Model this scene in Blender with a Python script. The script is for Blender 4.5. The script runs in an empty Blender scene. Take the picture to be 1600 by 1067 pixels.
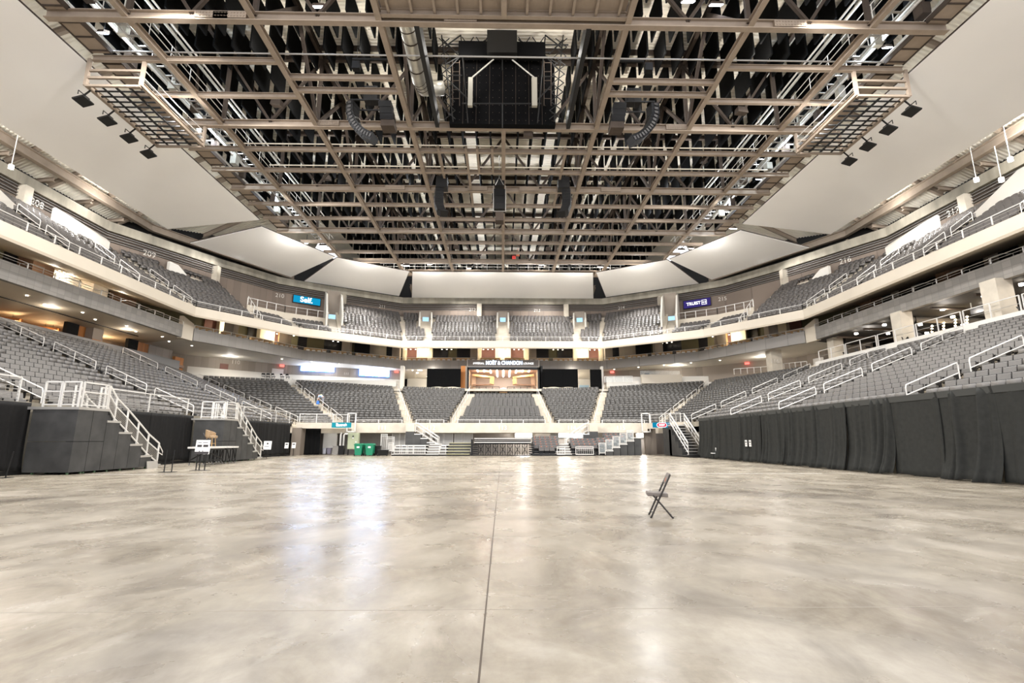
import bpy, math, random
import numpy as np
from mathutils import Vector, Matrix
random.seed(7)
SC = bpy.context.scene
COL = SC.collection
PI = math.pi

# ------------------------------------------------------------------ camera
H = 1.4
FPX = 778.0
CX, CY = 800.0, 533.5
HORIZ, VPX = 688.0, 785.0
PITCH = math.atan((HORIZ - CY) / FPX)
YAW = math.atan((CX - VPX) / FPX * math.cos(PITCH))
cam_d = bpy.data.cameras.new('camera')
cam_d.sensor_width = 36.0
cam_d.lens = 36.0 * FPX / 1600.0
cam_d.clip_end = 400
cam = bpy.data.objects.new('camera', cam_d)
COL.objects.link(cam)
cam.location = (0, 0, H)
cam.rotation_euler = (PI / 2 + PITCH, 0, -YAW)
SC.camera = cam
RCAM = cam.rotation_euler.to_matrix()
RINV = RCAM.transposed()

def project(p):
    q = RINV @ (Vector(p) - Vector((0, 0, H)))
    if q.z > -0.1:
        return None
    return (CX + FPX * q.x / -q.z, CY - FPX * q.y / -q.z, -q.z)

def ray(px, py):
    return (RCAM @ Vector(((px - CX) / FPX, -(py - CY) / FPX, -1.0)))

def at_y(px, py, y):
    d = ray(px, py)
    k = y / d.y
    return Vector((d.x * k, y, H + d.z * k))

def at_x(px, py, x):
    d = ray(px, py)
    k = x / d.x
    return Vector((x, d.y * k, H + d.z * k))

def at_z(px, py, z):
    d = ray(px, py)
    k = (z - H) / d.z
    return Vector((d.x * k, d.y * k, z))

# ------------------------------------------------------------------ materials
def lin(c):
    if isinstance(c, str):
        c = c.lstrip('#')
        c = [int(c[i:i + 2], 16) / 255 for i in (0, 2, 4)]
    return tuple((x / 12.92 if x <= 0.04045 else ((x + 0.055) / 1.055) ** 2.4) for x in c) + (1.0,)

MATS = {}
def mat(name, col, rough=0.6, metal=0.0, var=0.0, scale=3.0, bump=0.0, bscale=40.0, emit=0.0, alpha=None, spec=0.5, stretch=(1, 1, 1)):
    if name in MATS:
        return MATS[name]
    m = bpy.data.materials.new(name)
    m.use_nodes = True
    nt = m.node_tree
    b = nt.nodes['Principled BSDF']
    c = lin(col)
    b.inputs['Base Color'].default_value = c
    b.inputs['Roughness'].default_value = rough
    b.inputs['Metallic'].default_value = metal
    b.inputs['Specular IOR Level'].default_value = spec
    if emit:
        b.inputs['Emission Color'].default_value = c
        b.inputs['Emission Strength'].default_value = emit
    if alpha is not None:
        b.inputs['Alpha'].default_value = alpha
    if var or bump:
        tc = nt.nodes.new('ShaderNodeTexCoord')
        mp = nt.nodes.new('ShaderNodeMapping')
        mp.inputs['Scale'].default_value = stretch
        nt.links.new(tc.outputs['Object'], mp.inputs['Vector'])
    if var:
        nz = nt.nodes.new('ShaderNodeTexNoise')
        nz.inputs['Scale'].default_value = scale
        nz.inputs['Detail'].default_value = 6
        nt.links.new(mp.outputs['Vector'], nz.inputs['Vector'])
        rp = nt.nodes.new('ShaderNodeValToRGB')
        rp.color_ramp.elements[0].position = 0.3
        rp.color_ramp.elements[1].position = 0.7
        rp.color_ramp.elements[0].color = tuple(max(0, x * (1 - var)) for x in c[:3]) + (1,)
        rp.color_ramp.elements[1].color = tuple(min(1, x * (1 + var)) for x in c[:3]) + (1,)
        nt.links.new(nz.outputs['Fac'], rp.inputs['Fac'])
        nt.links.new(rp.outputs['Color'], b.inputs['Base Color'])
    if bump:
        n2 = nt.nodes.new('ShaderNodeTexNoise')
        n2.inputs['Scale'].default_value = bscale
        nt.links.new(mp.outputs['Vector'], n2.inputs['Vector'])
        bp = nt.nodes.new('ShaderNodeBump')
        bp.inputs['Strength'].default_value = bump
        bp.inputs['Distance'].default_value = 0.02
        nt.links.new(n2.outputs['Fac'], bp.inputs['Height'])
        nt.links.new(bp.outputs['Normal'], b.inputs['Normal'])
    MATS[name] = m
    return m

def floor_material():
    m = bpy.data.materials.new('polished_concrete')
    m.use_nodes = True
    nt = m.node_tree
    L = nt.links.new
    b = nt.nodes['Principled BSDF']
    tc = nt.nodes.new('ShaderNodeTexCoord')
    def noise(scale, detail, st=(1, 1, 1), dist=0.0, rough=0.55):
        mp = nt.nodes.new('ShaderNodeMapping')
        mp.inputs['Scale'].default_value = st
        L(tc.outputs['Object'], mp.inputs['Vector'])
        n = nt.nodes.new('ShaderNodeTexNoise')
        n.inputs['Scale'].default_value = scale
        n.inputs['Detail'].default_value = detail
        n.inputs['Distortion'].default_value = dist
        n.inputs['Roughness'].default_value = rough
        L(mp.outputs['Vector'], n.inputs['Vector'])
        return n.outputs['Fac']
    def ramp(fac, stops):
        r = nt.nodes.new('ShaderNodeValToRGB')
        els = r.color_ramp.elements
        while len(els) < len(stops):
            els.new(0.5)
        for e, (p, c) in zip(els, stops):
            e.position = p
            e.color = c if len(c) == 4 else tuple(c) + (1,)
        L(fac, r.inputs['Fac'])
        return r.outputs['Color']
    def mix(f, a, c, mode='MIX'):
        x = nt.nodes.new('ShaderNodeMix')
        x.data_type = 'RGBA'
        x.blend_type = mode
        if isinstance(f, float):
            x.inputs[0].default_value = f
        else:
            L(f, x.inputs[0])
        L(a, x.inputs[6])
        L(c, x.inputs[7])
        return x.outputs[2]
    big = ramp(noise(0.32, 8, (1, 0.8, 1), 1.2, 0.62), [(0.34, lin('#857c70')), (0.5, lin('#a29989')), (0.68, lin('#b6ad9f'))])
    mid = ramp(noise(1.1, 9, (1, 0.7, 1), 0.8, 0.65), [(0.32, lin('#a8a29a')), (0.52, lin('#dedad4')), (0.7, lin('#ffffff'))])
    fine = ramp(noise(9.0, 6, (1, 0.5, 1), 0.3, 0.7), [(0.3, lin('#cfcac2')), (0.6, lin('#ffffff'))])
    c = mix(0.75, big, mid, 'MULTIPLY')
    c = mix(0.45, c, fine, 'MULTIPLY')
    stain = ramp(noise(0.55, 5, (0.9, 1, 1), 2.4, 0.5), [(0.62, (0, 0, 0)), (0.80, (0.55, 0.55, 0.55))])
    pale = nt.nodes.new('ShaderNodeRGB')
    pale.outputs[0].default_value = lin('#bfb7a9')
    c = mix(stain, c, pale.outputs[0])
    L(c, b.inputs['Base Color'])
    rr = ramp(noise(0.8, 6, (1, 1, 1), 0.5), [(0.3, (0.2, 0.2, 0.2)), (0.7, (0.36, 0.36, 0.36))])
    L(rr, b.inputs['Roughness'])
    b.inputs['Specular IOR Level'].default_value = 0.5
    bp = nt.nodes.new('ShaderNodeBump')
    bp.inputs['Strength'].default_value = 0.05
    bp.inputs['Distance'].default_value = 0.02
    L(noise(3.0, 5, (1, 1, 1)), bp.inputs['Height'])
    L(bp.outputs['Normal'], b.inputs['Normal'])
    return m

def panel_material(name, col, sx, sz, axis='X', rough=0.7, var=0.12, gap=0.03):
    """board or tile pattern: brick texture on object coordinates"""
    m = bpy.data.materials.new(name)
    m.use_nodes = True
    nt = m.node_tree
    L = nt.links.new
    b = nt.nodes['Principled BSDF']
    tc = nt.nodes.new('ShaderNodeTexCoord')
    sp = nt.nodes.new('ShaderNodeSeparateXYZ')
    L(tc.outputs['Object'], sp.inputs[0])
    ad = nt.nodes.new('ShaderNodeMath')
    ad.operation = 'ADD'
    L(sp.outputs['X'], ad.inputs[0])
    L(sp.outputs['Y'], ad.inputs[1])
    cb = nt.nodes.new('ShaderNodeCombineXYZ')
    L(ad.outputs[0], cb.inputs['X'])
    L(sp.outputs['Z'], cb.inputs['Y'])
    br = nt.nodes.new('ShaderNodeTexBrick')
    c = lin(col)
    br.offset = 0.0
    br.inputs['Color1'].default_value = tuple(x * (1 - var) for x in c[:3]) + (1,)
    br.inputs['Color2'].default_value = tuple(min(1, x * (1 + var)) for x in c[:3]) + (1,)
    br.inputs['Mortar'].default_value = tuple(x * 0.72 for x in c[:3]) + (1,)
    br.inputs['Scale'].default_value = 1.0
    br.inputs['Mortar Size'].default_value = gap
    br.inputs['Brick Width'].default_value = sx
    br.inputs['Row Height'].default_value = sz
    L(cb.outputs[0], br.inputs['Vector'])
    L(br.outputs['Color'], b.inputs['Base Color'])
    b.inputs['Roughness'].default_value = rough
    MATS[name] = m
    return m

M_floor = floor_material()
M_conc = mat('pale_concrete', '#c2b8a7', 0.75, var=0.12, scale=1.2, bump=0.1)
M_beam = mat('raw_concrete', '#8f8879', 0.85, var=0.3, scale=1.0, stretch=(1, 1, 0.3), bump=0.2)
M_ledge = mat('cream_ledge', '#cabfad', 0.7, var=0.04, scale=0.6)
M_white = mat('white_plaster', '#d9d4ca', 0.7, var=0.03, scale=0.5)
M_soffit = mat('warm_soffit', '#bdb09c', 0.7, var=0.03, scale=0.5)
M_steel = mat('taupe_steel', '#978878', 0.6, var=0.1, scale=1.5, spec=0.3)
M_steel_d = mat('dark_taupe_steel', '#4a4038', 0.7, var=0.15, scale=1.5, spec=0.2)
M_deck = mat('cream_roof_deck', '#efe7d6', 0.6, var=0.04, scale=0.8)
M_black = mat('black_baffle', '#121212', 0.95, var=0.1, scale=4, spec=0.08)
M_blackp = mat('black_plastic', '#141313', 0.55, spec=0.3)
M_blackm = mat('black_metal', '#191817', 0.55, spec=0.3)
M_drape = mat('charcoal_drape', '#32322f', 0.95, var=0.12, scale=6, bump=0.15, bscale=60, spec=0.2)
M_draped = mat('dark_drape', '#1f1e1d', 0.95, var=0.12, scale=6, spec=0.2)
M_boxblk = mat('scuffed_black_board', '#373634', 0.6, var=0.35, scale=1.6, bump=0.1)
M_rail = mat('white_painted_rail', '#d6d2cb', 0.4, metal=0.1)
M_alu = mat('aluminium_trim', '#b9b5ae', 0.35, metal=0.6)
M_wire = mat('grey_wire', '#a8a49e', 0.4, metal=0.5)
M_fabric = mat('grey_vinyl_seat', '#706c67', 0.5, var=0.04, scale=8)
M_fabd = mat('cushion_and_shaded_seat', '#575450', 0.45, var=0.04, scale=8)
M_useat = mat('dark_plastic_seat', '#5c5855', 0.32)
M_useatd = mat('black_seat_frame', '#262524', 0.5)
M_screen = mat('white_fabric_panel', '#f1eee9', 0.8, var=0.015, scale=0.3, bump=0.05, bscale=3)
M_brownw = panel_material('brown_grey_panel', '#7b6d61', 1.2, 30)
M_fasc = panel_material('grey_fascia_tile', '#817c75', 0.6, 0.42, gap=0.012)
M_fascf = panel_material('grey_fascia_board', '#8b8680', 1.1, 30, gap=0.015, var=0.05)
M_greyw = panel_material('taupe_wall_panel', '#94897d', 1.1, 30, gap=0.015)
M_wood = panel_material('orange_wood', '#b5763d', 0.25, 30, gap=0.008)
M_tan = mat('tan_wood', '#c69e66', 0.5, var=0.15, scale=2)
M_brownp = mat('brown_pillar', '#8a6a52', 0.6, var=0.08)
M_cream = mat('cream_booth', '#d9cfb4', 0.6)
M_dark = mat('dark_glass_room', '#14151a', 0.3)
M_olive = mat('olive_room_wall', '#5c573f', 0.7)
M_glass = mat('pale_glass', '#e8f0f0', 0.05, alpha=0.12)
M_silver = mat('galvanised_duct', '#c2beb2', 0.35, metal=0.55, var=0.1)
M_grey = mat('mid_grey', '#7c7873', 0.6)
M_green = mat('green_bin_plastic', '#117a58', 0.45)
M_cab = mat('sage_cabinet', '#a7ab8d', 0.5)
M_paper = mat('white_paper', '#e4e1dc', 0.7)
M_ink = mat('dark_ink', '#3a3636', 0.7)
M_tanseat = mat('tan_leather', '#9c8262', 0.5)
M_red = mat('red_paint', '#c8362a', 0.5)
M_orange = mat('orange_badge', '#b5684a', 0.6)
def emis(name, col, s):
    m = bpy.data.materials.new(name)
    m.use_nodes = True
    nt = m.node_tree
    nt.nodes.remove(nt.nodes['Principled BSDF'])
    e = nt.nodes.new('ShaderNodeEmission')
    e.inputs['Color'].default_value = lin(col)
    e.inputs['Strength'].default_value = s
    nt.links.new(e.outputs[0], nt.nodes['Material Output'].inputs[0])
    MATS[name] = m
    return m
M_lamp = emis('flood_lens', '#fff8ee', 25)
M_lampb = emis('cool_flood_lens', '#dfeaff', 25)
M_down = emis('downlight_lens', '#fff3e0', 9)
M_warm = emis('warm_bulb', '#ffdca8', 12)
M_led = emis('bright_led_board', '#c6daff', 20.0)
M_ledt = emis('pale_led_text', '#a9c2f5', 5.0)
M_blueglow = emis('blue_board_rim', '#3f8cff', 3.0)
M_tube = emis('strip_lamp', '#fffaf4', 12)
M_cyan = emis('cyan_sign_face', '#35b4c4', 0.45)
M_cyan2 = emis('blue_sign_face', '#1795bd', 0.45)
M_sky = emis('sky_blue_board', '#19a5d6', 0.45)
M_purple = emis('purple_board', '#463a86', 0.38)
M_wtext = emis('white_lit_text', '#ffffff', 1.0)
M_btext = emis('blue_lit_text', '#cfe3ff', 2.6)
M_pink = emis('red_lit_oval', '#ee4a62', 0.55)
M_exit = emis('red_exit_sign', '#ff5a50', 2.0)

# ------------------------------------------------------------------ mesh builder
UP = Vector((0, 0, 1))
BASE = {}
class MB:
    def __init__(s):
        s.v, s.f, s.mi, s.cur = [], [], [], 0
    def add(s, vs, fs):
        b = len(s.v)
        s.v.extend(Vector(p) for p in vs)
        for f in fs:
            s.f.append(tuple(b + i for i in f))
            s.mi.append(s.cur)
        return s
    def hexa(s, p):
        return s.add(p, [(0, 3, 2, 1), (4, 5, 6, 7), (0, 1, 5, 4), (1, 2, 6, 5), (2, 3, 7, 6), (3, 0, 4, 7)])
    def box(s, x0, x1, y0, y1, z0, z1):
        return s.hexa([(x0, y0, z0), (x1, y0, z0), (x1, y1, z0), (x0, y1, z0), (x0, y0, z1), (x1, y0, z1), (x1, y1, z1), (x0, y1, z1)])
    def frame(s, p, q):
        d = (q - p).normalized()
        a = d.cross(UP)
        if a.length < 1e-4:
            a = Vector((1, 0, 0))
        a.normalize()
        return d, a, a.cross(d).normalized()
    def bar(s, p, q, w, h=None):
        p, q = Vector(p), Vector(q)
        h = w if h is None else h
        d, a, u = s.frame(p, q)
        a, u = a * (w / 2), u * (h / 2)
        return s.hexa([p - a - u, p + a - u, q + a - u, q - a - u, p - a + u, p + a + u, q + a + u, q - a + u])
    def ibeam(s, p, q, w, h, t=None):
        """I section, flange plates top and bottom and a web between; p, q on the bottom centre line"""
        p, q = Vector(p), Vector(q)
        t = t or h * 0.09
        d, a, u = s.frame(p, q)
        def slab(z0, z1, ww):
            A = a * (ww / 2)
            s.hexa([p - A + u * z0, p + A + u * z0, q + A + u * z0, q - A + u * z0, p - A + u * z1, p + A + u * z1, q + A + u * z1, q - A + u * z1])
        slab(0, t, w)
        slab(h - t, h, w)
        slab(t, h - t, t * 0.8)
        return s
    def tube(s, p, q, r, n=8, r2=None):
        p, q = Vector(p), Vector(q)
        r2 = r if r2 is None else r2
        d, a, u = s.frame(p, q)
        vs = []
        for c, rr in ((p, r), (q, r2)):
            for i in range(n):
                t = 2 * PI * i / n
                vs.append(c + a * (rr * math.cos(t)) + u * (rr * math.sin(t)))
        fs = [(i, (i + 1) % n, n + (i + 1) % n, n + i) for i in range(n)]
        fs += [tuple(range(n - 1, -1, -1)), tuple(range(n, 2 * n))]
        return s.add(vs, fs)
    def path(s, pts, r, n=6):
        pts = [Vector(p) for p in pts]
        vs, fs = [], []
        for k, p in enumerate(pts):
            d = (pts[min(k + 1, len(pts) - 1)] - pts[max(k - 1, 0)])
            dd, a, u = s.frame(Vector((0, 0, 0)), d)
            for i in range(n):
                t = 2 * PI * i / n
                vs.append(p + a * (r * math.cos(t)) + u * (r * math.sin(t)))
        for k in range(len(pts) - 1):
            for i in range(n):
                fs.append((k * n + i, k * n + (i + 1) % n, (k + 1) * n + (i + 1) % n, (k + 1) * n + i))
        fs.append(tuple(range(n - 1, -1, -1)))
        fs.append(tuple(range((len(pts) - 1) * n, len(pts) * n)))
        return s.add(vs, fs)
    def prism(s, poly, ext):
        """polygon (3D points) swept along ext"""
        n = len(poly)
        e = Vector(ext)
        vs = [Vector(p) for p in poly] + [Vector(p) + e for p in poly]
        fs = [(i, (i + 1) % n, n + (i + 1) % n, n + i) for i in range(n)]
        fs += [tuple(range(n - 1, -1, -1)), tuple(range(n, 2 * n))]
        return s.add(vs, fs)
    def slab(s, quad, th):
        """four 3D corners, thickened along the negative normal"""
        q = [Vector(p) for p in quad]
        nrm = (q[1] - q[0]).cross(q[3] - q[0]).normalized() * th
        return s.hexa([p - nrm for p in q] + q)
    def wallrun(s, pts, z0, z1, th, side=1):
        """thick wall standing along a plan polyline; z0/z1 numbers"""
        n = len(pts)
        P = [Vector((p[0], p[1], 0)) for p in pts]
        off = []
        for i in range(n):
            a = P[max(i - 1, 0)]
            b = P[min(i + 1, n - 1)]
            d = (b - a).normalized()
            off.append(P[i] + Vector((-d.y, d.x, 0)) * th * side)
        vs = []
        for i in range(n):
            for q, z in ((P[i], z0), (P[i], z1), (off[i], z1), (off[i], z0)):
                vs.append((q.x, q.y, z))
        fs = []
        for i in range(n - 1):
            a, b = 4 * i, 4 * i + 4
            for k in range(4):
                fs.append((a + k, a + (k + 1) % 4, b + (k + 1) % 4, b + k))
        fs.append((3, 2, 1, 0))
        e = 4 * (n - 1)
        fs.append((e, e + 1, e + 2, e + 3))
        return s.add(vs, fs)
    def dome(s, c, r, n=10, m=5, sz=1.0):
        c = Vector(c)
        vs, fs = [], []
        for j in range(m + 1):
            ph = -PI / 2 + PI * j / m
            for i in range(n):
                t = 2 * PI * i / n
                vs.append(c + Vector((r * math.cos(ph) * math.cos(t), r * math.cos(ph) * math.sin(t), sz * r * math.sin(ph))))
        for j in range(m):
            for i in range(n):
                fs.append((j * n + i, j * n + (i + 1) % n, (j + 1) * n + (i + 1) % n, (j + 1) * n + i))
        return s.add(vs, fs)
    def mesh(s, name, mats, base=None):
        me = bpy.data.meshes.new(name)
        b = base or Vector((0, 0, 0))
        me.from_pydata([tuple(p - b) for p in s.v], [], s.f)
        mats = mats if isinstance(mats, (list, tuple)) else [mats]
        for m in mats:
            me.materials.append(m)
        if len(mats) > 1:
            me.polygons.foreach_set('material_index', s.mi)
        me.update()
        import bmesh
        bm = bmesh.new()
        bm.from_mesh(me)
        bmesh.ops.recalc_face_normals(bm, faces=bm.faces)
        bm.to_mesh(me)
        bm.free()
        return me
    def build(s, name, mats, parent=None, smooth=False, bevel=0.0):
        base = Vector((0, 0, 0))
        r = parent
        while r is not None:
            base = base + BASE.get(r.name, Vector((0, 0, 0)))
            r = r.parent
        me = s.mesh(name, mats, base)
        ob = bpy.data.objects.new(name, me)
        COL.objects.link(ob)
        if parent is not None:
            ob.parent = parent
        if smooth:
            me.polygons.foreach_set('use_smooth', [True] * len(me.polygons))
        if bevel:
            md = ob.modifiers.new('edge', 'BEVEL')
            md.width = bevel
            md.segments = 2
            md.limit_method = 'ANGLE'
        return ob

NUMW = {'110': 'one-ten', '111': 'one-eleven', '112': 'one-twelve', '113': 'one-thirteen', '114': 'one-fourteen', '115': 'one-fifteen', '116': 'one-sixteen', '208': 'two-oh-eight', '209': 'two-oh-nine', '210': 'two-ten',
        '211': 'two-eleven', '212': 'two-twelve', '213': 'two-thirteen', '214': 'two-fourteen', '215': 'two-fifteen', '216': 'two-sixteen', '217': 'two-seventeen'}
def words_for(label):
    for k, v in NUMW.items():
        label = label.replace(k, v)
    return label

def thing(name, label, cat, loc=(0, 0, 0), group=None):
    o = bpy.data.objects.new(name, None)
    COL.objects.link(o)
    o.location = loc
    o.empty_display_size = 0.2
    BASE[o.name] = Vector(loc)
    o['label'] = words_for(label)
    o['category'] = cat
    if group:
        o['group'] = group
    return o

def tag(o, label, cat, group=None):
    o['label'] = words_for(label)
    o['category'] = cat
    if group:
        o['group'] = group
    return o

def struct(name, mb, m, label=None, **k):
    o = mb.build(name, m, **k)
    o['kind'] = 'structure'
    if label:
        o['label'] = label
    return o

def copy_tree(o, loc, rz=0.0, label=None):
    r = o.copy()
    COL.objects.link(r)
    r.location = loc
    r.rotation_euler = (0, 0, rz)
    if label:
        r['label'] = words_for(label)
    for ch in o.children:
        c = ch.copy()
        COL.objects.link(c)
        c.parent = r
        for g in ch.children:
            d = g.copy()
            COL.objects.link(d)
            d.parent = c
    return r

_ONES = 'zeroth first second third fourth fifth sixth seventh eighth ninth tenth eleventh twelfth thirteenth fourteenth fifteenth sixteenth seventeenth eighteenth nineteenth twentieth'.split()
_TENS = {2: ('twenty', 'twentieth'), 3: ('thirty', 'thirtieth'), 4: ('forty', 'fortieth'), 5: ('fifty', 'fiftieth'), 6: ('sixty', 'sixtieth'), 7: ('seventy', 'seventieth'), 8: ('eighty', 'eightieth'), 9: ('ninety', 'ninetieth')}
def nth(n):
    if n <= 20:
        return _ONES[n]
    t, u = divmod(n, 10)
    return _TENS[t][1] if u == 0 else _TENS[t][0] + '-' + _ONES[u]

def text_mesh(name, s, size, loc, right, up, m, parent=None, depth=0.02, align='CENTER', bold=0.0, sx=1.0, fit=None):
    """lettering as a mesh: baseline centre at loc, running along right, standing along up"""
    cu = bpy.data.curves.new(name + '_c', 'FONT')
    cu.body = s
    cu.size = size
    cu.align_x = align
    cu.align_y = 'CENTER'
    cu.extrude = depth
    cu.offset = bold
    to = bpy.data.objects.new(name + '_t', cu)
    COL.objects.link(to)
    dg = bpy.context.evaluated_depsgraph_get()
    dg.update()
    me = bpy.data.meshes.new_from_object(to.evaluated_get(dg))
    bpy.data.objects.remove(to)
    bpy.data.curves.remove(cu)
    if fit:
        xs = [v.co.x for v in me.vertices]
        sx = fit / (max(xs) - min(xs))
    r, u = Vector(right).normalized(), Vector(up).normalized()
    n = r.cross(u)
    mx = Matrix(((r.x, u.x, n.x, loc[0]), (r.y, u.y, n.y, loc[1]), (r.z, u.z, n.z, loc[2]), (0, 0, 0, 1))) @ Matrix.Diagonal((sx, 1, 1, 1))
    base = Vector((0, 0, 0))
    q = parent
    while q is not None:
        base = base + BASE.get(q.name, Vector((0, 0, 0)))
        q = q.parent
    me.transform(Matrix.Translation(-base) @ mx)
    me.materials.clear()
    me.materials.append(m)
    ob = bpy.data.objects.new(name, me)
    COL.objects.link(ob)
    if parent is not None:
        ob.parent = parent
    return ob

def mir(pts):
    return [(-x, *r) for x, *r in pts]
# ================================================================== SETTING: floor
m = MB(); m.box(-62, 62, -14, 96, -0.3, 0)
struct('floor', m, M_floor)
m = MB(); m.box(-0.142, -0.128, 2, 47, 0.0, 0.0015)
struct('trim_1', m, mat('joint_filler', '#4f4438', 0.8))
m = MB(); m.box(-16, 14, 4.56, 4.57, 0.0, 0.0012)
struct('trim_2', m, mat('faint_joint', '#8d8476', 0.8))
def tape(x0, y0, x1, y1, w, label):
    b = MB(); b.bar((x0, y0, 0.0012), (x1, y1, 0.0012), w, 0.002)
    return tag(b.build('floor_tape', mat('white_tape', '#e9e6df', 0.5)), label, 'tape')
tape(-17.5, 21.9, 13.8, 21.9, 0.06, 'long pale tape line running across the concrete floor between the drapes')
tape(8.35, 8.1, 9.1, 7.2, 0.03, 'short white tape strip on the floor near the long drape')
tape(9.4, 8.0, 10.2, 7.6, 0.03, 'second short white tape strip, closer to the long drape')

# ================================================================== lower bowl
ZF = 2.6
ZRL = 3.0
LF = [(-21, 8), (-21, 23.5), (-21, 35), (-21, 46.8), (-20, 50.2), (-16.1, 51.5), (-9.4, 51.5), (-5.2, 51.5)]
RF = [(5.0, 51.5), (9.4, 51.5), (16.0, 51.5), (17, 45.6), (17, 37.7), (17, 31.0), (17, 21.0), (17, 8)]
FRONT = LF + RF
BACK = [(-36.5, 8, 9.4), (-36.5, 23.5, 9.4), (-36.5, 35, 9.4), (-36.5, 46.8, 9.4), (-37, 60.1, 8.5), (-27.8, 65.3, 8.6), (-14.1, 66.8, 7.85), (-4.2, 65.4, 7.45),
        (4.4, 65.4, 7.45), (13.7, 66.8, 7.85), (27.6, 65.3, 8.6), (30.6, 47.5, 8.05), (30.6, 37.7, 8.05), (30.6, 31.0, 8.05), (30.6, 21.0, 8.05), (30.6, 8, 8.05)]
NR = [18, 18, 18, 18, 18, 19, 19, 18, 19, 19, 18, 16, 16, 16, 16]
BLK = ['the railed stand\'s front block', 'the railed stand\'s second block', 'the railed stand\'s third block', 'the railed stand\'s last block',
       'the block above the curtained tunnel', 'the block above the green bins', 'the block over wall number 112', 'the block under the lit lounge', 'the block over wall number 114',
       'the block above wall number 115', 'the block above the oval sign', 'the draped stand\'s far block', 'the draped stand\'s third block', 'the draped stand\'s second block', 'the draped stand\'s first block']
SEATS = []      # (pos, rotz, block, row, k, n)
def lerp(a, b, t):
    return a + (b - a) * t

def patch(A, B, C, D, nr, blk, store, gap=0.62, pitch=0.56, tail=0, skip=None, skipb=0):
    """stepped terrace over the quad A-B (front) D-C (back); seats go into store"""
    A, B, C, D = map(Vector, (A, B, C, D))
    mb = MB()
    for i in range(nr):
        t0, t1 = i / nr, (i + 1) / nr
        p0, p1 = lerp(A, D, t0), lerp(B, C, t0)
        q0, q1 = lerp(A, D, t1), lerp(B, C, t1)
        z = p0.z
        zb = z - 0.6 if i else z - 0.5
        z1 = p1.z
        mb.hexa([(p0.x, p0.y, zb), (p1.x, p1.y, zb), (q1.x, q1.y, zb), (q0.x, q0.y, zb), (p0.x, p0.y, z), (p1.x, p1.y, z1), (q1.x, q1.y, z1), (q0.x, q0.y, z)])
        if i >= nr - tail:
            continue
        f0, f1 = lerp(p0, q0, 0.62), lerp(p1, q1, 0.62)
        d = Vector((f1.x - f0.x, f1.y - f0.y, 0))
        Ln = d.length
        d.normalize()
        depth = Vector((p0.x - q0.x + p1.x - q1.x, p0.y - q0.y + p1.y - q1.y, 0))
        nrm = Vector((d.y, -d.x, 0))
        if nrm.dot(depth) < 0:
            nrm = -nrm
        rz = math.atan2(nrm.x, -nrm.y)
        n = int((Ln - 2 * gap) / pitch)
        if n < 1:
            continue
        st = (Ln - n * pitch) / 2 + pitch / 2
        zz = (z + z1) / 2
        for k in range(n):
            if skip and i < skipb and k < skip:
                continue
            s = st + k * pitch
            pos = f0 + d * s
            store.append(((pos.x, pos.y, lerp(z, z1, s / Ln)), rz, blk, i, k, n))
    return mb

for i in range(15):
    A, B = FRONT[i], FRONT[i + 1]
    D, Cc = BACK[i], BACK[i + 1]
    if i == 0:
        A, D = (-21, 14), (-36.5, 14, 9.4)
    if i == 14:
        B, Cc = (17, 12), (30.6, 12, 8.05)
    if i == 7:
        D, Cc = (D[0], D[1], 6.75), (Cc[0], Cc[1], 6.75)
    mb = patch((*A, ZF), (*B, ZF), Cc, D, NR[i], i, SEATS, gap=0.5)
    struct('seating_terrace', mb, M_conc)
# aisle half steps
def aisle_steps(F, Bk, nr, w=1.15, name='aisle_steps'):
    mb = MB()
    F, Bk = Vector(F), Vector(Bk)
    d = Vector((Bk.x - F.x, Bk.y - F.y, 0)).normalized()
    a = Vector((-d.y, d.x, 0)) * (w / 2)
    for i in range(nr):
        p = lerp(F, Bk, (i + 0.5) / nr)
        q = lerp(F, Bk, (i + 1.0) / nr)
        z = lerp(F.z, Bk.z, i / nr)
        z2 = lerp(F.z, Bk.z, (i + 0.5) / nr)
        mb.hexa([(*(p - a).xy, z - 0.2), (*(p + a).xy, z - 0.2), (*(q + a).xy, z - 0.2), (*(q - a).xy, z - 0.2),
                 (*(p - a).xy, z2), (*(p + a).xy, z2), (*(q + a).xy, z2), (*(q - a).xy, z2)])
    return struct(name, mb, M_conc)
for i in range(1, 15):
    aisle_steps((*FRONT[i], ZF), BACK[i], NR[min(i, 14)])

# front band (concrete kerb wall under the first row)
def band(pts, z0, z1, th, m_, name='wall_front', side=1):
    b = MB(); b.wallrun(pts, z0, z1, th, side)
    return struct(name, b, m_)
band([(-20.6, 8), (-20.6, 48.6)], 0, ZRL + 0.02, 0.4, M_beam, 'wall_left')
band([(17.0, 8), (17.0, 45.6)], 0, ZRL + 0.02, 0.4, M_beam, 'wall_right', -1)
# far front wall: concrete band with openings beneath
WF = [(-15.0, 50.6), (14.6, 50.6)]
b = MB(); b.wallrun(WF, 2.15, 3.12, 0.9)
struct('wall_far_band', b, M_conc)
b = MB(); b.wallrun([(-19.9, 49.2), (-15.0, 50.6)], 2.55, 3.1, 0.7)
struct('wall_corner_band', b, M_conc)
b = MB(); b.wallrun([(14.6, 50.6), (16.9, 46.2)], 2.55, 3.1, 0.7)
struct('wall_corner_band', b, M_conc)
# service passage behind the bleachers: back wall, ceiling
b = MB(); b.wallrun([(-22, 54.2), (22, 54.2)], 0, 3.0, 0.3)
struct('wall_passage', b, mat('grey_passage', '#a29c94', 0.7, var=0.05))
for px, w in ((578, 4.2), (1018, 3.2)):
    c = at_y(px, 700, 51.6)
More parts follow.
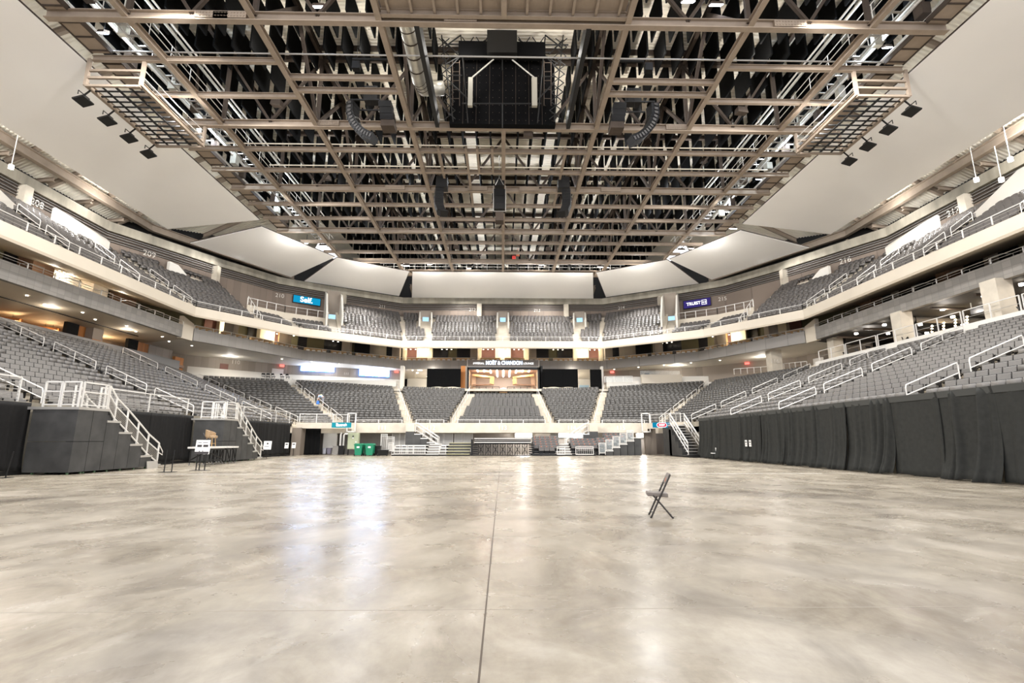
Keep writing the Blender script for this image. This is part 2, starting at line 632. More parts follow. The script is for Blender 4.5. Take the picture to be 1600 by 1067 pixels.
# section numbers on the band
for s, px in (('111', 597), ('112', 673), ('113', 785), ('114', 893), ('115', 970)):
    c = at_y(px, 667, 50.55)
    t = text_mesh('section_lettering', s, 0.62, (c.x, 50.585, 2.62), (1, 0, 0), (0, 0, 1), M_paper, depth=0.012)
    tag(t, 'pale number %s on the concrete band under the far seats' % s, 'number')

# ================================================================== upper bowl
ZL0, ZL1 = 13.55, 14.3
LEDGE_L = [(-30, 6), (-30.4, 48.3), (-23.9, 57.5), (-13.4, 65.0)]
LEDGE = LEDGE_L + [(-x, y) for x, y in reversed(LEDGE_L)]
UB_L = [(-39, 6), (-39.3, 47.5), (-33.5, 58.0), (-26.0, 67.0), (-15.4, 73.6)]
RING = [(-39.6, 6), (-39.6, 47.5), (-34.2, 58.2), (-30.2, 64.6), (-25.9, 67.8), (-15.6, 74.1)]
RING = RING + [(-x, y) for x, y in reversed(RING)]
b = MB(); b.wallrun(LEDGE, ZL0, ZL1 + 0.1, 0.5)
struct('trim_ledge', b, M_ledge)
# underside of the upper tier: soffit sloping up to the suite back wall
SUB_L = [(-37.6, 6), (-37.6, 50.5), (-30.5, 63.0), (-17, 75.0)]
SUB = SUB_L + [(-x, y) for x, y in reversed(SUB_L)]
b = MB()
for i in range(len(LEDGE) - 1):
    b.slab([(*LEDGE[i], ZL0 + 0.02), (*LEDGE[i + 1], ZL0 + 0.02), (*SUB[i + 1], 15.6), (*SUB[i], 15.6)], 0.2)
struct('ceiling_suites', b, M_soffit)
USEATS = []
ZU = 20.0
U0 = ZL1 - 0.15
def upatch(A, B, C, D, nr, blk, zt=ZU, **k):
    mb = patch((*A, U0), (*B, U0), (*C, zt), (*D, zt), nr, blk, USEATS, pitch=0.54, **k)
    struct('upper_terrace', mb, M_conc)
e = 0.55
UBLK = ['the upper tier over the railed stand', 'the upper corner tier beside the railed stand', 'the short upper tier under the blue board', 'the upper tier beside the blue board',
        'the upper tier under number 212', 'the upper tier under number 213', 'the upper tier beside the purple board', 'the short upper tier under the purple board',
        'the upper corner tier beside the draped stand', 'the upper tier over the draped stand', 'the narrow tier before number 212', 'the narrow tier past number 213',
        'the upper tier over the railed stand\'s far half', 'the upper tier over the draped stand\'s far half', 'the short tier before the blue board', 'the short tier past the purple board']
for sgn, off in ((-1, 0), (1, 1)):
    S = lambda p: (p[0] * -sgn, p[1])
    def SP(A, B, C, D):
        return tuple(S(p) for p in ((A, B, C, D) if sgn < 0 else (B, A, D, C)))
    u = lambda a, c: UBLK.index(UBLK[a]) if sgn < 0 else c
    upatch(*SP((-30.6, 22), (-30.6, 34), (-39, 34), (-39, 22)), 15, 0 if sgn < 0 else 9)
    upatch(*SP((-30.6, 34), (-30.8, 48.3), (-39.2, 47.6), (-39, 34)), 15, 12 if sgn < 0 else 13)
    upatch(*SP((-30.8, 48.3), (-26.6, 53.9), (-34.3, 58.6), (-39.2, 47.6)), 15, 1 if sgn < 0 else 8)
    upatch(*SP((-26.6, 53.9), (-24.0, 57.8), (-27.0, 60.3), (-29.6, 56.4)), 5, 14 if sgn < 0 else 15, zt=15.9)
    upatch(*SP((-24.0, 57.8), (-20.2, 60.5), (-22.6, 63.4), (-27.0, 60.3)), 5, 2 if sgn < 0 else 7, zt=15.9)
    upatch(*SP((-20.2, 60.5), (-13.2, 65.4), (-15.4, 73.4), (-23.6, 68.0)), 15, 3 if sgn < 0 else 6, gap=0.12)
    upatch(*SP((-13.2, 65.4), (-10.2, 65.4), (-11.6, 74.4), (-15.4, 73.4)), 15, 10 if sgn < 0 else 11, gap=0.2)
    upatch(*SP((-10.2, 65.4), (-0.2, 65.4), (-0.2, 74.4), (-11.6, 74.4)), 15, 4 if sgn < 0 else 5)
    # terrace behind the short blocks
    b = MB()
    pts = [S(p) for p in ((-29.6, 56.4), (-27.0, 60.3), (-22.6, 63.4), (-26.2, 67.4), (-30.4, 64.0), (-34.0, 58.4))]
    b.prism([(x, y, 15.5) for x, y in pts], (0, 0, 0.45))
    struct('upper_terrace', b, M_conc)
    b = MB(); b.wallrun([S(p) for p in ((-29.9, 56.9), (-27.1, 60.5), (-22.8, 63.6))], 15.6, 17.0, 0.15, 1 if sgn < 0 else -1)
    struct('wall_terrace', b, M_ledge)
# back wall and concrete ring beam
def ring(z0, z1, th, m_, name, off=0.0):
    b = MB()
    b.wallrun([(x + (off if x < 0 else -off), y - off) for x, y in RING], z0, z1, th)
    return struct(name, b, m_)
ring(16.4, 20.9, 0.3, M_brownw, 'wall_upper')
ring(20.9, 21.9, 0.35, M_steel_d, 'wall_track', 0.0)
ring(21.9, 22.85, 0.5, M_beam, 'wall_ring_beam', 0.35)
ring(22.85, 26.5, 0.2, M_blackm, 'wall_attic', -1.6)
for k, (z, o) in enumerate(((20.95, 0.12), (21.2, 0.12), (21.5, 0.12), (21.75, 0.12))):
    ring(z, z + 0.06, 0.1, M_grey, 'trim_track', o)

# fascia of the suite level
ZB0, ZB1 = 11.5, 12.75
FA = [(-32, 6), (-32, 49.2)]
FB = [(-31.9, 50.9), (-25.4, 63.3), (-14.3, 71.3), (-5.0, 71.3)]
FC = [(5.1, 71.3), (14.3, 71.3), (25.4, 63.3), (31.9, 50.9)]
FD = [(32, 49.2), (32, 6)]
for pts, mm in ((FA, M_fasc), (FB, M_fascf), (FC, M_fascf), (FD, M_fasc)):
    b = MB(); b.wallrun(pts, ZB0, ZB1, 0.35)
    struct('wall_fascia', b, mm)
b = MB(); b.wallrun([(-5.0, 71.3), (5.1, 71.3)], ZB0, ZB1, 0.35)
struct('wall_fascia', b, M_fascf)
for s in (-1, 1):
    b = MB(); b.prism([(s * 32.1, 49.25, 11.45), (s * 31.95, 50.85, 11.45), (s * 31.95, 50.85, 13.2), (s * 32.1, 49.25, 13.7)], (s * 0.4, 0, 0))
    struct('wall_fascia_end', b, M_ledge)
# suite floor / soffit beneath
FAR_ALL = [(-32.15, 6), (-32.4, 50.3), (-25.8, 63.7), (-14.3, 71.5), (14.3, 71.5), (25.8, 63.7), (32.4, 50.3), (32.15, 6)]
OUT_ALL = [(-46, 6), (-46, 56), (-34, 72.0), (-19, 84), (19, 84), (34, 72.0), (46, 56), (46, 6)]
names = ['ceiling_lounge', 'ceiling_corner', 'ceiling_corner', 'ceiling_far', 'ceiling_corner', 'ceiling_corner', 'ceiling_club']
for i in range(7):
    b = MB()
    b.slab([(*FAR_ALL[i], ZB0 + 0.05), (*FAR_ALL[i + 1], ZB0 + 0.05), (*OUT_ALL[i + 1], ZB0 + 0.05), (*OUT_ALL[i], ZB0 + 0.05)], -0.35)
    struct(names[i], b, mat('dark_club_ceiling', '#2b2826', 0.8) if i == 6 else (M_white if i else M_soffit))
# suite back wall
b = MB(); b.wallrun(SUB, 12.0, 16.0, 0.3)
struct('wall_suites', b, M_olive)

# lower concourse walls behind the seats
WL = [(-41.0, 50.5), (-40.0, 58.5), (-29.6, 68.4), (-14.6, 74.2)]
b = MB(); b.wallrun(WL, 8.0, 11.6, 0.3)
struct('wall_concourse', b, M_greyw)
b = MB(); b.wallrun([(-39.6, 59.0), (-29.3, 68.0), (-14.6, 73.8)], 8.0, 10.2, 0.25)
struct('wall_concourse_base', b, M_white)
WR = [(14.6, 74.2), (27.4, 69.4), (36.5, 60.5), (38.5, 50.5)]
b = MB(); b.wallrun(WR, 8.0, 11.6, 0.3)
struct('wall_concourse', b, M_greyw)
b = MB(); b.wallrun([(14.2, 67.6), (27.8, 66.4)], 8.6, 9.9, 0.25)
struct('wall_concourse_base', b, M_white)
for pts in ([(-38.5, 58.5), (-28.4, 66.0), (-14.2, 67.6), (-14.6, 76), (-30, 70), (-41, 60)], [(38.5, 50), (36.5, 60.5), (28, 70), (14.6, 76), (14.2, 67.5), (28, 66.2), (31.2, 48)]):
    b = MB(); b.prism([(x, y, 8.3) for x, y in pts], (0, 0, 0.3))
    struct('floor_concourse', b, M_conc)
b = MB(); b.box(-14.6, 14.6, 66.9, 84, 7.9, 8.2)
struct('floor_concourse', b, M_conc)
b = MB(); b.wallrun([(-16, 83.5), (16, 83.5)], 8.0, 12, 0.3)
struct('wall_concourse_back', b, M_white)
# roof side and far outer walls
b = MB(); b.wallrun([(-47, 4), (-47, 58), (-35, 73), (-20, 86), (20, 86), (35, 73), (47, 58), (47, 4)], 0, 31, 0.4)
struct('wall_outer', b, mat('dark_outer_wall', '#2a2725', 0.9))

# ================================================================== seats
def seat_parts(kind):
    """lower-bowl seat: tall padded back on a dark shell, tipped-up cushion, two side standards; faces -Y, feet at z=0"""
    back = MB()
    w = 0.255
    back.prism([(-w, y, z) for y, z in ((0.06, 0.63), (0.09, 0.63), (0.15, 0.86), (0.13, 0.885), (0.1, 0.87))], (2 * w, 0, 0))
    pan = MB()
    pan.prism([(-w + 0.01, y, z) for y, z in ((-0.14, 0.42), (-0.03, 0.36), (0.04, 0.56), (0.01, 0.61), (-0.05, 0.62), (-0.09, 0.6))], (2 * w - 0.02, 0, 0))
    arm = MB()
    arm.prism([(-0.245, y, z) for y, z in ((0.05, 0.34), (0.1, 0.34), (0.19, 0.88), (0.17, 0.91), (0.14, 0.9))], (0.49, 0, 0))
    for x in (-0.28, 0.25):
        arm.prism([(x, y, z) for y, z in ((-0.14, 0.60), (0.12, 0.60), (0.1, 0.0), (0.02, 0.0), (0.0, 0.5), (-0.14, 0.54))], (0.03, 0, 0))
    return back, pan, arm
def upper_seat():
    """upper-tier seat: curved plastic shell on a stub bracket"""
    sh = MB()
    w = 0.235
    for a, c in ((-w, -w / 3), (-w / 3, w / 3), (w / 3, w)):
        y = lambda x: 0.05 * (1 - (x / w) ** 2)
        zt = lambda x: 0.84 - 0.06 * abs(x / w) ** 3
        sh.hexa([(a, y(a) - 0.01, 0.44), (c, y(c) - 0.01, 0.44), (c, y(c) + 0.05, 0.44), (a, y(a) + 0.05, 0.44), (a, y(a) + 0.08, zt(a)), (c, y(c) + 0.08, zt(c)), (c, y(c) + 0.12, zt(c)), (a, y(a) + 0.12, zt(a))])
    sh.prism([(-w + 0.02, y, z) for y, z in ((-0.12, 0.46), (-0.03, 0.4), (0.04, 0.68), (-0.02, 0.71))], (2 * w - 0.04, 0, 0))
    br = MB()
    br.box(-0.03, 0.03, 0.0, 0.16, 0.0, 0.44)
    br.box(-0.27, 0.27, 0.02, 0.1, 0.38, 0.43)
    return sh, br

def merged(name, parts, mats, insts):
    pv, pf, pm = [], [], []
    for i, mb in enumerate(parts):
        o = len(pv)
        pv += [tuple(v) for v in mb.v]
        pf += [tuple(o + k for k in f) for f in mb.f]
        pm += [i] * len(mb.f)
    V = np.array(pv)
    n = len(insts)
    P = np.array([q[0] for q in insts])
    R = np.array([q[1] for q in insts])
    c, s = np.cos(R)[:, None], np.sin(R)[:, None]
    X = V[None, :, 0] * c - V[None, :, 1] * s + P[:, 0:1]
    Y = V[None, :, 0] * s + V[None, :, 1] * c + P[:, 1:2]
    Z = V[None, :, 2] + P[:, 2:3]
    vv = np.stack([X, Y, Z], -1).reshape(-1, 3)
    loops, starts, tot = [], [], []
    for f in pf:
        starts.append(len(loops)); tot.append(len(f)); loops += list(f)
    loops, starts, tot = np.array(loops), np.array(starts), np.array(tot)
    ks = np.arange(n)
    LP = (loops[None] + (ks * len(pv))[:, None]).ravel()
    ST = (starts[None] + (ks * len(loops))[:, None]).ravel()
    me = bpy.data.meshes.new(name)
    me.vertices.add(len(vv)); me.vertices.foreach_set('co', vv.ravel())
    me.loops.add(len(LP)); me.loops.foreach_set('vertex_index', LP.astype(np.int32))
    me.polygons.add(len(ST)); me.polygons.foreach_set('loop_start', ST.astype(np.int32))
    me.polygons.foreach_set('material_index', np.tile(pm, n).astype(np.int32))
    for mt in mats:
        me.materials.append(mt)
    me.update(calc_edges=True)
    me.validate()
    o = bpy.data.objects.new(name, me)
    COL.objects.link(o)
    o['kind'] = 'stuff'
    return o

def near_first(lst, cap, margin=6, hide=None):
    sc = []
    for q in lst:
        x, y, z = q[0]
        pr = project((x, y, z + 0.7))
        ok = pr and margin < pr[0] < 1600 - margin and pr[1] < 1060
        if ok and hide and hide(q):
            ok = False
        sc.append((pr[2] if ok else 1e6, q))
    sc.sort(key=lambda t: t[0])
    keep = [q for d, q in sc[:cap] if d < 1e5]
    ids = set(id(q) for q in keep)
    rest = [q for d, q in sc if id(q) not in ids and d < 1e5] + [q for d, q in sc if d >= 1e5 and id(q) not in ids]
    return keep, rest

def fix(mb):
    me = mb.mesh('tmp', M_fabric)
    out = MB()
    out.v = [v.co.copy() for v in me.vertices]
    out.f = [tuple(p.vertices) for p in me.polygons]
    out.mi = [0] * len(out.f)
    bpy.data.meshes.remove(me)
    return out
sb, sp_, sa = [fix(x) for x in seat_parts(0)]
keep, rest = near_first(SEATS, 300, hide=lambda q: q[0][0] > 16 and q[3] == 0)
proto = thing('arena_seat', 'x', 'seat', (0, 0, 0), 'padded seats of the lower stands')
sb.build('backrest', M_fabric, proto, bevel=0.012)
sp_.build('seat_cushion', M_fabd, proto, bevel=0.012)
sa.build('seat_frame', M_blackp, proto)
BASE.pop(proto.name)
for i, q in enumerate(keep):
    pos, rz, blk, row, k, n = q
    near_a = k + 1 if k < n / 2 else n - k
    which = 'nearer aisle' if k < n / 2 else 'farther aisle'
    if blk >= 11:
        which = 'farther aisle' if k < n / 2 else 'nearer aisle'
    lab = 'grey seat in %s, %s row up, %s from %s' % (BLK[blk], nth(row + 1), nth(near_a), which)
    if i == 0:
        proto.location = pos
        proto.rotation_euler = (0, 0, rz)
        proto['label'] = lab
    else:
        copy_tree(proto, pos, rz, lab)
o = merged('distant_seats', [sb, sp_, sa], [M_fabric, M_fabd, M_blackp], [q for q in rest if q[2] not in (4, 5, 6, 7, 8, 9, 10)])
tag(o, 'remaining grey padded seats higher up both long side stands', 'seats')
o = merged('distant_seats', [sb, sp_, sa], [M_fabd, M_fabd, M_blackp], [q for q in rest if q[2] in (4, 5, 6, 7, 8, 9, 10)])  # same seats as the sides; the far end's dimmer light is put into the grey
tag(o, 'remaining grey padded seats, shade put in their tone, filling the far end lower stand', 'seats')

us, ub = [fix(x) for x in upper_seat()]
def seg_d(x, y, ax, ay, bx, by):
    d = Vector((bx - ax, by - ay)); p = Vector((x - ax, y - ay))
    t = max(0, min(1, p.dot(d) / d.length_squared))
    return (p - d * t).length
CUTS = []
for s_ in (1, -1):
    CUTS += [(-30.7 * s_, 27.0, -39 * s_, 27.0, 0.5), (-30.7 * s_, 41.0, -39 * s_, 41.0, 0.5)]
    CUTS += [(-37.1 * s_, 30.3, -36.7 * s_, 35.8, 0.7), (-38.3 * s_, 40.0, -37.7 * s_, 45.8, 0.7), (-36.5 * s_, 52.2, -34.7 * s_, 54.6, 0.8), (-21.6 * s_, 62.6, -23.5 * s_, 66.9, 1.35), (-11.2 * s_, 70.4, -11.7 * s_, 74.0, 1.2)]
CUTS.append((36.9, 27.3, 36.9, 30.5, 0.5))
CUTS.append((0, 70.4, 0, 74.0, 1.15))
USEATS = [q for q in USEATS if all(seg_d(q[0][0], q[0][1], *c[:4]) > c[4] for c in CUTS)]
keep, rest = near_first(USEATS, 300)
me0 = None
for i, q in enumerate(keep):
    pos, rz, blk, row, k, n = q
    if me0 is None:
        comb = MB()
        comb.add(us.v, us.f)
        comb.cur = 1
        comb.add(ub.v, ub.f)
        me0 = comb.mesh('upper_seat', [M_useat, M_useatd])
    ob = bpy.data.objects.new('upper_seat', me0)
    COL.objects.link(ob)
    ob.location = pos
    ob.rotation_euler = (0, 0, rz)
    blkname = UBLK[blk].replace('the ', '', 1)
    side = 'its start' if (k < n / 2) == (blk < 4) else 'its end'
    tag(ob, 'dark seat in %s, %s row, %s from %s' % (blkname.replace('the ', ''), nth(row + 1), nth(k + 1 if k < n / 2 else n - k), side), 'seat', 'plastic seats of the upper tier')
o = merged('distant_upper_seats', [us, ub], [M_useat, M_useatd], rest)
tag(o, 'remaining dark plastic seats filling the upper tier all round', 'seats')
# ================================================================== rails
def handrail(F, Bk, t0, t1, label, group, w=0.0):
    """one looped aisle handrail following the slope from t0 to t1 of the aisle"""
    F, Bk = Vector(F), Vector(Bk)
    p, q = lerp(F, Bk, t0), lerp(F, Bk, t1)
    t = thing('aisle_handrail', label, 'handrail', tuple(p), group)
    up = Vector((0, 0, 1))
    d = (q - p)
    b = MB()
    r = 0.028
    a1, a2 = p + up * 0.92, q + up * 0.95
    e = d.normalized() * 0.12
    b.path([p, p + up * 0.8, a1 + e * 0.35, a1 + e, a2 - e, a2 - e * 0.35, q + up * 0.82, q], r)
    b.build('loop', M_rail, t)
    b = MB(); b.path([p + up * 0.5, q + up * 0.5], r * 0.8); b.build('mid_rail', M_rail, t)
    n = max(1, int(d.length / 1.6))
    for k in range(1, n):
        c = lerp(p, q, k / n)
        b = MB(); b.path([c, c + up * 0.92], r * 0.9); b.build('post', M_rail, t)
    return t
AISLE_NAME = {1: 'first aisle of the railed stand', 2: 'second aisle of the railed stand', 3: 'third aisle of the railed stand', 4: 'aisle above the curtained tunnel',
              5: 'aisle between the tunnel and wall number 111', 10: 'aisle above the oval sign', 11: 'aisle beside the floor stairs', 12: 'far aisle of the draped stand', 13: 'middle aisle of the draped stand', 14: 'near aisle of the draped stand'}
for i, nm in AISLE_NAME.items():
    segs = [(0.02, 0.2), (0.24, 0.43), (0.48, 0.68), (0.73, 0.95)]
    for k, (t0, t1) in enumerate(segs):
        handrail((*FRONT[i], ZF + 0.1), BACK[i], t0, t1, 'white loop handrail, %s up the %s' % (nth(k + 1), nm), 'aisle handrails')
for i, nm in ((6, 'aisle between wall numbers 111 and 112'), (7, 'aisle between wall numbers 112 and 113'), (8, 'aisle between wall numbers 113 and 114'), (9, 'aisle between wall numbers 114 and 115')):
    F, Bk = Vector((*FRONT[i], ZF)), Vector(BACK[i])
    t = thing('aisle_handrail', 'white single centre rail up the %s' % nm, 'handrail', tuple(F), 'centre rails of the far aisles')
    b = MB(); b.path([F + UP * 0.9, Bk + UP * 0.95], 0.03); b.build('top_rail', M_rail, t)
    for k in range(8):
        c = lerp(F, Bk, (k + 0.3) / 8)
        b = MB(); b.path([c, c + UP * 0.92], 0.025); b.build('post', M_rail, t)

def guard(p, q, h, label, npost, cables=6, glass=False, group='guard rails', cap=0.05, name='guard_rail'):
    p, q = Vector(p), Vector(q)
    t = thing(name, label, 'railing', tuple(p), group)
    b = MB(); b.bar(p + UP * h, q + UP * h, cap, cap); b.build('top_rail', M_rail, t)
    for k in range(npost + 1):
        c = lerp(p, q, k / npost)
        b = MB(); b.bar(c, c + UP * h, 0.07, 0.05); b.build('post', M_rail, t)
    if glass:
        b = MB(); b.bar(p + UP * (h * 0.5), q + UP * (h * 0.5), 0.015, h * 0.85); b.build('glass_infill', M_glass, t)
    elif cables:
        b = MB()
        for k in range(cables):
            z = h * (k + 0.7) / (cables + 0.4)
            b.tube(p + UP * z, q + UP * z, 0.017, 5)
        b.build('cable_infill', M_wire, t)
    return t
XR = -20.3
for k, (y0, y1, lab) in enumerate(((8, 21.3, 'white cable guard rail before the nearer stair platform'), (25.6, 32.7, 'white cable guard rail between the two stair platforms'), (36.9, 48.4, 'white cable guard rail beyond the farther stair platform'))):
    guard((XR, y0, ZRL), (XR, y1, ZRL), 1.02, lab, int((y1 - y0) / 2.4), 7)
guard((-19.7, 49.3, 3.1), (-15.3, 50.6, 3.1), 0.85, 'white guard rail on the band over the curtained tunnel', 3, 5)
guard((14.9, 50.4, 3.1), (16.8, 47.2, 3.1), 0.85, 'white guard rail on the band over the oval sign', 2, 5)
b = MB()
for k, (x0, x1) in enumerate(((-14.8, -10.1), (-8.7, -5.9), (-4.5, 4.3), (5.7, 8.7), (10.1, 14.4))):
    guard((x0, 50.9, 3.12), (x1, 50.9, 3.12), 0.32, 'low rail on the concrete band over wall number ' + str(111 + k), max(2, int((x1 - x0) / 1.8)), 1, group='low rails of the far band', cap=0.04)
# small steel gates at band ends
for x, lab in ((-15.0, 'narrow white gate post frame at the band end near the teal sign'), (14.4, 'narrow white gate post frame at the band end near the oval sign')):
    t = thing('band_gate', lab, 'gate', (x, 50.4, 2.2))
    b = MB()
    for dx in (-0.4, 0.4):
        b.bar((x + dx, 50.4, 2.2), (x + dx, 50.4, 4.1), 0.1, 0.1)
    b.bar((x - 0.4, 50.4, 4.05), (x + 0.4, 50.4, 4.05), 0.1, 0.1)
    b.bar((x - 0.4, 50.4, 2.25), (x + 0.4, 50.4, 2.25), 0.1, 0.1)
    b.build('gate_posts', M_rail, t)

# upper ledge rails
for k in range(len(LEDGE) - 1):
    a, c = LEDGE[k], LEDGE[k + 1]
    nm = ['over the railed stand', 'past the blue board side corner', 'under the blue board', 'across the far end', 'under the purple board', 'past the purple board corner', 'over the draped stand'][k]
    p, q = Vector((*a, ZL1 + 0.1)), Vector((*c, ZL1 + 0.1))
    if k == 0:
        p.y = 20
    if k == 6:
        q.y = 20
    guard(p, q, 0.55, 'slim white rail on the cream ledge %s' % nm, max(3, int((q - p).length / 1.9)), 2, group='ledge rails', cap=0.04)
# fascia rails
for pts, nms in ((FA, ['above the grey tiled fascia of the railed stand']), (FB, ['above the fascia in the lit-suite corner', 'above the fascia bend by the bright boards', 'above the far fascia before the lounge sign']),
                 (FC, ['above the far fascia past the lounge sign', 'above the fascia bend opposite the bright boards', 'above the fascia beyond the draped stand']), (FD, ['above the grey tiled fascia of the draped stand'])):
    for k in range(len(pts) - 1):
        p, q = Vector((*pts[k], ZB1)), Vector((*pts[k + 1], ZB1))
        if p.y < 20: p.y = 20
        if q.y < 20: q.y = 20
        guard(p, q, 0.36, 'thin rail ' + nms[k], max(3, int((q - p).length / 2.0)), 1, group='suite fascia rails', cap=0.035)
# upper tier aisle rails
def uaisle(A, B, label, segs=((0.02, 0.24), (0.3, 0.52))):
    for k, (t0, t1) in enumerate(segs):
        handrail((*A, U0 + 0.1), (*B, ZU), t0, t1, label + ', %s one up' % nth(k + 1), 'upper tier handrails')
for s, st in ((1, 'railed'), (-1, 'draped')):
    uaisle((-30.7 * s, 27.0), (-39 * s, 27.0), 'white handrail in the upper tier over the %s stand, near aisle' % st)
    uaisle((-30.7 * s, 34.0), (-39 * s, 34.0), 'white handrail in the upper tier over the %s stand, middle aisle' % st)
    uaisle((-30.7 * s, 41.0), (-39 * s, 41.0), 'white handrail in the upper tier over the %s stand, far aisle' % st)
    uaisle((-30.7 * s, 48.3), (-39.2 * s, 47.6), 'white handrail at the upper tier corner by the %s stand' % st)
    guard((-26.9 * s, 54.2, U0 + 0.1), (-29.7 * s, 56.6, 17.0), 0.9, 'sloping white rail beside the short upper tier, %s stand side' % st, 4, 1, group='upper tier handrails')
    guard((-29.9 * s, 56.9, 17.0), (-27.1 * s, 60.5, 17.0), 0.85, 'white terrace rail behind the short upper tier, %s stand end' % st, 4, 1, group='terrace rails')
    guard((-27.1 * s, 60.5, 17.0), (-22.8 * s, 63.6, 17.0), 0.85, 'white terrace rail behind the short upper tier, far %s end' % ('blue board' if s > 0 else 'purple board'), 4, 1, group='terrace rails')
for x, Bx, nm in ((-10.2, -11.6, 'before number 212'), (10.2, 11.6, 'past number 213')):
    aisle_steps((x, 65.4, U0), (Bx, 74.4, ZU), 12, 1.3, 'upper_aisle_steps')
aisle_steps((0, 65.4, U0), (0, 74.4, ZU), 12, 1.4, 'upper_aisle_steps')
for s in (1, -1):
    aisle_steps((-20.2 * s, 60.5, U0), (-23.0 * s, 65.8, 17.6), 9, 1.6, 'upper_aisle_steps')
    aisle_steps((-26.6 * s, 53.9, U0), (-31.0 * s, 57.0, 16.2), 6, 1.6, 'upper_aisle_steps')
    aisle_steps((-30.8 * s, 48.3, U0), (-39.2 * s, 47.6, ZU), 12, 1.2, 'upper_aisle_steps')

# vomitory walls of the upper tier (pale concrete cheeks beside each tunnel)
def vomitory(F, d, n_, w, L0, z0, z1, label):
    """F: foot point at the tunnel mouth, d: unit outward (up the tier), n_: along the row"""
    t = thing('tunnel_mouth', label, 'tunnel entrance', (F[0], F[1], z0), 'upper tier tunnel mouths')
    F = Vector((F[0], F[1], 0)); d = Vector((*d, 0)).normalized(); n_ = Vector((*n_, 0)).normalized()
    for s in (-1, 1):
        b = MB()
        a = F + n_ * (s * w / 2)
        th = n_ * (s * 0.22)
        poly = [a + UP * (z0 - 0.5), a + UP * (z0 + 1.15), a + d * L0 * 0.55 + UP * (z1 - 0.2), a + d * L0 + UP * (z1 + 0.6), a + d * L0 + UP * (z0 - 0.5)]
        b.prism(poly, th)
        b.build('cheek_wall', M_white, t)
    b = MB()
    c = F + d * (L0 * 0.8)
    b.prism([c - n_ * (w / 2) + UP * (z0 - 0.5), c + n_ * (w / 2) + UP * (z0 - 0.5), c + n_ * (w / 2) + UP * (z1 + 0.6), c - n_ * (w / 2) + UP * (z1 + 0.6)], d * 0.2)
    b.build('tunnel_wall', M_greyw, t)
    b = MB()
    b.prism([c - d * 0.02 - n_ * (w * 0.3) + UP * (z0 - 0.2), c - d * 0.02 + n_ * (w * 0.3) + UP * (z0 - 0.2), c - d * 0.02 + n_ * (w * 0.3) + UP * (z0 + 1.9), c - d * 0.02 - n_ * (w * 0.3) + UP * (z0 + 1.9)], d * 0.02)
    b.build('blue_doorway', emis('door_blue_emission', '#9cc4e8', 0.9) if 'door_blue_emission' not in MATS else MATS['door_blue_emission'], t)  # grey-blue door, its brightness put into an emission colour
    return t
vomitory((-11.2, 70.5), (-0.16, 1), (1, 0.16), 1.5, 3.3, 17.7, 20.0, 'pale tunnel mouth in the upper tier before number 212')
vomitory((0, 70.5), (0, 1), (1, 0), 1.4, 3.3, 17.7, 20.0, 'pale tunnel mouth in the upper tier between numbers 212 and 213')
vomitory((11.2, 70.5), (0.16, 1), (1, -0.16), 1.5, 3.3, 17.7, 20.0, 'pale tunnel mouth in the upper tier past number 213')
for s, st in ((1, 'blue'), (-1, 'purple')):
    vomitory((-21.6 * s, 62.6), (-0.45 * s, 1), (1, 0.45 * s), 1.7, 4.5, 16.2, 20.8, 'pale tunnel mouth in the upper tier beside the %s board' % st)
# long pale tunnel walls high in the side tiers
for s, st in ((1, 'railed'), (-1, 'draped')):
    for k, (xa, ya, xb, yb, zb, z0, z1) in enumerate(((-37.0, 30.5, -36.6, 35.6, 17.6, 20.6, 18.7), (-38.2, 40.2, -37.6, 45.6, 18.6, 20.9, 20.0), (-36.4, 52.4, -34.6, 54.4, 17.6, 20.6, 18.6))):
        b = MB()
        b.prism([(xa * s, ya, zb), (xb * s, yb, zb - 0.3), (xb * s, yb, z1), (xb * s, yb - 0.5, z1 + 0.15), (lerp(xa, xb, 0.3) * s, lerp(ya, yb, 0.3), z0 - 0.2), (xa * s, ya, z0)], (-0.35 * s, 0.1, 0))
        tag(b.build('tunnel_cheek', M_white), 'long pale tunnel wall in the upper tier of the %s stand, %s along' % (st, nth(k + 1)), 'wall', 'side tier tunnel walls')
# pilasters against the upper back wall
for k, (x, y) in enumerate(((-3.6, 73.9), (9.7, 73.9), (-22.9, 69.4), (22.9, 69.4), (-34.4, 57.6), (34.4, 57.6), (-39.3, 38.5), (39.3, 38.5))):
    b = MB(); b.box(x - 0.35, x + 0.35, y - 0.35, y + 0.35, 19.2, 21.9)
    struct('pilaster', b, M_conc)

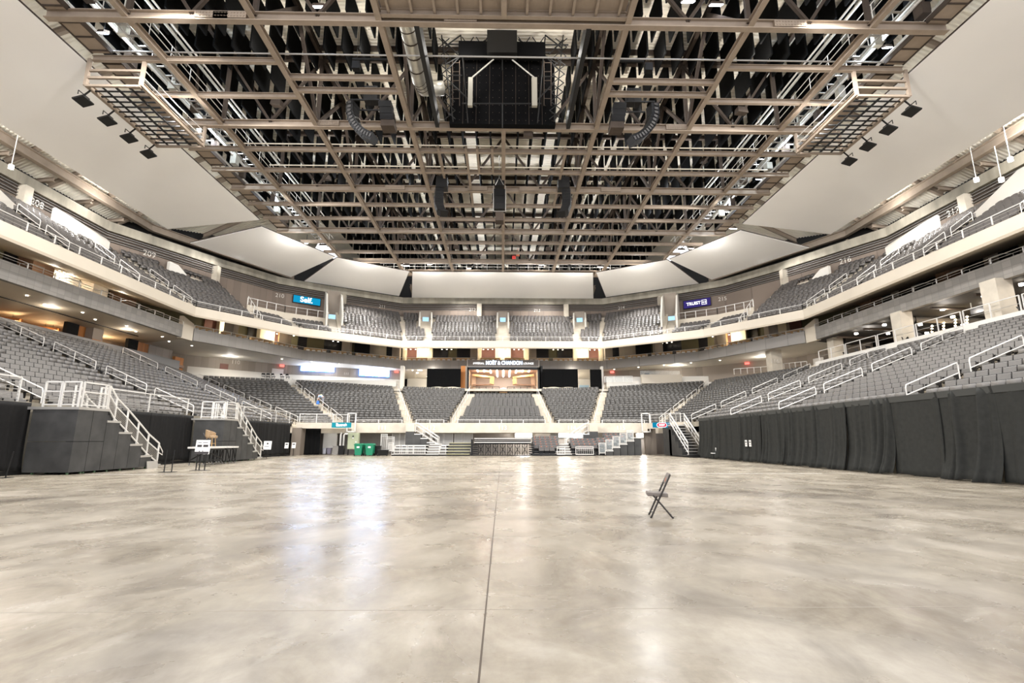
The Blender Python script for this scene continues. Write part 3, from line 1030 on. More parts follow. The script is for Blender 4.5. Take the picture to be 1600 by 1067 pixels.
# ================================================================== drapes
def drape(name, p, q, z0, z1, label, m_, seed=0, amp=0.12, freq=1.6, flare=0.25, group=None, gather=0.5, top=None, side=1):
    rnd = random.Random(seed)
    p, q = Vector((*p, 0)), Vector((*q, 0))
    L = (q - p).length
    d = (q - p) / L
    n_ = Vector((-d.y, d.x, 0)) * side
    nu, nv = max(24, int(L * 22)), 14
    ridges = []
    s0 = rnd.uniform(0.02, 0.15)
    while s0 < L:
        ridges.append((s0, amp * rnd.uniform(0.35, 1.3), rnd.uniform(0.045, 0.12) / freq ** 0.4, rnd.uniform(-0.35, 0.35) * gather))
        s0 += rnd.choice((0.14, 0.2, 0.3, 0.6, 0.9)) / freq * rnd.uniform(0.7, 1.2)
    ph = rnd.uniform(0, 6.28)
    vs, fs = [], []
    for j in range(nv + 1):
        v = j / nv
        z = z1 + (z0 - z1) * v
        g = 0.3 + 0.7 * v ** 0.6
        for i in range(nu + 1):
            s = L * i / nu
            off = flare * v ** 4
            for sk, hk, wk, tk in ridges:
                u = (s - sk - tk * v * v) / wk
                if abs(u) < 3:
                    off += hk * g * math.exp(-u * u)
            hem = 0.04 * math.sin(3.1 * s + ph) * v
            vs.append(p + d * s + n_ * off + UP * max(0.012, z + hem if j == nv else z))
    for j in range(nv):
        for i in range(nu):
            a = j * (nu + 1) + i
            fs.append((a, a + 1, a + nu + 2, a + nu + 1))
    b = MB(); b.add(vs, fs)
    o = b.build(name, m_, smooth=True)
    md = o.modifiers.new('cloth', 'SOLIDIFY')
    md.thickness = 0.012
    tag(o, label, 'drape', group)
    if top:
        h = MB()
        h.slab([p + n_ * 0.03 + UP * (z1 - 0.22), q + n_ * 0.03 + UP * (z1 - 0.22), q + n_ * 0.08 + UP * (z1 + 0.02), p + n_ * 0.08 + UP * (z1 + 0.02)], 0.02)
        h.build('top_hem', mat('grey_hem', '#4a4a47', 0.95, spec=0.2), o)
    return o
XD = 16.65
ys = [9.0, 13.3, 16.6, 18.8, 21.2, 24.0, 26.4, 29.4, 32.2, 35.2, 38.6, 42.2]
for k in range(len(ys) - 1):
    drape('floor_drape', (XD, ys[k] - 0.05), (XD, ys[k + 1] + 0.05), 0.02, 3.2, 'charcoal drape hanging to the floor below the seats, %s from the floor stairs' % nth(len(ys) - 1 - k), M_drape, 20 + k,
          amp=[0.16, 0.09, 0.24, 0.10, 0.26, 0.2, 0.24, 0.2, 0.22, 0.16, 0.24][k], freq=[0.5, 0.4, 0.9, 0.4, 0.9, 1.0, 1.1, 0.9, 0.9, 0.8, 1.0][k], flare=[0.2, 0.1, 0.35, 0.12, 0.35, 0.3, 0.25, 0.25, 0.2, 0.2, 0.3][k], group='long charcoal drapes', top=True)
# hem of the cover thrown over the front row
XL = -20.15
for k, (y0, y1) in enumerate(((8.5, 15.8), (15.8, 18.9), (18.9, 21.8), (25.4, 29.2), (29.2, 33.2), (36.8, 42.0), (42.0, 48.4))):
    drape('wall_drape', (XL, y0), (XL, y1), 0.18, 2.97, 'black drape under the cable rail, %s from the camera end' % nth(k + 1), M_draped, 60 + k, amp=[0.05, 0.05, 0.13, 0.06, 0.07, 0.09, 0.08][k], freq=[0.7, 0.6, 1.3, 1, 1, 1.2, 1.2][k], flare=0.08, group='black drapes below the railed stand', side=-1)
b = MB(); b.box(-20.2, -20.05, 8, 48.5, 0.0, 0.16)
struct('baseboard_left', b, M_blackp)
drape('tier_drape', (36.9, 27.4), (36.9, 30.4), 17.3, 19.6, 'dark pleated curtain high in the upper tier beside the nearest pale tunnel wall', M_draped, 171, amp=0.07, freq=1.6, flare=0.0)
# tunnel curtains and walls
drape('tunnel_drape', (-19.7, 50.2), (-18.1, 50.8), 0.02, 2.55, 'black pleated curtain closing the corner tunnel', M_black, 91, amp=0.08, freq=2.2, flare=0.05, side=-1)
b = MB(); b.box(-20.3, -19.4, 49.2, 50.4, 0, 2.6)
struct('pilaster', b, mat('taupe_wall', '#756a5e', 0.7))
b = MB(); b.box(-18.3, -16.9, 52.2, 52.4, 0, 2.5)
struct('wall_tunnel', b, M_white)
# right tunnel: brown walls and black opening
b = MB(); b.box(14.4, 15.5, 50.9, 51.3, 0, 2.6)
struct('wall_tunnel', b, mat('taupe_wall', '#756a5e', 0.7))
b = MB(); b.wallrun([(15.4, 52.6), (17.6, 50.2)], 0, 2.6, 0.3)
struct('wall_tunnel', b, mat('dark_taupe_wall', '#4b433b', 0.7))
drape('tunnel_drape', (16.2, 50.2), (17.0, 49.2), 0.02, 2.5, 'black curtain hanging in the tunnel under the oval sign', M_black, 93, amp=0.05, freq=2.2, flare=0.03, side=-1)
# notices pinned to the long drape
for k, y in enumerate((33.6, 33.05)):
    b = MB(); b.box(XD - 0.33, XD - 0.32, y, y + 0.3, 1.0, 1.42)
    n = b.build('notice', M_paper)
    tag(n, ['white paper notice pinned to the long drape, nearer the floor stairs', 'white paper notice pinned to the long drape, farther from the stairs'][k], 'notice')
    b = MB(); b.box(XD - 0.335, XD - 0.33, y + 0.05, y + 0.25, 1.25, 1.32); b.box(XD - 0.335, XD - 0.33, y + 0.05, y + 0.25, 1.12, 1.14)
    b.build('print', M_ink, n)
# ================================================================== folding chair on the floor
M_chair = mat('dark_bronze_tube', '#2f2a27', 0.4, metal=0.4)
M_cseat = mat('taupe_chair_pad', '#6f665d', 0.55)
def folding_chair(name, label, loc, rz, pad=None, group=None, badge=True):
    """padded steel folding chair facing -X, feet on z=0"""
    t = thing(name, label, 'chair', (0, 0, 0), group)
    for s in (-1, 1):
        y = 0.215 * s
        b = MB(); b.path([(-0.19, y, 0.0), (-0.02, y, 0.35), (0.155, y, 0.70), (0.19, y * 0.97, 0.775)], 0.0165, 8); b.build('front_leg', M_chair, t)
        b = MB(); b.path([(-0.13, y * 0.86, 0.40), (0.03, y * 0.88, 0.215), (0.205, y * 0.9, 0.0)], 0.0155, 8); b.build('rear_leg', M_chair, t)
        b = MB(); b.tube((-0.19, y, 0.0), (-0.184, y, 0.025), 0.018, 8); b.tube((0.205, y * 0.9, 0.0), (0.199, y * 0.9, 0.025), 0.018, 8); b.build('foot_cap', M_blackp, t)
    b = MB(); b.tube((-0.15, -0.2, 0.08), (-0.15, 0.2, 0.08), 0.009); b.tube((0.14, -0.19, 0.08), (0.14, 0.19, 0.08), 0.009); b.build('crossbar', M_chair, t)
    b = MB()
    b.hexa([(-0.235, -0.19, 0.385), (0.14, -0.2, 0.365), (0.14, 0.2, 0.365), (-0.235, 0.19, 0.385), (-0.23, -0.19, 0.455), (0.14, -0.2, 0.435), (0.14, 0.2, 0.435), (-0.23, 0.19, 0.455)])
    b.build('seat', pad or M_cseat, t, bevel=0.015)
    b = MB()
    pr = [(0.105, 0.60), (0.125, 0.595), (0.205, 0.755), (0.205, 0.79), (0.185, 0.795), (0.165, 0.77)]
    b.prism([(x, -0.2, z) for x, z in pr], (0, 0.4, 0))
    bk = b.build('backrest', pad or M_cseat, t, bevel=0.012)
    if badge:
        b = MB(); b.prism([(0.121, -0.03, 0.64), (0.121, 0.05, 0.64), (0.150, 0.05, 0.71), (0.150, -0.03, 0.71)], (-0.006, 0, 0.002)); b.build('badge', M_orange, bk)
    BASE.pop(t.name, None)
    t.location = loc
    t.rotation_euler = (0, 0, rz)
    return t
folding_chair('folding_chair', 'dark padded folding chair standing alone on the open concrete floor', (2.965, 9.73, 0), -0.2)

# ================================================================== stair platforms by the railed stand
def stair_unit(y0, label, flat):
    x1, x0 = -18.0, -19.9
    t = thing('stair_platform', label, 'stairs', (x1, y0, 0), 'black stair platforms')
    zt = 2.69
    cs = 0.09
    b = MB()
    for (ya, yb) in ((0, 0.8), (0.82, 1.62)):
        b.box(x0, x1, y0 + ya, y0 + yb, cs, 1.34)
        b.box(x0, x1, y0 + ya, y0 + yb, 1.36, zt)
    b.build('base_box', M_boxblk, t)
    b = MB(); b.box(x0 - 0.3, x1 + 0.04, y0 - 0.04, y0 + 1.66, zt, zt + 0.11); b.build('deck', M_alu, t)
    tops = [2.29, 1.79, 1.23, 0.66]
    st = 0.82
    for k, z in enumerate(tops):
        ya = y0 + 1.64 + k * st
        b = MB(); b.box(x0 + 0.2, x1, ya, ya + st - 0.02, cs, z - 0.09); bx_ = b.build('step_box', M_boxblk, t)
        b = MB(); b.box(x0 + 0.2, x1 + 0.03, ya - 0.02, ya + st, z - 0.09, z); b.build('step_edge', M_alu, bx_)
        b = MB(); zu = tops[k - 1] if k else zt + 0.1
        b.box(x0 + 0.25, x1 - 0.12, ya, ya + st * 0.5, z, (z + zu) / 2); b.build('tread', M_boxblk, bx_)
    yb = y0 + 1.64 + 4 * st
    b = MB(); b.box(x0 + 0.25, x1 - 0.02, yb, yb + 0.8, 0.1, 0.19); b.build('foot_step', M_alu, t)
    b = MB()
    for yy in (0.1, 0.75, 0.9, 1.5, 2.2, 3.0, 3.9, 4.7):
        for xx in (x1 - 0.12, x0 + 0.35):
            b.tube((xx - 0.03, y0 + yy, 0.045), (xx + 0.03, y0 + yy, 0.045), 0.045, 10)
    b.build('casters', mat('green_caster', '#4d6b4b', 0.5), t)
    # rails: near end (two gates), long side, stair flanks
    def frame(p, q, h, nc=4, brace=False, gp='rail_frame'):
        p, q = Vector(p), Vector(q)
        g = MB()
        for c in (p, q):
            g.bar(c, c + UP * h, 0.06, 0.06)
        g.bar(p + UP * h, q + UP * h, 0.06, 0.06)
        g.bar(p + UP * 0.1, q + UP * 0.1, 0.05, 0.05)
        g.bar(p + UP * h * 0.62, q + UP * h * 0.62, 0.05, 0.05)
        f = g.build(gp, M_rail, t)
        w = MB()
        for k in range(nc):
            z = 0.18 + (h * 0.62 - 0.2) * (k + 0.5) / nc
            w.tube(p + UP * z, q + UP * z, 0.013, 5)
        if nc:
            w.build('rail_wires', M_wire, f)
    zb = zt + 0.11
    frame((x0 + 0.35, y0 + 0.03, zb), (x0 + 1.02, y0 + 0.03, zb), 1.07)
    frame((x0 + 1.1, y0 + 0.03, zb), (x1 - 0.08, y0 + 0.03, zb), 1.07)
    frame((x1 - 0.03, y0 + 0.14, zb), (x1 - 0.03, y0 + 1.5, zb), 1.07, 5)
    for xx in (x1 - 0.04, x0 + 0.5):
        P = [(y0 + 1.6, zb)] + [(y0 + 1.64 + k * st + 0.45, z) for k, z in enumerate(tops)] + [(yb + 0.5, 0.2)]
        g = MB(); w = MB()
        for k in range(len(P)):
            y, z = P[k]
            g.bar((xx, y, z), (xx, y, z + (1.05 if k else 1.07)), 0.06, 0.06)
        for k in range(len(P) - 1):
            (ya, za), (yc, zc) = P[k], P[k + 1]
            for h, wd in ((1.05, 0.06), (0.66, 0.05), (0.1, 0.05)):
                g.bar((xx, ya, za + h), (xx, yc, zc + h), 0.05, wd)
            for j in range(6):
                h = 0.17 + 0.075 * j
                w.tube((xx, ya, za + h), (xx, yc, zc + h), 0.013, 5)
        ye, ze = P[-1]
        g.path([(xx, ye, ze + 1.0), (xx, ye + 0.35, ze + 0.62), (xx, ye + 0.35, ze + 0.45), (xx, ye, ze + 0.6)], 0.025)
        g.bar((xx, P[0][0] - 0.25, zb), (xx, P[0][0] - 0.25, zb + 1.07), 0.06, 0.06)
        f = g.build('stair_rail', M_rail, t)
        w.build('rail_wires', M_wire, f)
    return t
stair_unit(21.65, 'black boxed stair platform with white rails, nearer of the two beside the railed stand', 0)
stair_unit(33.0, 'black boxed stair platform with white rails behind the portable stage decks', 1)
b = MB(); b.prism([(-17.93, 26.2, 0.0), (-17.93, 27.0, 0.0), (-17.98, 27.0, 0.36), (-17.98, 26.2, 0.36)], (0.03, 0, 0))
tag(b.build('kick_plate', M_alu), 'small grey metal plate leaning on the nearer stair platform\'s lowest box', 'plate')

# portable stage decks
DZ = 1.04
def stage_deck(y0, y1, label):
    x0, x1 = -17.9, -16.9
    t = thing('stage_deck', label, 'stage deck', (x1, y0, 0), 'portable stage decks')
    b = MB(); b.box(x0, x1, y0, y1, DZ - 0.1, DZ); b.build('deck_top', M_rail, t)
    b = MB(); b.box(x0 + 0.05, x1 - 0.05, y0 + 0.05, y1 - 0.05, DZ - 0.2, DZ - 0.1); b.build('under_frame', M_blackm, t)
    n = 2 if y1 - y0 < 2 else 3
    for k in range(n):
        y = lerp(y0 + 0.12, y1 - 0.12, k / (n - 1))
        for x in (x0 + 0.12, x1 - 0.08):
            b = MB(); b.bar((x, y, 0.06), (x, y, DZ - 0.1), 0.05, 0.05); lg = b.build('leg', M_blackm, t)
            b = MB(); b.tube((x - 0.025, y, 0.06), (x + 0.025, y, 0.06), 0.06, 10); b.build('wheel', M_grey, lg)
    b = MB()
    b.bar((x1 - 0.08, y0 + 0.12, 0.28), (x1 - 0.08, y1 - 0.12, 0.28), 0.04, 0.04)
    b.bar((x1 - 0.08, y0 + 0.2, DZ - 0.2), (x1 - 0.08, y1 - 0.2, 0.3), 0.05, 0.05)
    b.bar((x0 + 0.12, y0 + 0.2, 0.3), (x0 + 0.12, y1 - 0.2, DZ - 0.2), 0.05, 0.05)
    b.build('brace', M_blackm, t)
stage_deck(29.3, 31.5, 'longest portable stage deck on black folding legs, carrying the tan stool')
stage_deck(31.6, 32.3, 'short portable stage deck on black legs, middle of the three decks')
stage_deck(32.35, 32.95, 'short portable stage deck on black legs, farthest from the tan stool')
# tan bar chair and black folding chair on the deck
t = thing('bar_chair', 'tan leather bar chair with a curved low back on the stage deck', 'chair', (-17.55, 30.9, DZ))
b = MB()
for i in range(9):
    a0, a1 = PI * (0.92 + 1.16 * i / 9), PI * (0.92 + 1.16 * (i + 1) / 9)
    c = Vector((-17.55, 30.9, 0))
    f = lambda a, r, z: (c.x + r * math.sin(a), c.y + r * math.cos(a), z)
    g = lambda i_: DZ + 0.72 + 0.27 * math.sin(PI * min(1, max(0, 0.2 + i_ / 9 * 0.7)))
    b.hexa([f(a0, 0.26, DZ + 0.55), f(a1, 0.26, DZ + 0.55), f(a1, 0.33, DZ + 0.55), f(a0, 0.33, DZ + 0.55), f(a0, 0.26, g(i)), f(a1, 0.26, g(i + 1)), f(a1, 0.33, g(i + 1)), f(a0, 0.33, g(i))])
b.build('backrest', M_tanseat, t, smooth=False)
b = MB(); b.tube((-17.53, 30.95, DZ + 0.5), (-17.53, 30.95, DZ + 0.64), 0.30, 18); b.build('seat', M_tanseat, t, bevel=0.03)
for dx, dy in ((-0.2, -0.2), (0.2, -0.2), (-0.2, 0.2), (0.2, 0.2)):
    b = MB(); b.tube((-17.55 + dx, 30.9 + dy, DZ), (-17.55 + dx * 0.8, 30.9 + dy * 0.8, DZ + 0.5), 0.016, 6); b.build('leg', M_tan, t)
b = MB(); b.path([(-17.73, 30.72, DZ + 0.18), (-17.37, 30.72, DZ + 0.18), (-17.37, 31.08, DZ + 0.18), (-17.73, 31.08, DZ + 0.18), (-17.73, 30.72, DZ + 0.18)], 0.012); b.build('foot_ring', M_tan, t)
folding_chair('folding_chair', 'black folding chair on the stage deck beside the tan stool', (-17.2, 29.8, DZ), PI * 0.75 + 1.2, M_blackp, badge=False)

# signs on stands
def sign_stand(name, label, x, y, zc, w, h, legs, lines):
    t = thing(name, label, 'sign', (x, y, 0))
    b = MB(); b.prism([(x - w / 2, y, zc - h / 2), (x + w / 2, y, zc - h / 2), (x + w / 2, y + 0.06, zc + h / 2), (x - w / 2, y + 0.06, zc + h / 2)], (0, 0.025, 0)); bd = b.build('board', M_paper, t)
    b = MB()
    for dx in legs:
        b.bar((x + dx, y + 0.06, 0.012), (x + dx, y + 0.06, zc), 0.035, 0.035)
    b.box(x - w * 0.6, x + w * 0.6, y - 0.12, y + 0.24, 0, 0.015)
    b.build('stand', M_blackm, t)
    b = MB()
    for (u0, u1, v0, v1) in lines:
        f = lambda u, v: (x + (u - 0.5) * w, y - 0.006 + 0.06 * v, zc + (v - 0.5) * h)
        b.prism([f(u0, v0), f(u1, v0), f(u1, v1), f(u0, v1)], (0, 0.004, 0))
    b.build('print', M_ink, bd)
sign_stand('notice_sign', 'largest white notice board on a black stand before the stage decks', -14.35, 24.6, 1.09, 0.66, 0.66, (-0.2, -0.05, 0.2), [(0.12, 0.45, 0.5, 0.66), (0.55, 0.9, 0.5, 0.66), (0.0, 1.0, 0.0, 0.17), (0.15, 0.4, 0.8, 0.83), (0.5, 0.85, 0.8, 0.83), (0.3, 0.36, 0.17, 0.24), (0.55, 0.6, 0.17, 0.26)])
sign_stand('notice_sign', 'small white notice on a thin stand in front of the stage decks', -16.2, 28.2, 0.86, 0.32, 0.40, (0.0,), [(0.2, 0.8, 0.8, 0.86), (0.2, 0.7, 0.5, 0.52), (0.2, 0.8, 0.4, 0.42)])
sign_stand('notice_sign', 'white notice on a stand at the foot of the farther stair platform', -18.6, 40.6, 1.02, 0.62, 0.66, (0.0,), [(0.4, 0.6, 0.6, 0.8), (0.15, 0.7, 0.35, 0.4)])
for k, (x, y) in enumerate(((-19.45, 46.2), (-19.1, 46.9))):
    sign_stand('notice_sign', ['narrow white notice on a post before the last black drape', 'narrow white notice on a post nearest the tunnel curtain'][k], x, y, 0.95, 0.34, 0.5, (0.0,), [(0.2, 0.8, 0.6, 0.8)])
def stanchion(x, y, lean, label, group=None):
    t = thing('stanchion', label, 'stanchion', (x, y, 0), group)
    b = MB(); b.tube((x, y, 0.02), (x + lean, y, 0.98), 0.022, 8); b.build('post', M_blackm, t)
    b = MB(); b.box(x - 0.14, x + 0.14, y - 0.2, y + 0.2, 0, 0.02); b.build('foot_plate', M_blackm, t)
stanchion(-15.12, 23.25, 0.02, 'black stanchion post before the nearer stair platform, closer to the boxes')
stanchion(-14.82, 23.3, 0.02, 'black stanchion post before the nearer stair platform, closer to the notice board')
stanchion(-19.05, 19.3, 0.12, 'slim black post before the gathered black drape, farther from the boxes')
stanchion(-18.85, 19.9, 0.12, 'slim black post before the gathered black drape, nearer the boxes')
stanchion(-19.3, 18.9, 0.12, 'slim black post at the edge of the view before the drape')

# ================================================================== far corner equipment
def bin_(x, y, label, m_, w=0.72, h=1.08, d=0.8, lid=True, name='wheeled_bin', cat='bin', group=None, wheels=True):
    t = thing(name, label, cat, (x, y, 0), group)
    b = MB()
    a = 0.8
    b.hexa([(x - w / 2 * a, y - d / 2 * a, 0.06), (x + w / 2 * a, y - d / 2 * a, 0.06), (x + w / 2 * a, y + d / 2 * a, 0.06), (x - w / 2 * a, y + d / 2 * a, 0.06),
            (x - w / 2, y - d / 2, h - 0.08), (x + w / 2, y - d / 2, h - 0.08), (x + w / 2, y + d / 2, h - 0.08), (x - w / 2, y + d / 2, h - 0.08)])
    bd = b.build('bin_body', m_, t, bevel=0.02)
    b = MB(); b.box(x - w / 2 - 0.04, x + w / 2 + 0.04, y - d / 2 - 0.04, y + d / 2 + 0.04, h - 0.1, h - 0.05); b.build('rim', m_, t)
    if lid:
        b = MB(); b.prism([(x - w / 2 - 0.02, y - d / 2, h - 0.05), (x + w / 2 + 0.02, y - d / 2, h - 0.05), (x + w / 2 * 0.8, y - d / 2, h + 0.04), (x - w / 2 * 0.8, y - d / 2, h + 0.04)], (0, d, 0)); b.build('lid', m_, t)
        b = MB(); b.box(x - 0.12, x + 0.12, y - d / 2 - 0.012, y - d / 2 + 0.05, h * 0.66, h * 0.8); b.build('paper_label', M_paper, bd)
    if wheels:
        for s in (-1, 1):
            b = MB(); b.tube((x + s * w * 0.42, y - d / 2 * 0.7, 0.11), (x + s * (w * 0.42 + 0.06), y - d / 2 * 0.7, 0.11), 0.11, 12); b.build('wheel', M_blackp, t)
    return t
YB = 47.3
X = lambda px, y=YB: at_y(px, 705, y).x
bin_(X(561), YB, 'green wheeled bin nearest the sage electrical cabinet', M_green, 0.72)
bin_(X(571.5), YB + 0.7, 'green wheeled bin standing between and behind the other two', M_green, 0.62)
bin_(X(578.5), YB, 'green wheeled bin nearest the white folded rails', M_green, 0.74)
bin_(X(525.5, 49), 49, 'grey bin against the dark tunnel curtain', M_grey, 0.55, 0.95, 0.6, False, wheels=False)
bin_(X(534, 49), 49, 'black bin beside the grey one in the tunnel', M_blackp, 0.5, 0.95, 0.6, False, wheels=False)
bin_(X(506.5, 51.6), 51.8, 'pale grey bin inside the lit tunnel', mat('pale_grey_bin', '#aaa9ae', 0.6), 0.36, 0.7, 0.4, False, wheels=False)
bin_(X(513.5, 51.6), 51.8, 'violet-grey bin inside the lit tunnel', mat('violet_grey_bin', '#77727f', 0.6), 0.42, 0.72, 0.4, False, wheels=False)
bin_(X(599.5), YB - 0.2, 'low open black tub beside the white folded rails', M_blackp, 0.9, 0.6, 0.7, False, name='storage_tub', cat='tub')
bin_(X(588), YB + 0.5, 'black bin behind the third green bin', M_blackp, 0.5, 0.95, 0.5, False)
# cabinet
cx0, cx1 = X(543, 50), X(560, 50)
t = thing('electrical_cabinet', 'sage green electrical cabinet on legs behind the green bins', 'cabinet', ((cx0 + cx1) / 2, 50, 0))
b = MB(); b.box(cx0, cx1, 49.8, 50.25, 0.55, 2.12); cb = b.build('body', M_cab, t, bevel=0.02)
b = MB(); b.box(cx0 + 0.04, cx1 - 0.04, 49.78, 49.8, 0.6, 2.08); dr = b.build('door', M_cab, t)
b = MB(); b.prism([(cx0 + 0.42, 49.775, 1.72), (cx0 + 0.62, 49.775, 1.72), (cx0 + 0.52, 49.775, 1.92)], (0, 0.006, 0)); b.build('warning_triangle', M_ink, dr)
b = MB(); b.box(cx0 + 0.44, cx0 + 0.6, 49.77, 49.78, 1.58, 1.68); b.box(cx1 - 0.3, cx1 - 0.18, 49.77, 49.78, 1.2, 1.3); b.build('paper_label', M_paper, dr)
for x in (cx0 + 0.06, cx1 - 0.06):
    b = MB(); b.bar((x, 50, 0), (x, 50, 0.55), 0.08, 0.08); b.build('leg', M_blackm, t)
# conduits
for k, px in enumerate((531, 536)):
    x = X(px, 50.5)
    b = MB(); b.path([(x, 50.5, 0.9), (x, 50.5, 2.0 - 0.1 * k), (x + 0.1, 50.5, 2.12 - 0.1 * k), (x + 0.5 * k, 50.5, 2.12 - 0.1 * k)], 0.09, 8)
    tag(b.build('conduit', M_rail), ['straight white pipe between the tunnel and the cabinet', 'bent white pipe joining the side of the sage cabinet'][k], 'pipe')

# ---- retractable bleachers along the far wall
def gate(x0, x1, z0, z1, y, label, bars, group='white folded rail frames'):
    t = thing('folded_barrier', label, 'barrier', ((x0 + x1) / 2, y, z0), group)
    b = MB()
    for x in (x0, x1):
        b.bar((x, y, z0), (x, y, z1), 0.05, 0.05)
    for z in (z0 + 0.03, z1 - 0.03, z1 - 0.17):
        b.bar((x0, y, z), (x1, y, z), 0.05, 0.05)
    fr = b.build('frame', M_rail, t)
    b = MB()
    for k in range(bars):
        x = lerp(x0, x1, (k + 1) / (bars + 1))
        b.bar((x, y, z0), (x, y, z1 - 0.17), 0.022, 0.022)
    b.build('bars', M_rail, fr)
G = [(617, 626), (628.5, 636), (638, 646), (647.5, 665), (687, 697)]
for k, (a, c) in enumerate(G):
    gate(X(a), X(c), 0.14, 0.92, YB - 0.3, 'white barred rail frame standing on the low bleacher, %s from the green bins' % nth(k + 1), [4, 4, 4, 10, 4][k])
for k, (a, c, z0, z1) in enumerate(((594.5, 604, 0.5, 2.0), (605, 616, 0.4, 1.75), (609, 616, 0.45, 1.2))):
    gate(X(a, 48.2), X(c, 48.2), z0, z1, 48.2 - 0.3 * k, 'white rail frame folded above the black tub, %s from the cabinet' % nth(k + 1), 6)
def bleacher(name, px0, px1, rows, label, m_tread, y0=YB, run=0.55, rise=0.26, z0=0.12, fascia=M_blackp, mid=None):
    x0, x1 = X(px0), X(px1)
    t = thing(name, label, 'bleacher', ((x0 + x1) / 2, y0, 0), 'retractable bleachers')
    b = MB(); b.box(x0, x1, y0 - 0.3, y0 + run * rows, 0.0, 0.1); b.build('base', M_blackp, t)
    for k in range(rows):
        y = y0 + k * run - 0.25
        z = z0 + k * rise
        b = MB(); b.box(x0, x1, y, y + run, z, z + 0.06); tr = b.build('tread', m_tread, t)
        b = MB(); b.box(x0 + 0.02, x1 - 0.02, y + 0.04, y + run - 0.02, z - rise + 0.08 if k else 0.1, z); b.build('riser', fascia, tr)
    return t
M_yell = mat('yellow_edge', '#a09a78', 0.6)
bleacher('bleacher', 613, 665.5, 4, 'low white edged bleacher carrying the barred rail frames', M_rail, fascia=M_draped)
bleacher('bleacher', 666, 686, 5, 'narrow white steps between the barred rail frames', M_rail, fascia=M_grey, rise=0.22)
bleacher('bleacher', 686.5, 698, 4, 'narrow bleacher end under the last barred rail frame', M_rail, fascia=M_draped)
bleacher('bleacher', 698, 734, 5, 'closed bleacher with rows of folded dark seats beside the stacked planks', M_yell, rise=0.25, fascia=M_boxblk)
bleacher('bleacher', 832, 869, 6, 'bleacher with charcoal seats beside the stacked planks', M_boxblk, rise=0.22, y0=YB + 0.1)
bleacher('bleacher', 869.5, 893, 5, 'white steps between the two groups of charcoal bleacher seats', M_rail, fascia=M_grey, rise=0.22)
bleacher('bleacher', 893.5, 930, 6, 'bleacher with charcoal seats behind the small white rail', M_boxblk, rise=0.22, y0=YB + 0.1)
# seats on the bleachers: charcoal folding seats with an orange badge
def bl_seat():
    a = MB(); a.prism([(-0.24, y, z) for y, z in ((0.1, 0.3), (0.17, 0.3), (0.24, 0.68), (0.2, 0.76), (0.14, 0.74))], (0.48, 0, 0))
    c = MB(); c.prism([(-0.22, y, z) for y, z in ((-0.16, 0.26), (0.1, 0.24), (0.1, 0.34), (-0.16, 0.36))], (0.44, 0, 0))
    d = MB(); d.box(-0.22, 0.22, 0.0, 0.12, 0.0, 0.26)
    e_ = MB(); e_.prism([(-0.05, 0.135, 0.62), (0.05, 0.135, 0.62), (0.05, 0.142, 0.68), (-0.05, 0.142, 0.68)], (0, -0.03, 0.004))
    return a, c, d, e_
pb = thing('bleacher_chair', 'x', 'seat', (0, 0, 0), 'charcoal bleacher seats')
q = bl_seat()
bo = q[0].build('backrest', mat('worn_black_seat', '#55514e', 0.5), pb, bevel=0.02)
q[1].build('cushion', mat('dark_grey_vinyl', '#5f5b57', 0.5), pb, bevel=0.015)
q[2].build('base', M_blackp, pb)
q[3].build('badge', M_orange, bo)
BASE.pop(pb.name)
first = True
def bseat(x, y, z, lab):
    global first
    if first:
        pb.location = (x, y, z); pb['label'] = lab; first = False
    else:
        copy_tree(pb, (x, y, z), 0, lab)
for g, (px0, rows, nm, dy) in enumerate(((833, [(1, 4), (0, 5), (0, 5), (0, 5), (0, 5)], 'beside the stacked planks', 0), (894, [(1, 4), (0, 5), (0, 5), (0, 5)], 'behind the small white rail', 0), (936, [(0, 3), (0, 4)], 'beside the stepped clear rails', 1.0), (953, [(0, 4), (0, 6), (0, 5)], 'highest, under wall number 115', 2.2))):
    for r, (s0, s1) in enumerate(rows):
        for k in range(s0, s1):
            z = 0.18 + 0.22 * r + (0.5 if g == 2 else 0.95 if g == 3 else 0)
            bseat(X(px0 + 4) + k * 0.5 + 0.05, YB + 0.15 + 0.55 * r + dy, z, 'charcoal badge seat %s, %s row, %s along' % (nm, nth(r + 1), nth(k + 1)))
b = MB(); b.box(X(934), X(953), YB + 0.7, YB + 2.6, 0.0, 0.62)
tag(b.build('bleacher_plinth', M_blackp), 'black bleacher base under the seats beside the stepped clear rails', 'bleacher')
b = MB(); b.box(X(952), X(999), YB + 2.0, YB + 3.1, 0.0, 1.1)
tag(b.build('bleacher_plinth', M_boxblk), 'dark bleacher base under the highest charcoal seats', 'bleacher')
gate(X(899), X(926), 0.1, 0.85, YB - 0.35, 'small white rail before the charcoal seats beside the white steps', 8)
gate(X(870), X(882), 0.1, 0.85, YB - 0.35, 'small white rail at the foot of the white steps by the stacked planks', 2)
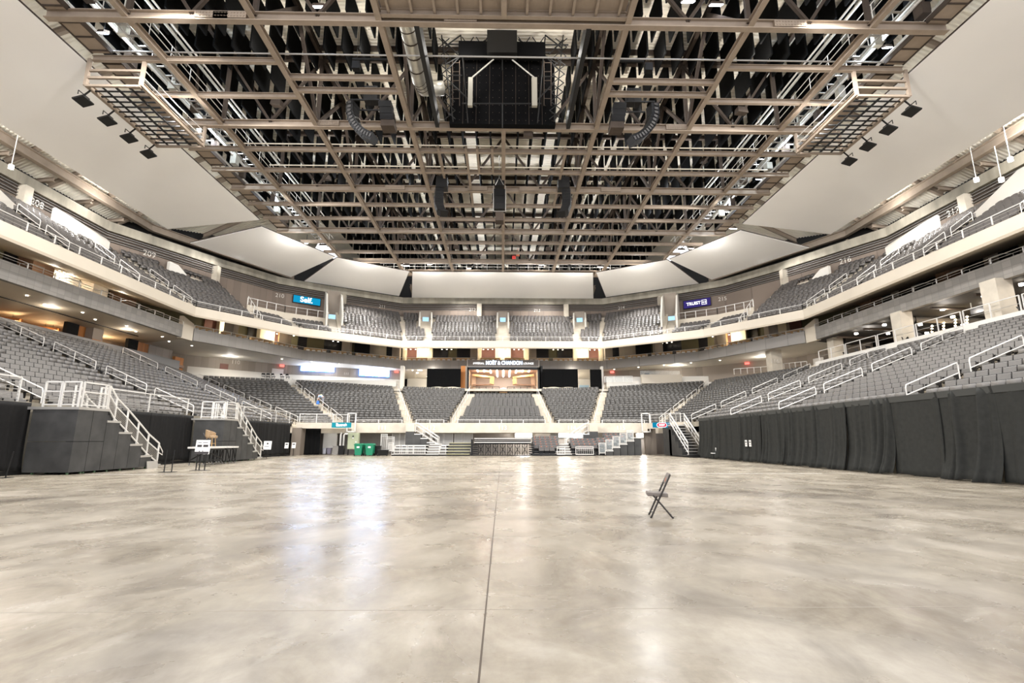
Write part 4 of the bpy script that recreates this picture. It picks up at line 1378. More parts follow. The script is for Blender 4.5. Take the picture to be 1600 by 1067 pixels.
# stacked plank decks in the middle
t = thing('plank_stack', 'wide stack of black and white stage planks under wall number 113', 'bleacher', (X(785), YB + 1, 0))
for k, z in enumerate((1.18, 1.36, 1.54)):
    b = MB(); b.box(X(740), X(831), YB + 0.2 + 0.25 * k, YB + 1.6, z, z + 0.07); b.build('plank', M_rail if k % 2 == 0 else M_grey, t)
b = MB(); b.box(X(741), X(830), YB + 0.5, YB + 1.5, 1.05, 1.5); b.build('core', M_blackp, t)
b = MB(); b.box(X(738), X(831), YB + 0.25, YB + 1.6, 0.0, 0.06); b.build('base', M_blackp, t)
for px in (742, 831):
    b = MB()
    for k in range(5):
        b.box(X(px) - 0.25, X(px) + 0.25, YB + 0.2, YB + 0.5, 0.12 + 0.2 * k, 0.22 + 0.2 * k)
    b.build('end_rack', M_blackp, t)
for k in range(7):
    x = X(751 + k * 11.5)
    b = MB()
    for dx in (-0.22, 0.0, 0.22):
        b.bar((x + dx, YB + 0.3, 0.05), (x + dx, YB + 0.3, 1.05), 0.05, 0.05)
    b.bar((x - 0.25, YB + 0.3, 0.1), (x + 0.25, YB + 0.3, 1.0), 0.05, 0.05)
    b.bar((x - 0.25, YB + 0.3, 0.95), (x + 0.25, YB + 0.3, 0.2), 0.05, 0.05)
    b.box(x - 0.28, x + 0.28, YB + 0.22, YB + 0.3, 1.02, 1.08)
    b.build('leg_frame', M_blackm, t)
b = MB(); b.box(X(735.5), X(738.5), YB + 0.1, YB + 0.4, 0, 1.5)
tag(b.build('support_post', M_blackm), 'dark upright post between the closed bleacher and the stacked planks', 'post')
# stepped clear-panel rails and black boxes up to the oval sign
for k in range(6):
    a = 936 + k * 11.2
    z = 0.1 + 0.3 * k
    y = YB + 0.25 * k
    t = thing('stepped_rail', 'clear panelled white rail on a black box, %s step toward the oval sign' % nth(k + 1), 'rail frame', (X(a + 5, y), y, 0), 'stepped clear rails')
    if k >= 1:
        b = MB(); b.box(X(a, y), X(a + 10.6, y), y, y + 1.2, 0, z); b.build('black_box', M_boxblk, t)
        b = MB(); b.box(X(a, y) - 0.03, X(a + 10.6, y) + 0.03, y - 0.04, y + 1.2, z, z + 0.07); b.build('step_edge', M_rail, t)
    if k < 5:
        b = MB()
        for c in (a + 0.3, a + 10):
            b.bar((X(c, y), y + 0.05, z), (X(c, y), y + 0.05, z + 1.05), 0.05, 0.05)
        b.bar((X(a, y), y + 0.05, z + 1.05), (X(a + 10.3, y), y + 0.05, z + 1.05), 0.06, 0.05)
        b.bar((X(a, y), y + 0.05, z + 0.15), (X(a + 10.3, y), y + 0.05, z + 0.15), 0.05, 0.05)
        b.build('frame', M_rail, t)
        b = MB(); b.box(X(a + 1, y), X(a + 9.5, y), y + 0.045, y + 0.06, z + 0.2, z + 1.0); b.build('clear_panel', M_glass, t)
# stair from the band beside wall number 112
def band_stair(px, dirn, label):
    y = 49.4
    x = X(px, y)
    t = thing('bleacher_stair', label, 'stairs', (x, y, 0), 'stairs down from the far band')
    b = MB(); b.box(x - 0.42, x + 0.42, y, y + 1.2, 0.9, 2.25); b.build('black_box', M_boxblk, t)
    b = MB(); b.box(x - 0.42, x + 0.42, y - 0.02, y + 1.2, 2.25, 3.0); st_ = b.build('landing', M_conc, t)
    for k in range(3):
        b = MB(); xx = x + dirn * (0.42 + 0.62 * k)
        b.box(min(xx, xx + dirn * 0.6), max(xx, xx + dirn * 0.6), y, y + 1.1, 0.9, 1.95 - 0.4 * k); b.build('step_box', M_boxblk, t)
        b = MB(); b.box(min(xx, xx + dirn * 0.62), max(xx, xx + dirn * 0.62), y - 0.03, y + 1.1, 1.95 - 0.4 * k, 2.03 - 0.4 * k); b.build('step_edge', M_rail, t)
    for dy in (0.0, 1.1):
        b = MB()
        p, q = Vector((x + dirn * 0.55, y + dy, 3.15)), Vector((x + dirn * 2.7, y + dy, 1.75))
        for h in (0, -0.3, -0.75):
            b.bar(p + UP * h, q + UP * h, 0.05, 0.05)
        for k in range(4):
            c = lerp(p, q, k / 3)
            b.bar(c, c - UP * 0.95, 0.05, 0.05)
        b.build('stair_rail', M_rail, t)
    return t
band_stair(639.5, 1, 'black and white stair coming down beside wall number 112')
band_stair(928.5, -1, 'black and white stair coming down between wall numbers 114 and 115')
# mesh screens of the passage
for k, (a, c) in enumerate(((680, 692), (693.5, 707), (710, 722), (724, 738), (612, 623), (624, 632), (860, 873))):
    t = thing('wire_screen', 'pale framed screen panel behind the bleachers, %s from wall number 111 along' % nth([3, 4, 5, 6, 1, 2, 7][k]), 'screen', (X(a, 51.8), 51.8, 0), 'framed screens behind the bleachers')
    b = MB(); x0, x1 = X(a, 51.8), X(c, 51.8)
    for x in (x0, x1):
        b.bar((x, 51.8, 0), (x, 51.8, 2.2), 0.06, 0.06)
    for z in (0.3, 2.17):
        b.bar((x0, 51.8, z), (x1, 51.8, z), 0.06, 0.06)
    b.build('frame', M_rail, t)
    b = MB(); b.box(x0, x1, 51.81, 51.83, 0.3, 2.15); b.build('sheet', mat('pale_mesh_sheet', '#b5b2ac', 0.6), t)

# ---- right-hand floor stairs
t = thing('floor_stairs', 'wide white railed stairs from the floor to the far corner of the draped stand', 'stairs', (15.9, 42.3, 0))
xa, xb = 15.55, 16.75
n = 11
for k in range(n):
    y = 42.3 + 0.36 * k
    z = 0.25 * (k + 1)
    b = MB(); b.box(xa, xb, y, y + 0.4, z - 0.05, z); b.build('tread', M_alu, t)
b = MB()
for k in range(5):
    b.box(xa - 0.05, xb + 0.02, 42.9 + 0.8 * k, 42.9 + 0.8 * (k + 1), 0.06, 0.2 + 0.55 * k)
b.box(xa - 0.05, 16.9, 46.3, 48.6, 0.06, 2.7)
b.build('side_boxes', M_boxblk, t)
b = MB(); b.box(xa - 0.1, 17.0, 46.25, 48.6, 2.7, 2.82); b.build('deck', M_alu, t)
b = MB(); b.box(xa - 0.02, xb + 0.02, 42.0, 42.35, 0.0, 0.2); b.box(xa, xb, 42.2, 42.4, 0.2, 0.25); b.build('foot_step', M_blackp, t)
for x in (xa - 0.06, xb + 0.06):
    b = MB()
    p, q = Vector((x, 42.2, 0.25)), Vector((x, 46.3, 2.85))
    for h in (1.0, 0.88, 0.55, 0.12):
        b.bar(p + UP * h, q + UP * h, 0.05, 0.05)
    for k in range(6):
        c = lerp(p, q, k / 5)
        b.bar(c, c + UP * 1.0, 0.05, 0.05)
    b.bar(q + UP * 1.0, q + Vector((0, 2.2, 1.0)), 0.05, 0.05)
    b.bar(q + UP * 0.1, q + Vector((0, 2.2, 0.1)), 0.05, 0.05)
    b.bar(q + Vector((0, 2.2, 0)), q + Vector((0, 2.2, 1.0)), 0.05, 0.05)
    b.build('stair_rail', M_rail, t)
t = thing('stacked_chair', 'white framed chair showing in the gap of the long drape', 'chair', (16.3, 39.0, 0))
b = MB(); b.box(16.15, 16.4, 38.8, 39.25, 0.4, 0.46); b.build('seat', M_paper, t)
b = MB(); b.box(16.36, 16.42, 38.8, 39.25, 0.46, 0.85); b.build('backrest', M_paper, t)
b = MB()
for x in (16.17, 16.38):
    for y in (38.82, 39.22):
        b.bar((x, y, 0), (x, y, 0.4), 0.03, 0.03)
b.build('legs', M_blackm, t)
# ================================================================== roof
ZC = 24.0          # underside of the bottom chords
GX = 6.87
P = 3.153
YJ = [23.7 + P * j for j in range(13)]
ZT = 29.6
def inner_edge(y):
    """half width of the steel grid (inner edge of the fabric panels) at depth y"""
    pts = [(0, 25.3), (52.0, 25.3), (60.4, 21.1), (66.0, 12.8), (68.0, 12.0)]
    for (a, u), (c, w) in zip(pts, pts[1:]):
        if a <= y <= c:
            return u + (w - u) * (y - a) / (c - a)
    return 12.0
# deck: corrugated sheet, flat in the middle, sloping to the eaves
def deck(name, x0, z0, x1, z1, y0, y1, label):
    b = MB()
    n = int((y1 - y0) / 0.08)
    vs, fs = [], []
    for k in range(n + 1):
        y = y0 + (y1 - y0) * k / n
        dz = 0.07 if k % 4 in (0, 1) else 0.0
        for (x, z, e) in ((x0, z0, 0), (x1, z1, 0)):
            vs.append((x, y, z + dz))
        for (x, z) in ((x0, z0), (x1, z1)):
            vs.append((x, y, z + dz + 0.05))
    for k in range(n):
        a, c = 4 * k, 4 * k + 4
        fs += [(a, a + 1, c + 1, c), (a + 2, c + 2, c + 3, a + 3)]
    b.add(vs, fs)
    return struct(name, b, M_deck)
deck('ceiling', -27, 31, 27, 31, 8, 85, '')
deck('ceiling_side', -41.2, 24.0, -27, 31, 8, 62, '')
deck('ceiling_side', 41.2, 24.0, 27, 31, 8, 62, '')
b = MB()
b.slab([(-27, 62, 31), (-27, 70, 31), (-33, 75, 24.5), (-41, 60, 24)], 0.1)
b.slab([(27, 62, 31), (27, 70, 31), (33, 75, 24.5), (41, 60, 24)], 0.1)
struct('ceiling_end', b, M_deck)
# purlins under the deck, seen as dark lines
for j in range(0, 19, 3):
    y = YJ[0] + P * j
    b = MB(); b.ibeam((-27, y, 30.55), (27, y, 30.55), 0.16, 0.4)
    struct('ceiling_purlin', b, M_steel_d)
for s in (-1, 1):
    for k in range(11):
        y = 18 + 4.0 * k
        b = MB(); b.ibeam((29 * s, y, 29.45), (40.8 * s, y, 23.65), 0.25, 0.5)
        struct('ceiling_rafter', b, M_steel)
    b = MB(); b.ibeam((38.6 * s, 8, 23.9), (38.6 * s, 52, 23.9), 0.5, 0.8)
    struct('ceiling_eave_beam', b, M_steel)
    b = MB(); b.ibeam((38.6 * s, 52, 23.9), (29.5 * s, 68, 23.6), 0.5, 0.8)
    struct('ceiling_eave_beam', b, M_steel)
    for k in range(9):
        y = 20 + 4.0 * k
        b = MB(); b.ibeam((38.6 * s, y, 23.2), (40.6 * s, y + 0.3, 23.2), 0.25, 0.35)
        struct('ceiling_bracket', b, M_steel)
for k in range(12):
    x = -14 + 28 * k / 11
    b = MB(); b.ibeam((x, 72.5, 24.2), (x, 77, 22.9), 0.25, 0.45)
    struct('ceiling_bracket', b, M_steel)
# girders along the hall (bottom chords) and their trusses
for k in (-3, -2, -1, 0, 1, 2, 3):
    x = k * GX
    y0 = YJ[3] if k == 0 else 12.0
    y1 = 67.5 if abs(k) < 2 else (65.2 if abs(k) == 2 else 60.6)
    b = MB(); b.ibeam((x, y0, ZC), (x, y1, ZC), 0.32, 0.36)
    struct('roof_girder_beam', b, M_steel)
    if k == 0:
        continue
    b = MB(); b.ibeam((x, y0, ZT), (x, y1, ZT), 0.26, 0.34)
    struct('roof_top_beam', b, M_steel_d)
    for j in range(0, 12, 3):
        if abs(k) == 3:
            continue
        ya, yb = YJ[j], YJ[j + 3] if j + 3 < 13 else YJ[12]
        ym = (ya + yb) / 2
        if yb > y1: continue
        b = MB()
        b.bar((x, ya, ZC + 0.3), (x, ym, ZT), 0.2, 0.24)
        b.bar((x, yb, ZC + 0.3), (x, ym, ZT), 0.2, 0.24)
        struct('roof_diagonal_beam', b, M_steel_d)
# cross beams
for j, y in enumerate(YJ):
    w = min(inner_edge(y), 25.0)
    main = j in (0, 3, 6, 9, 12)
    if j in (1, 2):
        for s in (-1, 1):
            b = MB(); b.ibeam((s * w, y, ZC + 0.02), (s * 2 * GX, y, ZC + 0.02), 0.24, 0.34)
            struct('roof_cross_beam', b, M_steel)
            yy = [28.2, 29.4][j - 1]
            b = MB(); b.ibeam((s * 2 * GX, yy, ZC + 0.02), (s * GX, yy, ZC + 0.02), 0.24, 0.34)
            struct('roof_cross_beam', b, M_steel)
        continue
    b = MB()
    b.ibeam((-w, y, ZC + (-0.05 if main else 0.02)), (w, y, ZC + (-0.05 if main else 0.02)), 0.36 if main else 0.24, 0.55 if main else 0.34)
    struct('roof_cross_beam', b, M_steel)
    if j % 3 == 0:
        wt = min(w, 3 * GX)
        if j % 3 == 0:
            b = MB(); b.ibeam((-wt, y, ZT), (wt, y, ZT), 0.3, 0.36)
            struct('roof_top_beam', b, M_steel_d)
        b = MB()
        for k in range(-3, 3):
            xa, xb = k * GX, (k + 1) * GX
            if abs(xa) > wt + 0.5 or abs(xb) > wt + 0.5:
                continue
            if j == 0 and k in (-1, 0):
                continue
            xm = (xa + xb) / 2
            b.bar((xm, y, ZC + 0.4), (xa, y, ZT), 0.2, 0.17)
            b.bar((xm, y, ZC + 0.4), (xb, y, ZT), 0.2, 0.17)
        for k in range(-3, 4):
            if abs(k * GX) <= wt + 0.5 and k != 0:
                b.bar((k * GX, y, ZC + 0.3), (k * GX, y, ZT), 0.24, 0.22)
        if b.v:
            struct('roof_web_beam', b, M_steel_d)
# bolted splice plates on the main beams
b0 = None
for j in (0, 3, 6):
    for x in (-2.4, 2.4 if j else -15, 16 - j, -16 + j):
        b = MB(); b.box(x - 0.9, x + 0.9, YJ[j] - 0.2, YJ[j] - 0.02, ZC + 0.05, ZC + 0.45)
        for k in range(10):
            for zz in (0.15, 0.35):
                b.box(x - 0.8 + 0.17 * k, x - 0.74 + 0.17 * k, YJ[j] - 0.23, YJ[j] - 0.2, ZC + zz - 0.03, ZC + zz + 0.03)
        struct('roof_splice_beam', b, M_steel)
# small extra hangers near the centre
for x, ya, yb in ((-5.2, 35.8, 42.4), (-3.0, 35.8, 45.6), (1.5 - 3.6, 35.8, 39.5), (-0.9, 35.8, 39.5), (5.0, 36, 45.6)):
    b = MB(); b.ibeam((x, ya, ZC + 0.05), (x, yb, ZC + 0.05), 0.2, 0.28)
    struct('roof_stub_beam', b, M_steel)
# centre platform tray at the top edge of the view
b = MB()
b.box(-GX + 0.2, GX - 0.2, 19.5, 23.3, ZC + 0.5, ZC + 0.62)
for k in range(11):
    x = -GX + 0.6 + (2 * GX - 1.2) * k / 10
    b.ibeam((x, 19.5, ZC + 0.22), (x, 23.3, ZC + 0.22), 0.14, 0.28)
b.ibeam((-GX, 23.3, ZC + 0.1), (GX, 23.3, ZC + 0.1), 0.25, 0.4)
b.ibeam((0, 19.5, ZC + 0.02), (0, 23.3, ZC + 0.02), 0.3, 0.3)
struct('roof_tray_slab', b, M_steel)

# ---- acoustic baffles
BF = []
for r in range(-1, 18):
    y = YJ[0] + P * (r + 0.5)
    for c in range(-22, 23):
        x = c * 1.27
        if abs(x) > 28.2 or (abs(x) > 22 and y > 60):  # outermost columns are added to darken the deck above the edge catwalks
            continue
        if abs(x) < 4.9 and 0 <= r <= 2:
            continue
        dz = 0.0
        BF.append((x, y, r, c))
def vis(q):
    pr = project((q[0], q[1], 29.6))
    return pr is not None and -10 < pr[0] < 1610 and pr[1] > -30
BF.sort(key=lambda q: (0 if vis(q) else 1, (Vector((q[0], q[1], 28)).length) - 0.6 * abs(q[0])))
bm_ = MB(); bm_.prism([(0, -1.15, 28.4), (0, 1.15, 28.4), (0, 1.15, 30.6), (0, -1.15, 30.6)], (0.11, 0, 0))
me_b = bm_.mesh('acoustic_baffle', M_black)
nb = 0
for q in BF[:290]:
    if not vis(q):
        continue
    o = bpy.data.objects.new('acoustic_baffle', me_b)
    COL.objects.link(o)
    o.location = (q[0], q[1], -0.55 if abs(q[0]) > 27 else 0)
    side = 'on the centre line' if q[3] == 0 else '%s from centre toward the %s stand' % (nth(abs(q[3])), 'railed' if q[3] < 0 else 'draped')
    tag(o, 'black baffle, %s row from the near end, %s' % (nth(q[2] + 2), side), 'baffle', 'acoustic baffles under the roof deck')
    nb += 1
used = set((q[2], q[3]) for q in BF[:290] if vis(q))
fb = fix(bm_)
rest = [((q[0], q[1], -0.55 if abs(q[0]) > 27 else 0), 0.0) for q in BF if (q[2], q[3]) not in used]
if rest:
    o = merged('distant_baffles', [fb], [M_black], rest)
    tag(o, 'remaining black baffles hanging under the farther roof deck', 'baffles')

# ---- white fabric panels round the roof edge
def fpanel(q, label):
    b = MB(); b.slab(q, 0.08)
    o = b.build('acoustic_screen', M_screen)
    tag(o, label, 'panel', 'white fabric panels around the roof steel')
    e_ = MB()
    Q = [Vector(p) for p in q]
    for i in range(4):
        e_.bar(Q[i], Q[(i + 1) % 4], 0.09, 0.09)
    e_.build('edge_tube', M_steel_d, o)
    return o
ZI, ZO = 24.0, 22.46
for s, st, bd in ((1, 'railed', 'blue'), (-1, 'draped', 'purple')):
    def S(x, y, z): return (x * s, y, z)
    def quad(*p):
        return p if s > 0 else (p[1], p[0], p[3], p[2])
    fpanel(quad(S(-25.4, 12, ZI), S(-25.4, 48.9, ZI), S(-34.0, 47.9, ZO), S(-34.0, 12, ZO)), 'largest white fabric panel sloping above the %s stand' % st)
    fpanel(quad(S(-26.0, 50.6, ZI), S(-21.1, 59.6, ZI), S(-27.8, 62.9, ZO), S(-34.0, 51.6, ZO)), 'white fabric panel over the corner beside the %s stand' % st)
    fpanel(quad(S(-20.9, 59.8, ZI), S(-12.8, 64.9, ZI), S(-15.4, 71.4, ZO), S(-26.7, 64.6, ZO)), 'white fabric panel above the %s board, next to the far middle panel' % bd)
fpanel(((-12.35, 65.0, ZI), (12.35, 65.0, ZI), (13.65, 72.2, ZO), (-13.65, 72.2, ZO)), 'long white fabric panel across the middle of the far end')

# ---- edge catwalks between the grid and the side panels
for s, st in ((-1, 'railed'), (1, 'draped')):
    for j in range(0, 10):
        y = YJ[j] - P + 0.25
        xa, xb = 23.7, 24.85
        t = thing('catwalk_tray', 'brown solid catwalk tray at the panel edge over the %s stand, %s along' % (st, nth(j + 1)), 'catwalk', (s * 24.2, y, ZC + 0.35), 'catwalk trays at the panel edges')
        b = MB(); b.box(s * xa, s * xb, y, y + P - 0.5, ZC + 0.35, ZC + 0.42); b.build('tray', M_steel, t)
        b = MB()
        for x in (xa, xb):
            b.box(s * x - 0.04, s * x + 0.04, y, y + P - 0.5, ZC + 0.3, ZC + 0.6)
        for k in range(3):
            yy = y + 0.3 + k * (P - 1.1) / 2
            b.box(s * xa, s * xb, yy, yy + 0.07, ZC + 0.28, ZC + 0.35)
        b.build('ribs', M_steel_d, t)
    # walkway with rails and service pipes above
    t = thing('service_catwalk', 'long grey service catwalk with rails and pipes above the %s stand' % st, 'catwalk', (s * 22.6, 12, 25.5))
    b = MB()
    for k in range(56):
        y = 12 + 0.85 * k
        b.box(s * 21.6 - 0.0 if s > 0 else s * 22.8, s * 22.8 if s > 0 else s * 21.6, y, y + 0.12, 25.5, 25.56)
    for x in (21.6, 22.2, 22.8):
        b.box(s * x - 0.04, s * x + 0.04, 12, 60, 25.42, 25.5)
    b.build('grating', M_wire, t)
    for x in (21.6, 22.8):
        b = MB()
        for z in (26.1, 26.6):
            b.tube((s * x, 12, z), (s * x, 60, z), 0.03, 6)
        for k in range(24):
            b.tube((s * x, 12.5 + 2 * k, 25.5), (s * x, 12.5 + 2 * k, 26.6), 0.025, 6)
        b.build('hand_rail', M_rail, t)
    for k, (x, z, r, mm) in enumerate(((23.3, 27.0, 0.28, M_silver), (24.1, 26.4, 0.09, M_rail), (24.5, 26.9, 0.07, M_rail), (23.8, 27.9, 0.12, M_rail), (21.0, 27.2, 0.06, M_rail), (24.9, 27.6, 0.16, M_silver), (25.6, 26.6, 0.09, M_rail), (22.2, 28.2, 0.1, M_silver))):
        b = MB(); b.tube((s * x, 12, z), (s * x, 58 - k * 0.7, z), r, 10)
        tag(b.build('service_pipe', mm), '%s pipe along the roof edge over the %s stand' % (['wide silver', 'innermost thin white', 'slim white', 'upper white', 'thinnest white over the walkway', 'outermost medium silver', 'outermost white', 'highest silver'][k], st), 'pipe', 'roof edge service pipes')
    rnd = random.Random(5 + s)
    for k in range(14):
        y = 24 + 2.4 * k
        x = s * rnd.uniform(22.9, 24.8)
        b = MB(); b.box(x - 0.25, x + 0.25, y, y + rnd.uniform(0.3, 0.7), 25.6, 25.6 + rnd.uniform(0.4, 1.1))
        b.bar((x, y + 0.2, 26.4), (x + s * 0.2, y + 0.2, 30), 0.16, 0.16)
        tag(b.build('equipment_box', M_silver if k % 2 else M_steel_d), 'equipment box with hanger on the roof edge over the %s stand, %s along' % (st, nth(k + 1)), 'equipment', 'roof edge equipment boxes')
# far catwalk behind the middle panel top
t = thing('service_catwalk', 'far end service catwalk with rails behind the middle white panel', 'catwalk', (0, 66.2, 24.6))
b = MB(); b.box(-13, 13, 65.8, 67.4, 24.5, 24.6); b.build('grating', M_steel, t)
b = MB()
for z in (25.0, 25.4, 25.8):
    b.tube((-17, 65.8, z), (17, 65.8, z), 0.035, 6)
for k in range(24):
    b.tube((-16.5 + 1.43 * k, 65.8, 24.5), (-16.5 + 1.43 * k, 65.8, 25.8), 0.03, 6)
b.build('hand_rail', M_rail, t)
b = MB(); b.tube((-16, 67.6, 24.7), (16, 67.6, 24.7), 0.5, 12)
tag(b.build('round_duct', M_steel), 'wide taupe duct lying behind the middle white panel', 'duct')
for k, x in enumerate((-7.5, -6.1, -4.2, -2.9, 0.4, 1.9, 5.8, 7.4, 9.2, 10.6)):
    t = thing('stage_light', 'small stage lantern on the far catwalk, %s from the railed stand side' % nth(k + 1), 'stage light', (x, 65.6, 25.2), 'stage lanterns on the far catwalk')
    b = MB(); b.tube((x, 65.5, 25.2), (x + 0.15, 65.1, 24.85), 0.19, 12); b.build('barrel', [M_grey, M_silver, M_blackp][k % 3], t)
    b = MB(); b.path([(x, 65.8, 25.8), (x, 65.55, 25.55), (x, 65.5, 25.2)], 0.03); b.build('yoke', M_blackm, t)
for k, (px, py, mm) in enumerate(((809, 397, M_orange), (803, 403, M_red))):
    c = at_y(px, py, 65.5)
    b = MB(); b.box(c.x - 0.25, c.x + 0.25, 65.4, 65.7, c.z - 0.25, c.z + 0.25)
    b.bar((c.x, 65.55, c.z + 0.2), (c.x, 65.55, c.z + 0.9), 0.06, 0.06)
    tag(b.build('rig_box', mm), ['orange square box on the far catwalk rail', 'small red box below the orange one on the far catwalk'][k], 'box')

# ---- hanging lighting cages at the side
def cage(s, st):
    t = thing('lighting_platform', 'hanging caged lighting platform with four lamps over the %s stand' % st, 'lighting platform', (s * 24, 28.5, 22.3))
    y0, y1 = 26.9, 33.2
    xi, xo = s * 21.9, s * 25.2
    zb = 22.35
    b = MB()
    for x in (xi, xo):
        b.ibeam((x, y0, zb), (x, y1, zb), 0.2, 0.3)
        for y in (y0, y1):
            b.bar((x, y, zb), (x, y, ZC + 0.2), 0.18, 0.18)
    for z in (zb, zb + 0.55, zb + 1.05):
        b.bar((xi, y0, z), (xo, y0, z), 0.14, 0.14)
        b.bar((xi, y1, z), (xo, y1, z), 0.14, 0.14)
    b.build('cage_frame', M_steel, t)
    b = MB()
    for k in range(13):
        y = lerp(y0 + 0.2, y1 - 0.2, k / 12)
        b.box(min(xi, xo), max(xi, xo), y - 0.035, y + 0.035, zb + 0.12, zb + 0.2)
    for k in range(3):
        x = lerp(xi, xo, (k + 1) / 4)
        b.box(x - 0.05, x + 0.05, y0, y1, zb + 0.05, zb + 0.12)
    b.build('floor_bars', M_blackm, t)
    b = MB()
    for z in (zb + 0.7, zb + 1.2):
        b.path([(xi, y0, z), (xi, (y0 + y1) / 2, z - 0.1), (xi, y1, z)], 0.03)
    b.build('side_rails', M_rail, t)
    for k in range(4):
        y = y0 + 0.4 + k * 1.9
        x = xo + s * 0.35
        f = thing('flood_lamp', 'flood lamp hung from the lighting platform over the %s stand, %s along' % (st, nth(k + 1)), 'lamp', (x, y, zb - 0.5), 'flood lamps under the lighting platforms')
        b = MB(); b.bar((xo, y, zb), (x, y, zb - 0.35), 0.07, 0.07); b.path([(x, y - 0.4, zb - 0.55), (x, y - 0.4, zb - 0.3), (x, y + 0.4, zb - 0.3), (x, y + 0.4, zb - 0.55)], 0.03); b.build('bracket', M_blackm, f)
        b = MB()
        q = [Vector((x - s * 0.32, y - 0.42, zb - 0.6)), Vector((x + s * 0.32, y - 0.42, zb - 0.8)), Vector((x + s * 0.32, y + 0.42, zb - 0.8)), Vector((x - s * 0.32, y + 0.42, zb - 0.6))]
        b.slab(q, 0.1 * (1 if s > 0 else -1))
        b.build('lamp_housing', M_blackm, f)
        b = MB()
        b.slab([p + Vector((0, 0, -0.06)) * (1) for p in [lerp(q[0], q[2], 0.12), lerp(q[1], q[3], 0.12), lerp(q[2], q[0], 0.12), lerp(q[3], q[1], 0.12)]], 0.015)
        b.build('lens', M_grey, f)
cage(-1, 'railed')
cage(1, 'draped')

# ---- scoreboard drawn up into the steel
t = thing('scoreboard', 'huge black video board seen from behind, drawn up into the roof steel', 'scoreboard', (0.1, 33, 25.2))
yb = 32.2
c0, c1 = at_y(702, 193, yb), at_y(868, 193, yb)
ctop = at_y(785, 90, yb)
b = MB(); b.box(c0.x, c1.x, yb, yb + 0.5, c0.z, ctop.z); b.build('screen_back', mat('deep_black_panel', '#080809', 0.85, spec=0.1), t)
b = MB()
for i in range(16):
    for j in range(9):
        x, z = lerp(c0.x, c1.x, (i + 0.5) / 16), lerp(c0.z, ctop.z, (j + 0.5) / 9)
        b.box(x - 0.02, x + 0.02, yb - 0.03, yb, z - 0.02, z + 0.02)
for i in range(1, 8):
    x = lerp(c0.x, c1.x, i / 8)
    b.box(x - 0.012, x + 0.012, yb - 0.012, yb, c0.z, ctop.z)
b.build('panel_latches', M_steel_d, t)
u0, u1 = at_y(716, 89, yb - 1.0), at_y(852, 60, yb - 1.0)
for f0, f1 in ((0, 0.36), (0.64, 1)):
    b = MB(); b.box(lerp(u0.x, u1.x, f0), lerp(u0.x, u1.x, f1), yb - 1.0, yb - 0.6, u0.z + 0.1, u1.z - 0.3); b.build('upper_screen_back', MATS['deep_black_panel'], t)
b = MB(); b.box(lerp(u0.x, u1.x, 0.33), lerp(u0.x, u1.x, 0.67), yb - 1.6, yb - 0.9, u0.z - 0.1, u1.z + 0.1); b.build('winch_box', M_blackp, t)
b = MB()
for x in (-4.85, 4.75):
    b.bar((x, YJ[0] + 0.1, ZC + 0.35), (x, YJ[3] - 0.3, ZC + 0.35), 0.28, 0.9)
b.bar((-4.85, YJ[0] + 0.15, ZC + 0.5), (4.75, YJ[0] + 0.15, ZC + 0.5), 0.3, 0.5)
b.build('hoist_frame', M_blackm, t)
b = MB()
Y1 = yb - 0.9
def P2(px, py, y=Y1):
    return at_y(px, py, y)
for a, c in (((722, 162), (846, 162)), ((712, 81), (860, 82)), ((698, 69), (888, 70)), ((720, 55), (731, 192)), ((852, 55), (840, 192)), ((785, 55), (785, 110)), ((785, 163), (785, 200)),
             ((721, 86), (700, 108)), ((850, 86), (874, 110)), ((705, 130), (745, 168)), ((865, 130), (828, 168)), ((715, 90), (760, 62)), ((855, 90), (810, 62)),
             ((690, 55), (708, 190)), ((880, 55), (866, 190)), ((692, 75), (720, 55)), ((690, 60), (715, 85)), ((878, 75), (852, 55)), ((880, 62), (858, 85)), ((700, 118), (722, 118)), ((868, 120), (846, 120)), ((697, 100), (722, 86)), ((872, 100), (850, 86))):
    b.tube(P2(*a), P2(*c), 0.05, 6)
rnd = random.Random(9)
for k in range(9):
    for (xa_, xb_) in ((686, 702), (868, 886)):
        ya_ = 60 + 14 * k
        dx_ = k * 1.2 * (1 if xa_ < 800 else -1)
        b.tube(P2(xa_ + dx_, ya_), P2(xb_ + dx_, ya_ + 14), 0.035, 5)
        b.tube(P2(xb_ + dx_, ya_), P2(xa_ + dx_, ya_ + 14), 0.035, 5)
for k in range(6):
    xa_ = 722 + 22 * k
    b.tube(P2(xa_, 58), P2(xa_ + 18, 84), 0.035, 5)
    b.tube(P2(xa_ + 18, 58), P2(xa_, 84), 0.035, 5)
b.build('rigging_tubes', M_blackm, t)
b = MB()
for a, c in (((738, 121), (772, 92)), ((772, 92), (800, 92)), ((800, 93), (838, 124))):
    b.tube(P2(*a), P2(*c), 0.055, 6)
b.build('bright_brace', M_silver, t)
for k, px in enumerate((735, 835)):
    a, c = P2(px - 4, 166), P2(px + 4, 122)
    b = MB(); b.box(a.x, c.x, Y1 - 0.1, Y1 + 0.15, a.z, c.z); b.build('cream_box', mat('dull_cream', '#a39e90', 0.6), t)
for px in ((707, 718), (850, 861)):
    b = MB()
    for x in px:
        b.tube(P2(x, 95), P2(x, 165), 0.035, 6)
    for yy in (98, 112, 126, 140, 154):
        b.tube(P2(px[0], yy), P2(px[1], yy), 0.03, 6)
    b.build('ladder', M_steel_d, t)
